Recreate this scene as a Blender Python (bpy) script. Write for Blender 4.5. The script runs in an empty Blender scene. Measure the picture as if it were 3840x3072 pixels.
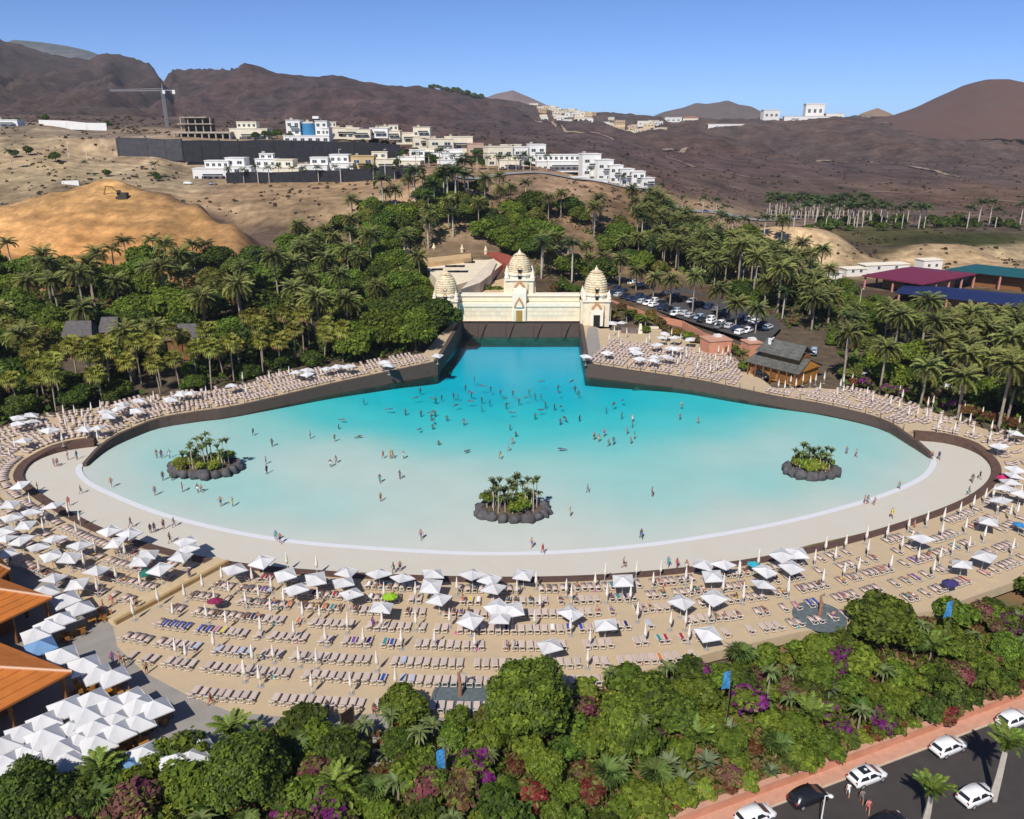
import bpy, bmesh, math, random
import numpy as np
from mathutils import Vector, Matrix, noise as mnoise
random.seed(7); np.random.seed(7)
R = math.radians
SC = bpy.context.scene
COL = SC.collection
# ------------------------------------------------------------------ camera
CAMH, TILT, FPX = 58.0, R(19.8), 3014.0
cam_data = bpy.data.cameras.new('camera')
cam_data.sensor_width = 36.0
cam_data.lens = 36.0 * FPX / 3840.0
cam_data.clip_start = 0.5
cam_data.clip_end = 20000.0
cam = bpy.data.objects.new('camera', cam_data)
COL.objects.link(cam)
cam.location = (0, 0, CAMH)
cam.rotation_euler = (R(90) - TILT, 0, 0)
SC.camera = cam
# ------------------------------------------------------------------ sky and sun
SUN_EL, SUN_AZ = R(46), R(21)          # light travels towards azimuth 21 deg right of +Y
world = bpy.data.worlds.new('World')
SC.world = world
world.use_nodes = True
_wn = world.node_tree.nodes; _wl = world.node_tree.links
_sky = _wn.new('ShaderNodeTexSky')
_sky.sky_type = 'NISHITA'
_sky.sun_disc = False
_sky.sun_elevation = SUN_EL
_sky.sun_rotation = R(180) + SUN_AZ
_sky.altitude = 1000
_sky.air_density = 0.45
_sky.dust_density = 0.8
_sky.ozone_density = 10.0
_wl.new(_sky.outputs['Color'], _wn['Background'].inputs['Color'])
_wn['Background'].inputs['Strength'].default_value = 0.12
sun_data = bpy.data.lights.new('sun', 'SUN')
sun_data.energy = 4.2
sun_data.angle = R(0.55)
sun_data.color = (1.0, 0.94, 0.84)
sun = bpy.data.objects.new('sun', sun_data)
COL.objects.link(sun)
sun.location = (-60, -120, 200)
_d = Vector((math.sin(SUN_AZ) * math.cos(SUN_EL), math.cos(SUN_AZ) * math.cos(SUN_EL), -math.sin(SUN_EL)))
sun.rotation_euler = _d.to_track_quat('-Z', 'Y').to_euler()
SC.view_settings.view_transform = 'Standard'
SC.view_settings.look = 'None'
SC.view_settings.exposure = 0.32
SC.view_settings.gamma = 1.0
SC.render.engine = 'CYCLES'
SC.cycles.max_bounces = 6
SC.cycles.diffuse_bounces = 3
SC.cycles.glossy_bounces = 2
SC.cycles.transmission_bounces = 2
SC.cycles.transparent_max_bounces = 12
SC.cycles.volume_bounces = 0
SC.cycles.use_denoising = True
SC.cycles.caustics_reflective = False
SC.cycles.caustics_refractive = False
# ------------------------------------------------------------------ photo measurements -> world
cT, sT = math.cos(TILT), math.sin(TILT)
def P(px, py, z=0.0):
    """where the line of sight measured in the photograph meets the level z"""
    u = (px - 1920.0) / FPX; v = (1536.0 - py) / FPX
    dy = cT + v * sT; dz = -sT + v * cT
    t = (z - CAMH) / dz
    return (u * t, dy * t, z)
def Q(px, py, Y):
    """the point seen at (px,py) that stands Y metres away"""
    u = (px - 1920.0) / FPX; v = (1536.0 - py) / FPX
    dy = cT + v * sT; dz = -sT + v * cT
    t = Y / dy
    return (u * t, Y, CAMH + dz * t)
def zat(py, Y):
    v = (1536.0 - py) / FPX
    return CAMH + Y * (-sT + v * cT) / (cT + v * sT)
# ------------------------------------------------------------------ levels near the pool
ZK = np.array([(0, .45), (128, .45), (134, .6), (139, 1.3), (148, 1.65), (164, 2.05), (177, 2.5), (186, 3.2), (222, 4.5), (232, 4.8), (300, 6.0), (900, 6.0)], float)
def zN(y):
    return float(np.interp(y, ZK[:, 0], ZK[:, 1]))
ROADZ = -5.0
RA, RB = P(2785, 3072, ROADZ), P(3840, 2672, ROADZ)
_rd = Vector((RB[0] - RA[0], RB[1] - RA[1])); _rd.normalize()
RDIR = (_rd.x, _rd.y); RNRM = (-_rd.y, _rd.x)      # normal points up the garden slope
def road_s(x, y):
    return (x - RA[0]) * RNRM[0] + (y - RA[1]) * RNRM[1]
def gz(x, y):
    s = road_s(x, y) + max(0.0, 14.0 - x) * .9
    if s < 0: return ROADZ
    z = zN(y)
    if s < 24 and y < 110:
        k = max(0.0, min(1.0, (s - 2.3) / 21.0))
        lo = ROADZ + 1.15 if s > 1.9 else ROADZ + .1
        return lo + (z - lo) * k
    return z
# ------------------------------------------------------------------ materials
MATS = {}
def srgb(r, g, b):
    f = lambda c: (c / 255 / 12.92) if c / 255 <= .04045 else ((c / 255 + .055) / 1.055) ** 2.4
    return (f(r), f(g), f(b))
def mat(name, col, rough=.8, var=0.0, scale=1.0, objvar=0.0, island=0.0, spec=.3, metal=0.0, trans=0.0, bump=0.0, col2=None, detail=4.0, huevar=0.0):
    if name in MATS: return MATS[name]
    m = bpy.data.materials.new(name); m.use_nodes = True
    n = m.node_tree.nodes; l = m.node_tree.links
    b = n['Principled BSDF']
    b.inputs['Roughness'].default_value = rough
    b.inputs['Metallic'].default_value = metal
    b.inputs['Specular IOR Level'].default_value = spec
    c = n.new('ShaderNodeRGB'); c.outputs[0].default_value = (*col, 1)
    out = c.outputs[0]
    tex = None
    if var > 0 or col2 or bump > 0:
        co = n.new('ShaderNodeTexCoord')
        tex = n.new('ShaderNodeTexNoise'); tex.inputs['Scale'].default_value = scale
        tex.inputs['Detail'].default_value = detail
        l.new(co.outputs['Object'], tex.inputs['Vector'])
    if col2:
        mx = n.new('ShaderNodeMix'); mx.data_type = 'RGBA'
        rp = n.new('ShaderNodeMapRange'); rp.inputs[1].default_value = .38; rp.inputs[2].default_value = .62
        l.new(tex.outputs['Fac'], rp.inputs[0]); l.new(rp.outputs[0], mx.inputs['Factor'])
        l.new(out, mx.inputs['A']); mx.inputs['B'].default_value = (*col2, 1)
        out = mx.outputs['Result']
    hsv = None
    if var > 0 or objvar > 0 or island > 0 or huevar > 0:
        hsv = n.new('ShaderNodeHueSaturation'); l.new(out, hsv.inputs['Color']); out = hsv.outputs[0]
        acc = None
        def add(src, amt, lo=0.0, hi=1.0):
            nonlocal acc
            rp = n.new('ShaderNodeMapRange'); rp.inputs[1].default_value = lo; rp.inputs[2].default_value = hi
            rp.inputs[3].default_value = 1 - amt; rp.inputs[4].default_value = 1 + amt
            l.new(src, rp.inputs[0])
            if acc is None: acc = rp.outputs[0]
            else:
                mu = n.new('ShaderNodeMath'); mu.operation = 'MULTIPLY'
                l.new(acc, mu.inputs[0]); l.new(rp.outputs[0], mu.inputs[1]); acc = mu.outputs[0]
        if var > 0: add(tex.outputs['Fac'], var, .3, .7)
        oi = None
        if objvar > 0 or huevar > 0:
            oi = n.new('ShaderNodeObjectInfo')
            if objvar > 0: add(oi.outputs['Random'], objvar)
        if island > 0:
            ge = n.new('ShaderNodeNewGeometry'); add(ge.outputs['Random Per Island'], island)
        if acc is not None: l.new(acc, hsv.inputs['Value'])
        if huevar > 0:
            rp = n.new('ShaderNodeMapRange'); rp.inputs[3].default_value = .5 - huevar; rp.inputs[4].default_value = .5 + huevar
            wn = n.new('ShaderNodeMath'); wn.operation = 'FRACT'
            mu = n.new('ShaderNodeMath'); mu.operation = 'MULTIPLY'; mu.inputs[1].default_value = 7.31
            l.new(oi.outputs['Random'], mu.inputs[0]); l.new(mu.outputs[0], wn.inputs[0]); l.new(wn.outputs[0], rp.inputs[0])
            l.new(rp.outputs[0], hsv.inputs['Hue'])
    l.new(out, b.inputs['Base Color'])
    if bump > 0:
        bp = n.new('ShaderNodeBump'); bp.inputs['Strength'].default_value = bump; bp.inputs['Distance'].default_value = .1
        l.new(tex.outputs['Fac'], bp.inputs['Height']); l.new(bp.outputs[0], b.inputs['Normal'])
    if trans > 0:
        tr = n.new('ShaderNodeBsdfTranslucent'); l.new(out, tr.inputs['Color'])
        ms = n.new('ShaderNodeMixShader'); ms.inputs[0].default_value = trans
        l.new(b.outputs[0], ms.inputs[1]); l.new(tr.outputs[0], ms.inputs[2])
        l.new(ms.outputs[0], n['Material Output'].inputs['Surface'])
    MATS[name] = m
    return m
# ------------------------------------------------------------------ object helpers
def tag(o, label=None, cat=None, group=None, kind=None):
    if label: o['label'] = label
    if cat: o['category'] = cat
    if group: o['group'] = group
    if kind: o['kind'] = kind
    return o
def empty(name, loc=(0, 0, 0), rz=0.0, scale=None):
    o = bpy.data.objects.new(name, None); COL.objects.link(o)
    o.empty_display_size = .5
    o.location = loc; o.rotation_euler = (0, 0, rz)
    if scale is not None: o.scale = scale if hasattr(scale, '__len__') else (scale,) * 3
    return o
def link(name, me, parent=None, loc=None, rz=None):
    o = bpy.data.objects.new(name, me); COL.objects.link(o)
    if parent is not None: o.parent = parent
    if loc is not None: o.location = loc
    if rz is not None: o.rotation_euler = (0, 0, rz)
    return o
class MB:
    """collects shapes, builds ONE mesh"""
    def __init__(s): s.v = []; s.f = []; s.m = []
    def add(s, vs, fs, mi=0):
        b = len(s.v); s.v += [tuple(v) for v in vs]; s.f += [tuple(i + b for i in f) for f in fs]; s.m += [mi] * len(fs); return s
    def box(s, c, d, rz=0.0, mi=0, taper=1.0):
        x, y, z = c; a, b, h = d[0] / 2, d[1] / 2, d[2] / 2
        cs, sn = math.cos(rz), math.sin(rz); vs = []
        for k, t in ((-h, 1.0), (h, taper)):
            for i, j in ((-a, -b), (a, -b), (a, b), (-a, b)):
                i *= t; j *= t
                vs.append((x + i * cs - j * sn, y + i * sn + j * cs, z + k))
        return s.add(vs, [(3, 2, 1, 0), (4, 5, 6, 7), (0, 1, 5, 4), (1, 2, 6, 5), (2, 3, 7, 6), (3, 0, 4, 7)], mi)
    def tube(s, pts, rads, n=6, mi=0, cap=True):
        vs = []; fs = []; pts = [Vector(p) for p in pts]
        for i, p in enumerate(pts):
            d = (pts[min(i + 1, len(pts) - 1)] - pts[max(i - 1, 0)])
            d = d.normalized() if d.length > 1e-9 else Vector((0, 0, 1))
            u = d.orthogonal().normalized() if abs(d.z) < .9 else Vector((1, 0, 0)).cross(d).normalized()
            w = d.cross(u)
            r = rads[i] if hasattr(rads, '__len__') else rads
            for k in range(n):
                a = 2 * math.pi * k / n
                vs.append(p + u * (math.cos(a) * r) + w * (math.sin(a) * r))
        for i in range(len(pts) - 1):
            for k in range(n):
                k2 = (k + 1) % n
                fs.append((i * n + k, i * n + k2, (i + 1) * n + k2, (i + 1) * n + k))
        if cap:
            fs.append(tuple(range(n - 1, -1, -1))); fs.append(tuple((len(pts) - 1) * n + k for k in range(n)))
        return s.add(vs, fs, mi)
    def lathe(s, prof, n=12, c=(0, 0, 0), mi=0, ph=0.0, sq=1.0):
        vs = []; fs = []
        for r, z in prof:
            for k in range(n):
                a = 2 * math.pi * k / n + ph
                vs.append((c[0] + r * math.cos(a), c[1] + r * math.sin(a) * sq, c[2] + z))
        for i in range(len(prof) - 1):
            for k in range(n):
                k2 = (k + 1) % n
                fs.append((i * n + k, i * n + k2, (i + 1) * n + k2, (i + 1) * n + k))
        fs.append(tuple(range(n - 1, -1, -1))); fs.append(tuple((len(prof) - 1) * n + k for k in range(n)))
        return s.add(vs, fs, mi)
    def prism(s, poly, z0, z1, mi=0):
        n = len(poly)
        g = (lambda z, i: z[i]) if hasattr(z0, '__len__') else (lambda z, i: z)
        vs = [(p[0], p[1], z0[i] if hasattr(z0, '__len__') else z0) for i, p in enumerate(poly)] + [(p[0], p[1], z1[i] if hasattr(z1, '__len__') else z1) for i, p in enumerate(poly)]
        fs = [tuple(range(n - 1, -1, -1)), tuple(range(n, 2 * n))] + [(i, (i + 1) % n, n + (i + 1) % n, n + i) for i in range(n)]
        return s.add(vs, fs, mi)
    def poly(s, vs, mi=0): return s.add(vs, [tuple(range(len(vs)))], mi)
    def mesh(s, name, mats, smooth=False):
        me = bpy.data.meshes.new(name); me.from_pydata(s.v, [], s.f)
        for m in (mats if isinstance(mats, (list, tuple)) else [mats]): me.materials.append(m)
        if any(s.m): me.polygons.foreach_set('material_index', s.m)
        if smooth: me.polygons.foreach_set('use_smooth', [True] * len(s.f))
        me.update(); return me
    def build(s, name, mats, parent=None, loc=None, rz=None, smooth=False):
        return link(name, s.mesh(name, mats, smooth), parent, loc, rz)
def fix_normals(o):
    bm = bmesh.new(); bm.from_mesh(o.data); bmesh.ops.recalc_face_normals(bm, faces=bm.faces); bm.to_mesh(o.data); bm.free(); return o
def np_mesh(name, verts, quads, mats, smooth=False):
    verts = np.asarray(verts, np.float32); quads = np.asarray(quads, np.int32)
    me = bpy.data.meshes.new(name)
    nv, nf, k = len(verts), len(quads), quads.shape[1]
    me.vertices.add(nv); me.vertices.foreach_set('co', verts.ravel())
    me.loops.add(nf * k); me.loops.foreach_set('vertex_index', quads.ravel())
    me.polygons.add(nf); me.polygons.foreach_set('loop_start', np.arange(0, nf * k, k, dtype=np.int32))
    me.polygons.foreach_set('loop_total', np.full(nf, k, np.int32))
    for m in (mats if isinstance(mats, (list, tuple)) else [mats]): me.materials.append(m)
    if smooth: me.polygons.foreach_set('use_smooth', np.ones(nf, bool))
    me.update(calc_edges=True); me.validate(); return me
def copy_tree(o, parent=None):
    c = o.copy(); COL.objects.link(c); c.parent = parent
    for ch in o.children:
        copy_tree(ch, c)
    return c
def inpoly(x, y, poly):
    r = False; n = len(poly); j = n - 1
    for i in range(n):
        xi, yi = poly[i][0], poly[i][1]; xj, yj = poly[j][0], poly[j][1]
        if (yi > y) != (yj > y) and x < (xj - xi) * (y - yi) / (yj - yi) + xi: r = not r
        j = i
    return r
def smooth_line(pts, step=1.5):
    """Catmull-Rom through points (2D/3D), resampled"""
    pts = [Vector(p) for p in pts]; out = []
    for i in range(len(pts) - 1):
        p0 = pts[max(i - 1, 0)]; p1 = pts[i]; p2 = pts[i + 1]; p3 = pts[min(i + 2, len(pts) - 1)]
        n = max(2, int((p2 - p1).length / step))
        for k in range(n):
            t = k / n
            out.append(.5 * ((2 * p1) + (p2 - p0) * t + (2 * p0 - 5 * p1 + 4 * p2 - p3) * t * t + (3 * p1 - p0 - 3 * p2 + p3) * t ** 3))
    out.append(pts[-1]); return out
def sheet(name, poly, zf, mats, off=0.0, cuts=None, thick=0.0):
    """level-following sheet over a polygon; zf(y) is piecewise linear between the knots"""
    bm = bmesh.new()
    vs = [bm.verts.new((p[0], p[1], 0)) for p in poly]
    bm.faces.new(vs)
    bmesh.ops.triangulate(bm, faces=bm.faces[:])
    for yk in (ZK[:, 0] if cuts is None else cuts):
        bmesh.ops.bisect_plane(bm, geom=bm.verts[:] + bm.edges[:] + bm.faces[:], plane_co=(0, yk, 0), plane_no=(0, 1, 0))
    bmesh.ops.triangulate(bm, faces=bm.faces[:])
    for v in bm.verts: v.co.z = zf(v.co.y) + off
    bmesh.ops.recalc_face_normals(bm, faces=bm.faces)
    if bm.faces and sum(f.normal.z for f in bm.faces) < 0: bmesh.ops.reverse_faces(bm, faces=bm.faces)
    if thick > 0:
        be = [e for e in bm.edges if e.is_boundary]
        r_ = bmesh.ops.extrude_edge_only(bm, edges=be)
        for v in [g for g in r_['geom'] if isinstance(g, bmesh.types.BMVert)]: v.co.z -= thick
    me = bpy.data.meshes.new(name); bm.to_mesh(me); bm.free()
    me.materials.append(mats)
    return link(name, me)
def ribbon(name, L, Rr, zf, mats, off=0.0):
    """strip between two lines of equal length"""
    mb = MB(); n = len(L)
    vs = [(p[0], p[1], zf(p[1]) + off) for p in L] + [(p[0], p[1], zf(p[1]) + off) for p in Rr]
    mb.add(vs, [(i, i + 1, n + i + 1, n + i) for i in range(n - 1)])
    return fix_up(mb.build(name, mats))
def fix_up(o):
    me = o.data
    if sum(p.normal.z * p.area for p in me.polygons) < 0: me.flip_normals()
    return o
def offset_line(L, d):
    out = []
    for i, p in enumerate(L):
        a = L[max(i - 1, 0)]; b = L[min(i + 1, len(L) - 1)]
        t = Vector((b[0] - a[0], b[1] - a[1])); t.normalize()
        out.append(Vector((p[0] - t.y * d, p[1] + t.x * d, p[2] if len(p) > 2 else 0)))
    return out
# ================================================================== SETTING
M_sand = mat('sand', (.50, .395, .265), .95, var=.17, scale=.5, col2=(.425, .325, .21), bump=.8, detail=14)
M_deck = mat('deck_concrete', (.56, .53, .465), .7, var=.08, scale=.16, col2=(.505, .47, .405), detail=12)
M_drain = mat('drain_white', (.63, .64, .67), .5, var=.03, scale=2)
M_kerb = mat('kerb_brown', (.10, .058, .045), .8, var=.2, scale=1.5)
M_wall = mat('pool_wall_brown', (.10, .068, .055), .85, var=.25, scale=.8, bump=.4, col2=(.078, .054, .045))
M_path = mat('path_grey', (.265, .245, .225), .9, var=.08, scale=.5)
M_soil = mat('garden_soil', (.095, .07, .045), .95, var=.3, scale=.4)
M_bark_mulch = mat('terracotta_soil', (.36, .19, .10), .95, var=.2, scale=.5)
M_asphalt = mat('asphalt', (.050, .043, .041), .9, var=.12, scale=.6)
M_lot = mat('car_park_asphalt', (.065, .06, .06), .9, var=.12, scale=.3)
M_salmon = mat('salmon_wall', (.52, .235, .15), .85, var=.10, scale=.7)
M_salmon2 = mat('salmon_paving', (.50, .27, .19), .85, var=.1, scale=1.2)
M_kerbpale = mat('pale_kerb', (.52, .42, .31), .85, var=.08, scale=1)
M_floor = mat('pool_floor', (.60, .595, .575), .8, var=.03, scale=.15)

SHORE = [P(*p)[:2] for p in [(318, 1742), (306, 1760), (335, 1802), (420, 1848), (640, 1932), (1000, 2012), (1400, 2052), (1900, 2072), (2400, 2042), (2900, 1962), (3250, 1872), (3430, 1800), (3484, 1750), (3487, 1716)]]
KERB = [P(*p, .1)[:2] for p in [(355, 1676), (300, 1682), (210, 1700), (120, 1738), (88, 1785), (105, 1815), (170, 1868), (300, 1945), (420, 2000), (640, 2068), (830, 2108), (1100, 2140), (1500, 2163), (1920, 2172), (2300, 2160), (2700, 2120), (3000, 2068), (3300, 1990), (3550, 1905), (3670, 1840), (3716, 1780), (3700, 1730), (3640, 1690), (3540, 1662), (3428, 1652)]]
LWALL = [P(*p)[:2] for p in [(326, 1749), (370, 1708), (417, 1678), (500, 1640), (600, 1603), (750, 1578), (900, 1556), (1300, 1468), (1642, 1406)]]
RWALL = [P(*p)[:2] for p in [(2195, 1412), (2350, 1432), (2600, 1464), (2900, 1522), (3087, 1553), (3292, 1603), (3401, 1664), (3480, 1716)]]
BACKL, BACKR = P(1735, 1262)[:2], P(2170, 1262)[:2]
def v2(l): return [Vector((p[0], p[1], 0)) for p in l]
shore = smooth_line(v2(SHORE)); kerb = smooth_line(v2(KERB))
lwall = smooth_line(v2(LWALL), 2.0); rwall = smooth_line(v2(RWALL), 2.0)
drain_o = offset_line(shore, -1.0)
kerb_o = offset_line(kerb, -1.5)
_t = sum((b - a).length for a, b in zip(kerb, kerb[1:]))
# which side is outwards?
if (drain_o[len(drain_o) // 2] - shore[len(shore) // 2]).y > 0: drain_o = offset_line(shore, 1.0)
if (kerb_o[len(kerb_o) // 2] - kerb[len(kerb) // 2]).y > 0: kerb_o = offset_line(kerb, 1.5); KS = 1
else: KS = -1
lw_b = offset_line(lwall, .7); rw_b = offset_line(rwall, .7)       # outer (terrace) faces
if lw_b[len(lw_b) // 2].x > lwall[len(lwall) // 2].x: lw_b = offset_line(lwall, -.7)
if rw_b[len(rw_b) // 2].y < rwall[len(rwall) // 2].y: rw_b = offset_line(rwall, -.7)

# ---- pool floor: depth field measured from the tint of the water
DEP = [(1950, 1280, 2.5), (1760, 1300, 2.5), (2150, 1300, 2.5), (1950, 1400, 2.3), (1700, 1420, 2.1), (2170, 1420, 2.1), (1950, 1450, 1.9), (1500, 1470, 1.35), (1950, 1520, 1.25), (2300, 1475, 1.5), (2600, 1500, 1.0),
       (1300, 1540, .75), (1950, 1600, .75), (1600, 1560, .95), (2250, 1560, .95), (2500, 1560, .7), (1700, 1650, .40), (2300, 1650, .46), (2700, 1600, .42), (1000, 1620, .22), (1300, 1690, .09), (1700, 1750, .10), (2100, 1750, .18), (2500, 1720, .22),
       (2900, 1650, .07), (2700, 1690, .10), (3100, 1640, .22), (750, 1650, .10), (620, 1720, .30), (500, 1740, .12), (600, 1850, .30), (900, 1890, .34), (800, 1800, .28), (1200, 1930, .28), (1500, 1870, .12), (1700, 1850, .05), (2000, 1830, .10), (2300, 1800, .22), (2500, 1880, .28),
       (2900, 1830, .36), (3200, 1800, .36), (3300, 1700, .30), (3420, 1780, .15), (1920, 1990, .05), (1500, 1980, .10), (2400, 1980, .16), (1200, 1760, .05), (1000, 1730, .07), (1450, 1780, .05)]
_dp = np.array([(*P(p[0], p[1])[:2], p[2] * (1.35 if p[2] < .45 and p[2] > .15 else 1.15) + .02) for p in DEP] + [(p.x, p.y, .015) for p in shore[::3]])
def depth(x, y):
    d2 = (_dp[:, 0] - x) ** 2 + (_dp[:, 1] - y) ** 2 + 80.0
    w = d2 ** -2.0
    return float((w * _dp[:, 2]).sum() / w.sum())
POOLP = [(p.x, p.y) for p in shore] + [(p.x, p.y) for p in reversed(rwall)][0:] + [BACKR, BACKL] + [(p.x, p.y) for p in reversed(lwall)]
def grid_fill(name, poly, step, zfun, m, smooth=True):
    bm = bmesh.new()
    bm.faces.new([bm.verts.new((p[0], p[1], 0)) for p in poly])
    bmesh.ops.triangulate(bm, faces=bm.faces[:])
    xs = [p[0] for p in poly]; ys = [p[1] for p in poly]
    y = min(ys) + step
    while y < max(ys):
        bmesh.ops.bisect_plane(bm, geom=bm.verts[:] + bm.edges[:] + bm.faces[:], plane_co=(0, y, 0), plane_no=(0, 1, 0)); y += step
    x = min(xs) + step
    while x < max(xs):
        bmesh.ops.bisect_plane(bm, geom=bm.verts[:] + bm.edges[:] + bm.faces[:], plane_co=(x, 0, 0), plane_no=(1, 0, 0)); x += step
    bmesh.ops.remove_doubles(bm, verts=bm.verts[:], dist=.001)
    for v in bm.verts: v.co.z = zfun(v.co.x, v.co.y)
    me = bpy.data.meshes.new(name); bm.to_mesh(me); bm.free(); me.materials.append(m)
    if smooth: me.polygons.foreach_set('use_smooth', [True] * len(me.polygons))
    return fix_up(link(name, me))
floor_o = grid_fill('pool_floor', POOLP, 4.0, lambda x, y: -depth(x, y), M_floor)
tag(floor_o, kind='structure')
# ---- water: a real body of clear water that takes its tint from its depth
mw = bpy.data.materials.new('water'); mw.use_nodes = True
n = mw.node_tree.nodes; l = mw.node_tree.links; n.clear()
o_ = n.new('ShaderNodeOutputMaterial'); tr = n.new('ShaderNodeBsdfTransparent'); gl = n.new('ShaderNodeBsdfGlossy'); gl.inputs['Roughness'].default_value = .22
fr = n.new('ShaderNodeFresnel'); fr.inputs['IOR'].default_value = 1.24
mx = n.new('ShaderNodeMixShader'); l.new(fr.outputs[0], mx.inputs[0]); l.new(tr.outputs[0], mx.inputs[1]); l.new(gl.outputs[0], mx.inputs[2]); l.new(mx.outputs[0], o_.inputs['Surface'])
tc = n.new('ShaderNodeTexCoord'); nz = n.new('ShaderNodeTexNoise'); nz.inputs['Scale'].default_value = .8; nz.inputs['Detail'].default_value = 6
bp = n.new('ShaderNodeBump'); bp.inputs['Strength'].default_value = .5; bp.inputs['Distance'].default_value = .14
l.new(tc.outputs['Object'], nz.inputs['Vector']); l.new(nz.outputs['Fac'], bp.inputs['Height']); l.new(bp.outputs[0], gl.inputs['Normal']); l.new(bp.outputs[0], fr.inputs['Normal'])
ab = n.new('ShaderNodeVolumeAbsorption'); ab.inputs['Color'].default_value = (.0, .945, .999, 1); ab.inputs['Density'].default_value = .60
l.new(ab.outputs[0], o_.inputs['Volume'])
wb = MB(); wb.prism([(p[0], p[1]) for p in POOLP], -4.0, 0.0)
wo = wb.build('water', mw); fix_normals(wo); tag(wo, kind='structure')
# ---- deck, drain, kerb
DECKP = [(p.x, p.y) for p in kerb] + [(rwall[-1].x + .4, rwall[-1].y + .5)] + [(p.x, p.y) for p in reversed(shore)] + [(lwall[0].x - .5, lwall[0].y + .6)]
def resample(L, n_):
    L = [Vector((p[0], p[1], 0)) for p in L]; d = [0]
    for a, b in zip(L, L[1:]): d.append(d[-1] + (b - a).length)
    return [Vector((float(np.interp(t, d, [p.x for p in L])), float(np.interp(t, d, [p.y for p in L])), 0)) for t in np.linspace(0, d[-1], n_)]
_si = [Vector((lwall[0].x - .3, lwall[0].y + .4, 0))] + shore + [Vector((rwall[-1].x + .3, rwall[-1].y + .4, 0))]
_ko = offset_line(kerb, KS * .4)
_mid = [Vector((lwall[4].x - .2, lwall[4].y, 0)), Vector((lwall[2].x - .2, lwall[2].y, 0))] + _si + [Vector((rwall[-3].x + .2, rwall[-3].y, 0)), Vector((rwall[-6].x + .2, rwall[-6].y, 0))]
_a = resample(_mid, 160); _b2 = resample(_ko, 160)
# pair every kerb point with the nearest shore point so the sheet never folds
_pair = []; j = 0
for q in _b2:
    while j < len(_a) - 1 and (_a[j + 1] - q).length <= (_a[j] - q).length: j += 1
    _pair.append(_a[j])
tag(ribbon('pool_deck', _pair, _b2, lambda y: .09, M_deck), kind='structure')
tag(ribbon('drain_channel', shore, drain_o, lambda y: .10, M_drain), kind='structure')
mb = MB(); nK = len(kerb)
vs = []
for a, b in zip(kerb, kerb_o):
    zt = zN(b.y) + .16
    vs += [(a.x, a.y, .02), (a.x, a.y, max(.42, zt - .12)), (b.x, b.y, zt), (b.x, b.y, zt - .6)]
mb.add(vs, [(i * 4 + k, i * 4 + k + 1, i * 4 + k + 5, i * 4 + k + 4) for i in range(nK - 1) for k in range(3)])
tag(fix_normals(mb.build('kerb', M_kerb)), kind='structure')
# ---- beach and terraces
OUT_R = [P(*p, zN(200))[:2] for p in [(2250, 1240), (2450, 1236), (2560, 1262), (2690, 1312)]] + [P(*p, 3.2)[:2] for p in [(2800, 1365), (2900, 1440), (3060, 1440)]] + [P(*p, 2.5)[:2] for p in [(3250, 1462), (3420, 1510), (3600, 1565), (3840, 1632), (4000, 1675)]]
BOT = [P(*p, .45)[:2] for p in [(4350, 1850), (4300, 2200), (3840, 2170), (3500, 2290), (3000, 2370), (2700, 2440), (2400, 2520), (2050, 2620), (1800, 2680), (1650, 2690), (1400, 2675), (1100, 2690), (870, 2670), (700, 2605), (540, 2520), (440, 2425), (425, 2350), (330, 2260), (250, 2200), (150, 2150), (0, 2110), (-250, 2060), (-600, 1900)]]
OUT_L = [P(*p, 1.0)[:2] for p in [(-400, 1660), (-60, 1645), (60, 1600)]] + [P(*p, 2.0)[:2] for p in [(140, 1565), (300, 1540), (500, 1500)]] + [P(*p, 2.7)[:2] for p in [(850, 1452), (1100, 1398)]] + [P(*p, 3.6)[:2] for p in [(1300, 1370), (1450, 1348)]] + [P(*p, 4.3)[:2] for p in [(1590, 1312), (1650, 1250), (1690, 1220)]]
lk = min(range(len(lw_b)), key=lambda i: (lw_b[i] - kerb_o[0]).length)
rk = min(range(len(rw_b)), key=lambda i: (rw_b[i] - kerb_o[-1]).length)
BEACH = [(BACKL[0] - .7, BACKL[1])] + [(p.x, p.y) for p in list(reversed(lw_b))[:len(lw_b) - lk]] + [(p.x, p.y) for p in kerb_o] + [(p.x, p.y) for p in list(reversed(rw_b))[len(rw_b) - 1 - rk:]] + [(BACKR[0] + .7, BACKR[1])] + OUT_R + BOT + OUT_L
tag(sheet('beach_sand', BEACH, zN, M_sand, off=.02, thick=1.3), kind='structure')
PATHP = [P(*p, .4)[:2] for p in [(425, 2300), (700, 2500), (1100, 2600), (1900, 2580), (1900, 2800), (1300, 2900), (600, 3072), (-400, 3072), (-400, 2040), (200, 2150)]]
tag(sheet('paved_path', PATHP, lambda y: .45, M_path, off=-.03, cuts=[]), kind='structure')
# ---- pool walls with coping posts handled later
def pool_wall(name, line, back, tip_first, label):
    root = empty(name, (line[0].x, line[0].y, 0)); L = root.location
    mb = MB(); n_ = len(line); vs = []; tops = []
    for i, (a, b) in enumerate(zip(line, back)):
        d = (a - (line[0] if tip_first else line[-1])).length
        zt = max(.55 + min(1.2, d * .11), zN(b.y) + .12) if d < 16 else zN(b.y) + .12
        tops.append(zt)
        vs += [(a.x - L.x, a.y - L.y, -3), (a.x - L.x, a.y - L.y, zt), (b.x - L.x, b.y - L.y, zt), (b.x - L.x, b.y - L.y, -.5)]
    fs = [(i * 4 + k, i * 4 + k + 1, i * 4 + k + 5, i * 4 + k + 4) for i in range(n_ - 1) for k in range(3)]
    fs += [(0, 1, 2, 3), tuple((n_ - 1) * 4 + k for k in (3, 2, 1, 0))]
    mb.add(vs, fs)
    fix_normals(mb.build('wall_face', M_wall, root))
    tag(root, label, 'wall')
    return tops
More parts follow.
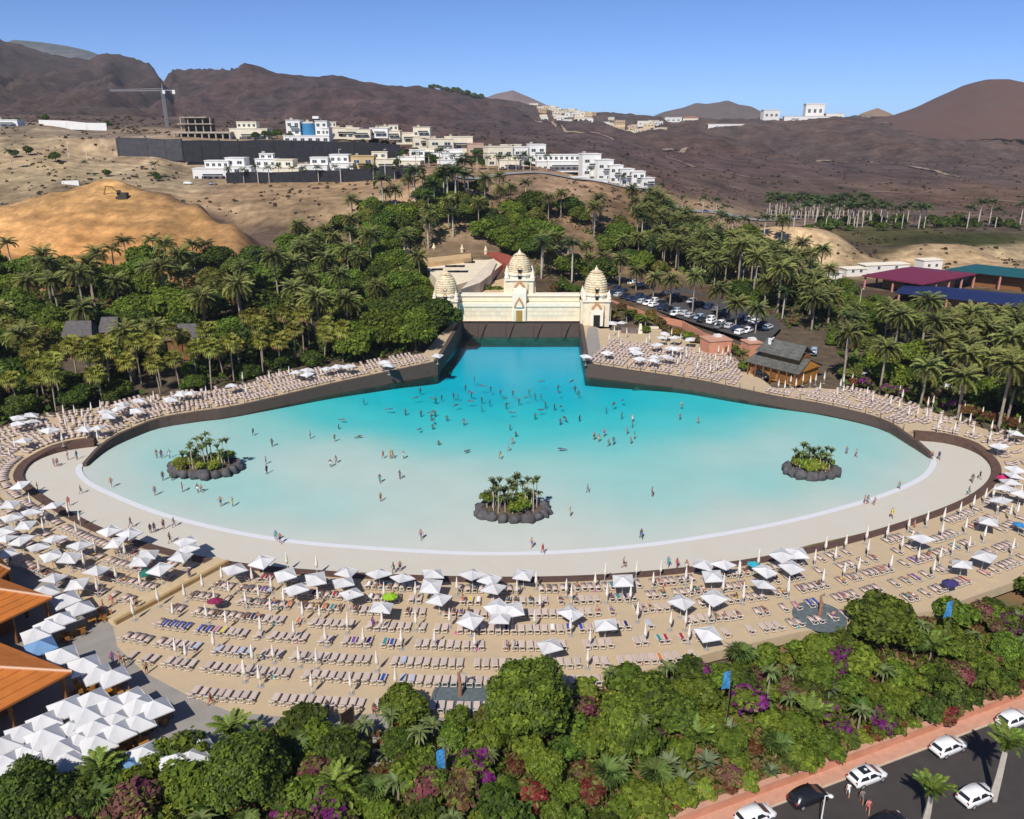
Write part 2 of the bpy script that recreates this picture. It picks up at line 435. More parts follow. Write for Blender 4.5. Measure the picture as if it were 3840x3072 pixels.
pool_wall('retaining_wall', lwall, lw_b, True, 'dark brown pool wall below the lounger terrace next to the jungle garden')
pool_wall('retaining_wall', rwall, rw_b, False, 'dark brown pool wall below the lounger terrace next to the wooden cabin')
for (a, b, nm, sgn) in ((lwall[-1], Vector((*BACKL, 0)), 'left', -1), (rwall[0], Vector((*BACKR, 0)), 'right', 1)):
    root = empty('channel_wall', (a.x, a.y, 0)); mb = MB()
    d = b - a; pts = [(0, 0), (d.x, d.y), (d.x + sgn * 1.0, d.y), (sgn * 1.0, 0)]
    mb.prism(pts, -3, [zN(a.y) + .12, zN(b.y) + .1, zN(b.y) + .1, zN(a.y) + .12])
    fix_normals(mb.build('wall_face', M_wall, root))
    tag(root, 'dark wall of the deep channel on the ' + ('jungle' if sgn < 0 else 'sun terrace') + ' bank', 'wall')
# ---- near ground
def near_ground():
    xs = np.arange(-300, 301, 6.0); ys = np.arange(-40, 237, 4.0)
    V = []; hole = POOLP + []
    deckpoly = [(p.x, p.y) for p in kerb_o] + [(p.x, p.y) for p in reversed(rw_b)] + [BACKR, BACKL] + [(p.x, p.y) for p in reversed(lw_b)]
    for y in ys:
        for x in xs:
            z = gz(x, y) - .25
            if y > 70 and inpoly(x, y, deckpoly): z = -6
            elif y > 70 and any(inpoly(x + a, y + b, deckpoly) for a, b in ((6, 0), (-6, 0), (0, 5), (0, -5), (6, 5), (-6, -5), (6, -5), (-6, 5))): z -= 2.5
            if -2.5 < road_s(x, y) < 7 and y < 110: z -= 1.2
            V.append((x, y, z))
    nx, ny = len(xs), len(ys)
    F = [(j * nx + i, j * nx + i + 1, (j + 1) * nx + i + 1, (j + 1) * nx + i) for j in range(ny - 1) for i in range(nx - 1)]
    return tag(link('ground', np_mesh('ground', V, F, M_soil, True)), kind='structure')
near_ground()
# ---- slope of the planted garden above the road (real bank that meets the wall)
def garden_bank():
    V = []; ss = [2.1, 4, 7, 10, 14, 18, 22, 26, 32]; ts = np.arange(-20, 130, 4.0)
    for s_ in ss:
        for t_ in ts:
            x = RA[0] + RDIR[0] * t_ + RNRM[0] * s_; y = RA[1] + RDIR[1] * t_ + RNRM[1] * s_
            V.append((x, y, gz(x, y) - .12 - (.25 if (s_ > 15 and inpoly(x, y, BEACH)) else 0) + .2 * mnoise.noise(Vector((x * .2, y * .2, 0)))))
    nt = len(ts)
    F = [(j * nt + i, j * nt + i + 1, (j + 1) * nt + i + 1, (j + 1) * nt + i) for j in range(len(ss) - 1) for i in range(nt - 1)]
    me = np_mesh('garden_bank', V, F, mat('bank_soil', (.22, .125, .06), .95, var=.25, scale=.35, col2=(.10, .085, .035)), True)
    return tag(fix_up(link('garden_bank', me)), kind='structure')
garden_bank()
# ---- road at the foot of the garden
def RP(s_, t_, z): return (RA[0] + RDIR[0] * t_ + RNRM[0] * s_, RA[1] + RDIR[1] * t_ + RNRM[1] * s_, z)
mb = MB(); mb.poly([RP(0.02, -40, ROADZ), RP(-13, -40, ROADZ), RP(-13, 140, ROADZ), RP(0.02, 140, ROADZ)]); tag(fix_up(mb.build('road', M_asphalt)), kind='structure')
mb = MB(); mb.prism([RP(.02, -40, 0)[:2], RP(.18, -40, 0)[:2], RP(.18, 140, 0)[:2], RP(.02, 140, 0)[:2]], ROADZ - .3, ROADZ + .13); tag(fix_normals(mb.build('kerb_stone', M_kerbpale)), kind='structure')
mb = MB(); mb.prism([RP(.18, -40, 0)[:2], RP(1.7, -40, 0)[:2], RP(1.7, 140, 0)[:2], RP(.18, 140, 0)[:2]], ROADZ - .3, ROADZ + .12); tag(fix_normals(mb.build('pavement', M_salmon2)), kind='structure')
wl = empty('garden_wall', RP(1.3, 0, ROADZ)); mb = MB(); base = wl.location
mb.prism([tuple(np.subtract(RP(s_, t_, 0)[:2], base[:2])) for s_, t_ in ((1.7, -40), (2.15, -40), (2.15, 140), (1.7, 140))], -.3, 1.15); fix_normals(mb.build('wall_face', M_salmon, wl))
mb = MB(); mb.prism([tuple(np.subtract(RP(s_, t_, 0)[:2], base[:2])) for s_, t_ in ((1.62, -40), (2.23, -40), (2.23, 140), (1.62, 140))], 1.15, 1.25); fix_normals(mb.build('coping', M_salmon2, wl))
tag(wl, 'long salmon pink wall holding up the planted bank beside the road', 'wall')
# planted pavement on the near side of the road
pav = [RP(-7.2, 30, 0)[:2], RP(-7.2, 140, 0)[:2], RP(-30, 140, 0)[:2], RP(-30, 30, 0)[:2]]
mb = MB(); mb.prism(pav, ROADZ - .3, ROADZ + .13); tag(fix_normals(mb.build('pavement', M_kerbpale)), kind='structure')
pv2 = [RP(-7.8, 30.6, 0)[:2], RP(-7.8, 139, 0)[:2], RP(-29, 139, 0)[:2], RP(-29, 30.6, 0)[:2]]
mb = MB(); mb.poly([(p[0], p[1], ROADZ + .136) for p in pv2]); tag(fix_up(mb.build('paving', M_salmon2)), kind='structure')
# ---- boardwalk ramp across the sand
a = Vector(P(858, 2112, .5)); b = Vector(P(432, 2342, .5)); d = b - a; ang = math.atan2(d.y, d.x)
rw = empty('ramp_walkway', ((a.x + b.x) / 2, (a.y + b.y) / 2, .45), ang)
M_ramp = mat('ramp_tan', (.36, .24, .11), .9, var=.12, scale=.8); M_ramp2 = mat('ramp_top', (.50, .38, .23), .9, var=.1, scale=.8)
MB().box((0, -.35 if False else 0, .1), (d.length, .5, .9)).build('side_wall', M_ramp, rw)
MB().box((0, -1.35, .13), (d.length, 2.2, .3)).build('ramp_top', M_ramp2, rw)
tag(rw, 'long tan ramp walkway with a low wall crossing the beach', 'walkway')

# ================================================================== FAR TERRAIN
COLS = {
 -600: [(232, 5., 0), (262, 9., 0), (310, 26., 0), (345, 24., 0), (430, 570), (490, 485), (600, 452), (1000, 425)],
 0: [(232, 5., 0), (262, 9., 0), (312, 775), (345, 24., 0), (430, 565), (485, 480), (600, 450), (1000, 425)],
 200: [(232, 5., 0), (262, 9., 0), (322, 715), (352, 28., 0), (430, 580), (485, 472), (600, 455), (1000, 428)],
 430: [(232, 5., 0), (262, 9., 0), (330, 678), (360, 27., 0), (405, 645), (446, 588), (452, 522), (490, 500), (600, 465), (1000, 432)],
 600: [(232, 5., 0), (255, 8., 0), (325, 705), (355, 24., 0), (405, 660), (446, 592), (452, 522), (490, 500), (620, 462), (1000, 432)],
 720: [(232, 5., 0), (255, 7., 0), (318, 752), (345, 20., 0), (402, 686), (440, 640), (446, 615), (452, 522), (490, 500), (620, 462), (1000, 432)],
 850: [(232, 5., 0), (250, 6., 0), (300, 830), (330, 13., 0), (370, 745), (402, 688), (440, 640), (446, 610), (452, 525), (490, 505), (620, 470), (1000, 438)],
 1000: [(232, 5., 0), (290, 8., 0), (350, 785), (402, 686), (440, 640), (446, 600), (452, 528), (490, 510), (620, 478), (1000, 440)],
 1300: [(232, 5., 0), (300, 9., 0), (350, 770), (402, 684), (440, 632), (446, 590), (452, 535), (490, 525), (620, 488), (1000, 445)],
 1470: [(232, 5., 0), (300, 10., 0), (345, 755), (375, 700), (402, 680), (440, 610), (460, 585), (500, 560), (620, 508), (1000, 455)],
 1620: [(232, 5., 0), (300, 12., 0), (340, 765), (372, 650), (400, 33., 0), (440, 610), (480, 578), (620, 522), (1000, 462)],
 1800: [(232, 5., 0), (300, 12., 0), (340, 745), (400, 672), (440, 622), (480, 588), (620, 538), (1000, 478)],
 2000: [(232, 5., 0), (300, 10., 0), (350, 745), (400, 668), (440, 625), (480, 598), (620, 552), (1000, 502)],
 2200: [(232, 5., 0), (300, 8., 0), (350, 785), (410, 684), (440, 662), (480, 642), (620, 588), (1000, 522)],
 2400: [(232, 5., 0), (300, 7., 0), (350, 835), (400, 738), (430, 702), (480, 678), (620, 628), (1000, 542)],
 2600: [(232, 5., 0), (300, 6., 0), (350, 6.5, 0), (385, 865), (430, 785), (480, 742), (620, 672), (1000, 562)],
 2900: [(232, 5., 0), (300, 5.5, 0), (340, 4.5, 0), (385, 5.5, 0), (480, 5., 0), (620, 712), (1000, 587)],
 3300: [(232, 5., 0), (300, 5., 0), (340, 3., 0), (346, 5.5, 0), (390, 7.5, 0), (480, 5.5, 0), (620, 732), (1000, 592)],
 3650: [(232, 5., 0), (300, 5., 0), (340, 3., 0), (344, 6., 0), (390, 8.5, 0), (480, 6., 0), (620, 735), (1000, 594)],
 4500: [(232, 5., 0), (300, 5., 0), (340, 3., 0), (344, 6., 0), (390, 8.5, 0), (480, 6., 0), (620, 738), (1000, 596)],
}
RIDGE = [(-700, 60, 2500), (-300, 70, 2500), (0, 105, 2450), (60, 142, 2450), (200, 195, 2400), (370, 225, 2350), (430, 200, 2300), (500, 206, 2300), (560, 225, 2250), (615, 245, 2200), (645, 262, 2000), (690, 258, 2200), (870, 260, 2000), (915, 242, 1850), (950, 233, 1800), (985, 248, 1800), (1030, 266, 1800), (1180, 287, 1800), (1290, 281, 1750), (1340, 294, 1750), (1380, 308, 1750), (1500, 318, 1800), (1620, 326, 1850), (1750, 350, 1900), (1900, 376, 2000), (2050, 402, 2100), (2200, 420, 2100), (2350, 428, 2100), (2500, 440, 2050), (2700, 446, 2000), (3000, 443, 1950), (3300, 438, 1900), (3600, 452, 1900), (4600, 460, 1900)]
_cp = sorted(COLS)
CY = np.array([228, 240, 255, 270, 285, 300, 312, 322, 330, 338, 346, 352, 360, 372, 385, 402, 420, 440, 446, 452, 470, 490, 540, 620, 760, 1000.])
CZ = []
for k in _cp:
    ys = []; zs = []
    for e in COLS[k]:
        ys.append(e[0]); zs.append(e[1] if len(e) == 3 else zat(e[1], e[0]))
    CZ.append(np.interp(CY, ys, zs))
CZ = np.array(CZ); _cpa = np.array([(k - 1920) / FPX / 1.03 for k in _cp])
RG = np.array(RIDGE, float); RGa = (RG[:, 0] - 1920) / FPX / 1.063
RGz = np.array([zat(p[1], p[2]) for p in RIDGE])
def far_z(a, Y):
    i = int(np.clip(np.searchsorted(_cpa, a) - 1, 0, len(_cpa) - 2))
    t = min(1, max(0, (a - _cpa[i]) / (_cpa[i + 1] - _cpa[i]))); t = t * t * (3 - 2 * t)
    if Y <= 1000:
        return float(np.interp(Y, CY, CZ[i]) * (1 - t) + np.interp(Y, CY, CZ[i + 1]) * t)
    z0 = CZ[i][-1] * (1 - t) + CZ[i + 1][-1] * t
    yr = float(np.interp(a, RGa, RG[:, 2])); zr = float(np.interp(a, RGa, RGz))
    if Y <= yr:
        u = (Y - 1000) / (yr - 1000)
        return z0 + (zr - z0) * (u ** 1.15)
    return zr - (zr * .5 + 30) * min(1, (Y - yr) / 900)
def tz(x, y):
    """ground level anywhere"""
    if y < 231: return gz(x, y)
    return far_full(x / y, y)
def far_full(a, Y):
    z = far_z(a, Y); x = a * Y
    if Y < 345 and a < -.27:
        q = mnoise.fractal(Vector((x * .055 + Y * .02, Y * .035, 7.7)), 1.0, 2.0, 5); z += 1.5 * q - .9 * abs(mnoise.noise(Vector((x * .09, Y * .012, 2.2))))
    # beige mound with a flattened top
    cx = Q(2970, 900, 338)[0]
    z += 11.5 * math.exp(-((x - cx) / 27) ** 4 - ((Y - 340) / 17) ** 2)
    cx2 = Q(3560, 960, 336)[0]
    z += 4.5 * math.exp(-((x - cx2) / 18) ** 4 - ((Y - 338) / 10) ** 2)
    if Y > 245:
        amp = .5 if Y < 500 else .5 + (Y - 500) * .004
        z += amp * mnoise.fractal(Vector((x * .03, Y * .03, 3.1)), 1.0, 2.0, 4)
    if Y > 900:
        yr = float(np.interp(a, RGa, RG[:, 2]))
        u = (Y - 900) / (yr - 900)
        if u < 1.3:
            w = max(0, min(1, u * 3)) * max(0.0, 1 - max(0, u - .8) * 5) if u > .8 else min(1, u * 3)
            rel = np.interp(a, RGa, RGz) / 300
            g = abs(mnoise.fractal(Vector((x * .0045, Y * .0016, 1.7)), 1.0, 2.1, 5))
            z -= w * (14 + 80 * max(0, rel)) * (g * 1.5)
            z += w * 9 * mnoise.fractal(Vector((x * .012, Y * .012, 9)), 1.0, 2.0, 4)
    # gorge cut in the ridge
    if Y > 1100:
        ga = (635 - 1920) / FPX / 1.063 + (Y - 2000) * -.000016
        z -= 26 * math.exp(-((a - ga) / .0055) ** 2) * min(1, (Y - 1100) / 500)
    return z
# ground colours before the distance scaling: control points (px, Y, rgb)
TC = [(0, 240, (.08, .06, .04)), (600, 240, (.08, .06, .04)), (1200, 250, (.09, .07, .045)), (1900, 250, (.12, .09, .06)), (2600, 250, (.12, .09, .06)), (3400, 250, (.12, .09, .06)),
      (-300, 290, (.46, .26, .10)), (100, 268, (.45, .26, .10)), (100, 295, (.50, .29, .12)), (400, 280, (.48, .27, .105)), (400, 320, (.50, .30, .125)), (700, 275, (.46, .26, .10)), (700, 305, (.46, .28, .12)), (900, 280, (.36, .22, .10)),
      (470, 342, (.10, .075, .06)), (620, 345, (.095, .07, .06)), (750, 340, (.10, .075, .06)), (870, 322, (.13, .10, .08)), (950, 315, (.15, .11, .09)),
      (0, 350, (.34, .27, .17)), (0, 390, (.40, .32, .20)), (250, 400, (.40, .31, .19)), (0, 440, (.42, .33, .21)), (300, 445, (.46, .35, .22)), (480, 400, (.42, .33, .21)), (680, 400, (.40, .31, .20)), (100, 490, (.30, .24, .17)), (400, 470, (.33, .27, .21)),
      (800, 370, (.33, .24, .15)), (1000, 350, (.36, .27, .17)), (1000, 390, (.35, .255, .16)), (1300, 390, (.34, .25, .155)), (1300, 350, (.38, .29, .18)), (1500, 345, (.40, .30, .19)), (1600, 372, (.34, .25, .16)), (1300, 320, (.22, .16, .10)), (1700, 330, (.30, .22, .14)),
      (1000, 430, (.24, .19, .14)), (1400, 440, (.22, .17, .13)), (1800, 400, (.30, .22, .15)), (2100, 385, (.33, .24, .16)), (2300, 380, (.28, .20, .13)), (2100, 350, (.24, .165, .11)), (2500, 400, (.24, .165, .11)), (2400, 340, (.22, .16, .10)), (2000, 310, (.2, .15, .1)), (2700, 400, (.30, .215, .14)), (2700, 440, (.33, .25, .16)),
      (2960, 330, (.52, .41, .25)), (2850, 335, (.52, .41, .25)), (3100, 332, (.50, .39, .24)), (3560, 332, (.50, .39, .24)), (3750, 341, (.46, .36, .22)), (3900, 341, (.46, .36, .22)),
      (3250, 350, (.075, .06, .04)), (3400, 365, (.07, .075, .028)), (3700, 365, (.065, .078, .022)), (3300, 395, (.085, .085, .035)), (3800, 400, (.13, .10, .07)), (3000, 385, (.26, .19, .12)), (3000, 440, (.17, .12, .09)), (3500, 450, (.15, .105, .08)),
      (2500, 520, (.155, .105, .082)), (3000, 560, (.15, .10, .08)), (3600, 560, (.155, .105, .08)), (2200, 560, (.14, .095, .078)), (2600, 800, (.14, .095, .08)), (3300, 800, (.145, .10, .08)), (3000, 1100, (.16, .11, .085)), (3600, 1100, (.165, .115, .088)), (3300, 1600, (.17, .115, .085)), (2600, 1400, (.15, .105, .085)),
      (1900, 620, (.135, .09, .078)), (1500, 650, (.13, .088, .078)), (900, 620, (.14, .10, .082)), (300, 650, (.16, .115, .09)), (300, 1200, (.125, .09, .07)), (0, 1900, (.12, .082, .062)), (500, 1900, (.12, .085, .068)), (1000, 1400, (.135, .092, .08)), (1400, 1400, (.13, .088, .08)), (1800, 1500, (.14, .095, .085)), (2200, 1900, (.17, .12, .095)), (2700, 2000, (.17, .12, .09))]
_ta = np.array([((p[0] - 1920) / FPX / 1.03, math.log(p[1]), *p[2]) for p in TC])
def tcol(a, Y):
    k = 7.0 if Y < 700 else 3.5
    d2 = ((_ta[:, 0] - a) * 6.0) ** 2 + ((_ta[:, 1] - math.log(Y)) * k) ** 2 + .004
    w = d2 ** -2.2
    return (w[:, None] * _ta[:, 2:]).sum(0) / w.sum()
def far_terrain():
    A = np.linspace(-.86, .86, 330)
    Ys = np.concatenate([np.arange(228, 300, 3.), np.arange(300, 360, 2.), np.arange(360, 440, 4.), [440, 444, 446, 448, 450, 452, 454, 458], np.arange(464, 560, 7.), np.arange(565, 1000, 18.), np.arange(1000, 2700, 26.), np.arange(2700, 3500, 100.)])
    V = []; C = []
    for Y in Ys:
        for a in A:
            V.append((a * Y, Y, far_full(a, Y) - (.5 if Y < 232 else 0))); c = tcol(a, Y) * np.interp(Y, [230, 300, 420, 470, 620, 1000, 1500], [.8, .78, .85, .74, .66, .55, .47]); C.append((c[0], c[1], c[2] * (1.12 if Y > 700 else 1), 1))  # darkened with distance; extra blue on far ground paints haze into the colour
    na = len(A)
    ii = np.arange(len(Ys) - 1)[:, None] * na + np.arange(na - 1)[None, :]
    F = np.stack([ii, ii + 1, ii + 1 + na, ii + na], -1).reshape(-1, 4)
    m = bpy.data.materials.new('terrain'); m.use_nodes = True
    n = m.node_tree.nodes; l = m.node_tree.links; b = n['Principled BSDF']; b.inputs['Roughness'].default_value = .95; b.inputs['Specular IOR Level'].default_value = .1
    at = n.new('ShaderNodeAttribute'); at.attribute_name = 'Col'
    tc = n.new('ShaderNodeTexCoord')
    mp = n.new('ShaderNodeMapping'); mp.inputs['Scale'].default_value = (1, .45, 1.6); l.new(tc.outputs['Object'], mp.inputs['Vector'])
    n1 = n.new('ShaderNodeTexNoise'); n1.inputs['Scale'].default_value = .035; n1.inputs['Detail'].default_value = 9; n1.inputs['Roughness'].default_value = .68
    n2 = n.new('ShaderNodeTexNoise'); n2.inputs['Scale'].default_value = .22; n2.inputs['Detail'].default_value = 12; n2.inputs['Roughness'].default_value = .72
    l.new(mp.outputs[0], n1.inputs['Vector']); l.new(tc.outputs['Object'], n2.inputs['Vector'])
    r1 = n.new('ShaderNodeMapRange'); r1.inputs[1].default_value = .32; r1.inputs[2].default_value = .68; r1.inputs[3].default_value = .50; r1.inputs[4].default_value = 1.55
    r2 = n.new('ShaderNodeMapRange'); r2.inputs[1].default_value = .3; r2.inputs[2].default_value = .7; r2.inputs[3].default_value = .58; r2.inputs[4].default_value = 1.38
    l.new(n1.outputs['Fac'], r1.inputs[0]); l.new(n2.outputs['Fac'], r2.inputs[0])
    m3 = n.new('ShaderNodeMapping'); m3.inputs['Scale'].default_value = (.03, .16, .22); m3.inputs['Rotation'].default_value = (0, 0, .5); l.new(tc.outputs['Object'], m3.inputs['Vector'])
    n3 = n.new('ShaderNodeTexNoise'); n3.inputs['Scale'].default_value = 1.0; n3.inputs['Detail'].default_value = 7; l.new(m3.outputs[0], n3.inputs['Vector'])
    r3 = n.new('ShaderNodeMapRange'); r3.inputs[1].default_value = .35; r3.inputs[2].default_value = .62; r3.inputs[3].default_value = .74; r3.inputs[4].default_value = 1.14; l.new(n3.outputs['Fac'], r3.inputs[0])
    m0 = n.new('ShaderNodeMath'); m0.operation = 'MULTIPLY'; l.new(r1.outputs[0], m0.inputs[0]); l.new(r3.outputs[0], m0.inputs[1])
    mu = n.new('ShaderNodeMath'); mu.operation = 'MULTIPLY'; l.new(m0.outputs[0], mu.inputs[0]); l.new(r2.outputs[0], mu.inputs[1])
    n4 = n.new('ShaderNodeTexNoise'); n4.inputs['Scale'].default_value = .006; n4.inputs['Detail'].default_value = 8; l.new(mp.outputs[0], n4.inputs['Vector'])
    r4 = n.new('ShaderNodeMapRange'); r4.inputs[1].default_value = .42; r4.inputs[2].default_value = .62; l.new(n4.outputs['Fac'], r4.inputs[0])
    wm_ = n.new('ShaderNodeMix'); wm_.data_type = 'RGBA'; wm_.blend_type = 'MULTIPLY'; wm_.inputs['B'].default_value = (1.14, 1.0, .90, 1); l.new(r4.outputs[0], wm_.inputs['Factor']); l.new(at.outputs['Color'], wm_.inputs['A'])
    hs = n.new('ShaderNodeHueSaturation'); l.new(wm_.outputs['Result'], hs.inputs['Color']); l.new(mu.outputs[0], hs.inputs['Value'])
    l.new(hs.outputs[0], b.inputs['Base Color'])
    bp = n.new('ShaderNodeBump'); bp.inputs['Strength'].default_value = .5; bp.inputs['Distance'].default_value = 1.2; l.new(n2.outputs['Fac'], bp.inputs['Height']); l.new(bp.outputs[0], b.inputs['Normal'])
    me = np_mesh('terrain', V, F, m, True)
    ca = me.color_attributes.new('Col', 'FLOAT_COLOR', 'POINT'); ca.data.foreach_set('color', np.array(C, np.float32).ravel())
    return tag(link('terrain', me), kind='structure')
far_terrain()
# ---- hills that stand beyond the plain
def hill(name, prof, Y, base_py, depth_m, col, col2):
    xs = []; zs = []
    pr = sorted(prof)
    px = np.linspace(pr[0][0], pr[-1][0], 70); py = np.interp(px, [p[0] for p in pr], [p[1] for p in pr])
    V = []; nr = 16
    for j in range(nr + 1):
        t = j / nr                                   # 0 front foot .. .5 crest .. 1 back foot
        sh = math.sin(math.pi * t) ** 1.0
        for a, b in zip(px, py):
            x, y, z = Q(a, b, Y); zb = zat(base_py, Y)
            yy = Y + (t - .5) * depth_m
            nz_ = mnoise.fractal(Vector((x * .006, yy * .006, 5)), 1, 2, 4)
            zz = zb + max(0, (z - zb)) * sh + nz_ * 16 * sh * (1 - sh) * 4
            V.append((x * (yy / Y) ** .3, yy, zz))
    na = len(px); ii = np.arange(nr)[:, None] * na + np.arange(na - 1)[None, :]
    F = np.stack([ii, ii + 1, ii + 1 + na, ii + na], -1).reshape(-1, 4)
    me = np_mesh(name, V, F, mat(name + str(int(Y)), col, .95, var=.25, scale=.02, col2=col2, detail=8), True)
    return tag(fix_up(link('hill', me)), kind='structure')
hill('cone_hill', [(3240, 470), (3330, 442), (3400, 425), (3500, 385), (3580, 345), (3640, 315), (3700, 298), (3750, 297), (3800, 308), (3850, 330), (3950, 380), (4100, 430), (4250, 470)], 1760, 512, 700, (.12, .062, .045), (.085, .05, .04))
hill('twin_hill', [(2440, 445), (2500, 418), (2570, 402), (2610, 386), (2650, 390), (2700, 383), (2722, 377), (2760, 392), (2800, 398), (2850, 430), (2900, 450)], 3300, 470, 900, (.12, .085, .07), (.10, .075, .065))
hill('pink_peak', [(1800, 375), (1860, 352), (1900, 344), (1922, 338), (1950, 350), (2000, 372), (2050, 395), (2100, 415)], 4200, 425, 900, (.20, .135, .12), (.16, .11, .10))
hill('rock_knoll', [(3215, 445), (3235, 425), (3270, 412), (3290, 406), (3320, 420), (3345, 440)], 2300, 452, 200, (.25, .17, .11), (.21, .14, .10))
hill('blue_ridge', [(60, 150), (150, 158), (250, 172), (330, 190), (400, 215), (450, 240)], 4800, 300, 800, (.07, .08, .08), (.09, .09, .09))
# ================================================================== VEGETATION
rng = np.random.default_rng(11)
def leafmat(name, col, objvar=.25, island=.38, trans=.38, hue=.016, rough=.6):
    return mat(name, col, rough, objvar=objvar, island=island, trans=trans, huevar=hue, spec=.25)
L_dark = leafmat('leaf_dark_green', (.068, .105, .016))
L_mid = leafmat('leaf_green', (.112, .165, .018))
L_lime = leafmat('leaf_lime', (.18, .24, .026))
L_olive = leafmat('leaf_olive', (.16, .17, .038))
L_blue = leafmat('leaf_grey_green', (.055, .085, .035))
L_pink = leafmat('flower_pink', (.20, .06, .075), island=.5)
L_mag = leafmat('flower_magenta', (.19, .022, .16), island=.4)
L_red = leafmat('leaf_red', (.20, .035, .022), island=.5)
L_rust = leafmat('leaf_rust', (.17, .085, .035), island=.45)
L_orange = leafmat('leaf_orange', (.28, .13, .02), island=.4)
L_brownred = leafmat('leaf_brown_red', (.15, .075, .055), island=.4)
L_royal = leafmat('frond_dark', (.075, .115, .030), trans=.15)
L_date = leafmat('frond_olive', (.24, .26, .075), trans=.2)
L_fan = leafmat('frond_yellow_green', (.21, .21, .035), trans=.2)
L_dead = leafmat('frond_dry', (.23, .14, .055), trans=.1)
L_coco = leafmat('frond_bright', (.14, .20, .03), trans=.2)
L_scrub = leafmat('scrub_brown', (.085, .062, .036))
B_brown = mat('bark_brown', (.14, .095, .06), .9, var=.25, scale=3)
B_pale = mat('bark_pale', (.46, .41, .35), .85, var=.12, scale=2)
B_grey = mat('bark_grey', (.28, .235, .18), .9, var=.2, scale=2)
def rot_basis(nrm):
    nrm = nrm / (np.linalg.norm(nrm, axis=1, keepdims=True) + 1e-9)
    h = np.where(np.abs(nrm[:, 2:3]) < .9, np.array([[0, 0, 1.]]), np.array([[1., 0, 0]]))
    u = np.cross(h, nrm); u /= np.linalg.norm(u, axis=1, keepdims=True) + 1e-9
    return u, np.cross(nrm, u), nrm
def leaf_quads(pts, nrm, s, asp=1.5):
    u, w, nn = rot_basis(nrm); k = len(pts)
    a = rng.uniform(0, 6.283, (k, 1)); uu = u * np.cos(a) + w * np.sin(a); ww = np.cross(nn, uu)
    sz = s * rng.uniform(.55, 1.35, (k, 1))
    L = uu * sz * asp * .5; W = ww * sz * .5
    V = np.stack([pts - L, pts + W * .9 + nn * sz * .12, pts + L, pts - W * .9 + nn * sz * .12], 1).reshape(-1, 3)
    return V, np.arange(k * 4).reshape(-1, 4)
def crown_mesh(name, lobes, nleaf, s, mats, mixture=None, inner=.25, droop=.2, asp=1.5):
    lob = np.array(lobes, float)                       # x y z rx ry rz
    pr = (lob[:, 3] * lob[:, 4]); pr /= pr.sum()
    k = rng.choice(len(lob), nleaf, p=pr)
    d = rng.normal(size=(nleaf, 3)); d /= np.linalg.norm(d, axis=1, keepdims=True)
    d[:, 2] = np.where(d[:, 2] < -.45, -d[:, 2], d[:, 2])
    rad = np.where(rng.random(nleaf) < inner, rng.uniform(.45, .8, nleaf), rng.uniform(.80, 1.10, nleaf) + np.where(rng.random(nleaf) < .10, rng.uniform(0, .22, nleaf), 0))
    pts = lob[k, :3] + d * lob[k, 3:6] * rad[:, None]
    ctr = lob[k, :3]
    # drop leaves buried deep in other lobes
    keep = np.ones(nleaf, bool)
    for q in range(len(lob)):
        e = (((pts - lob[q, :3]) / lob[q, 3:6]) ** 2).sum(1)
        keep &= ~((e < .30) & (rng.random(nleaf) < .9))
    pts = pts[keep]; d = d[keep]
    nrm = d * .8 + rng.normal(size=pts.shape) * .45 + np.array([0, 0, .35])
    V, F = leaf_quads(pts, nrm, s, asp)
    me = np_mesh(name, V, F, mats)
    if mixture is not None and isinstance(mats, (list, tuple)):
        # flowers and young leaves sit in patches
        ph = np.sin(pts[:, 0] * 1.9 + 1.3) * np.sin(pts[:, 1] * 1.7) * np.sin(pts[:, 2] * 2.1 + .5) + rng.normal(size=len(pts)) * .35
        o_ = np.argsort(ph); mi = np.zeros(len(pts), np.int32); c0 = 0
        for j, fr in enumerate(mixture):
            c1 = int(len(pts) * sum(mixture[:j + 1])); mi[o_[c0:c1]] = j; c0 = c1
        me.polygons.foreach_set('material_index', mi); me.update()
    return me
def branch_trunk(h, r, lobes, m, nb=4):
    mb = MB(); top = Vector((rng.uniform(-.2, .2), rng.uniform(-.2, .2), h * .5))
    mb.tube([(0, 0, -.4), (0, 0, .2), top * .55, top], [r * 1.35, r * 1.05, r * .85, r * .65], 7)
    for q in list(lobes)[:nb]:
        e = Vector(q[:3]); mid = top.lerp(e, .5) + Vector((0, 0, -.25))
        mb.tube([top * .93, mid, e], [r * .5, r * .33, r * .14], 5)
    return mb.mesh('trunk', m)
def rand_lobes(nl, R0, H, flat=.8, spread=.62, base=.45):
    out = [(0, 0, H - R0 * flat * .75, R0 * .72, R0 * .72, R0 * flat * .72)]
    for i in range(nl):
        a = 6.283 * i / nl + rng.uniform(-.35, .35); rr = R0 * spread * rng.uniform(.6, 1.35); q = R0 * rng.uniform(.26, .58)
        out.append((math.cos(a) * rr, math.sin(a) * rr, H * rng.uniform(base, .86), q, q, q * flat))
    return out
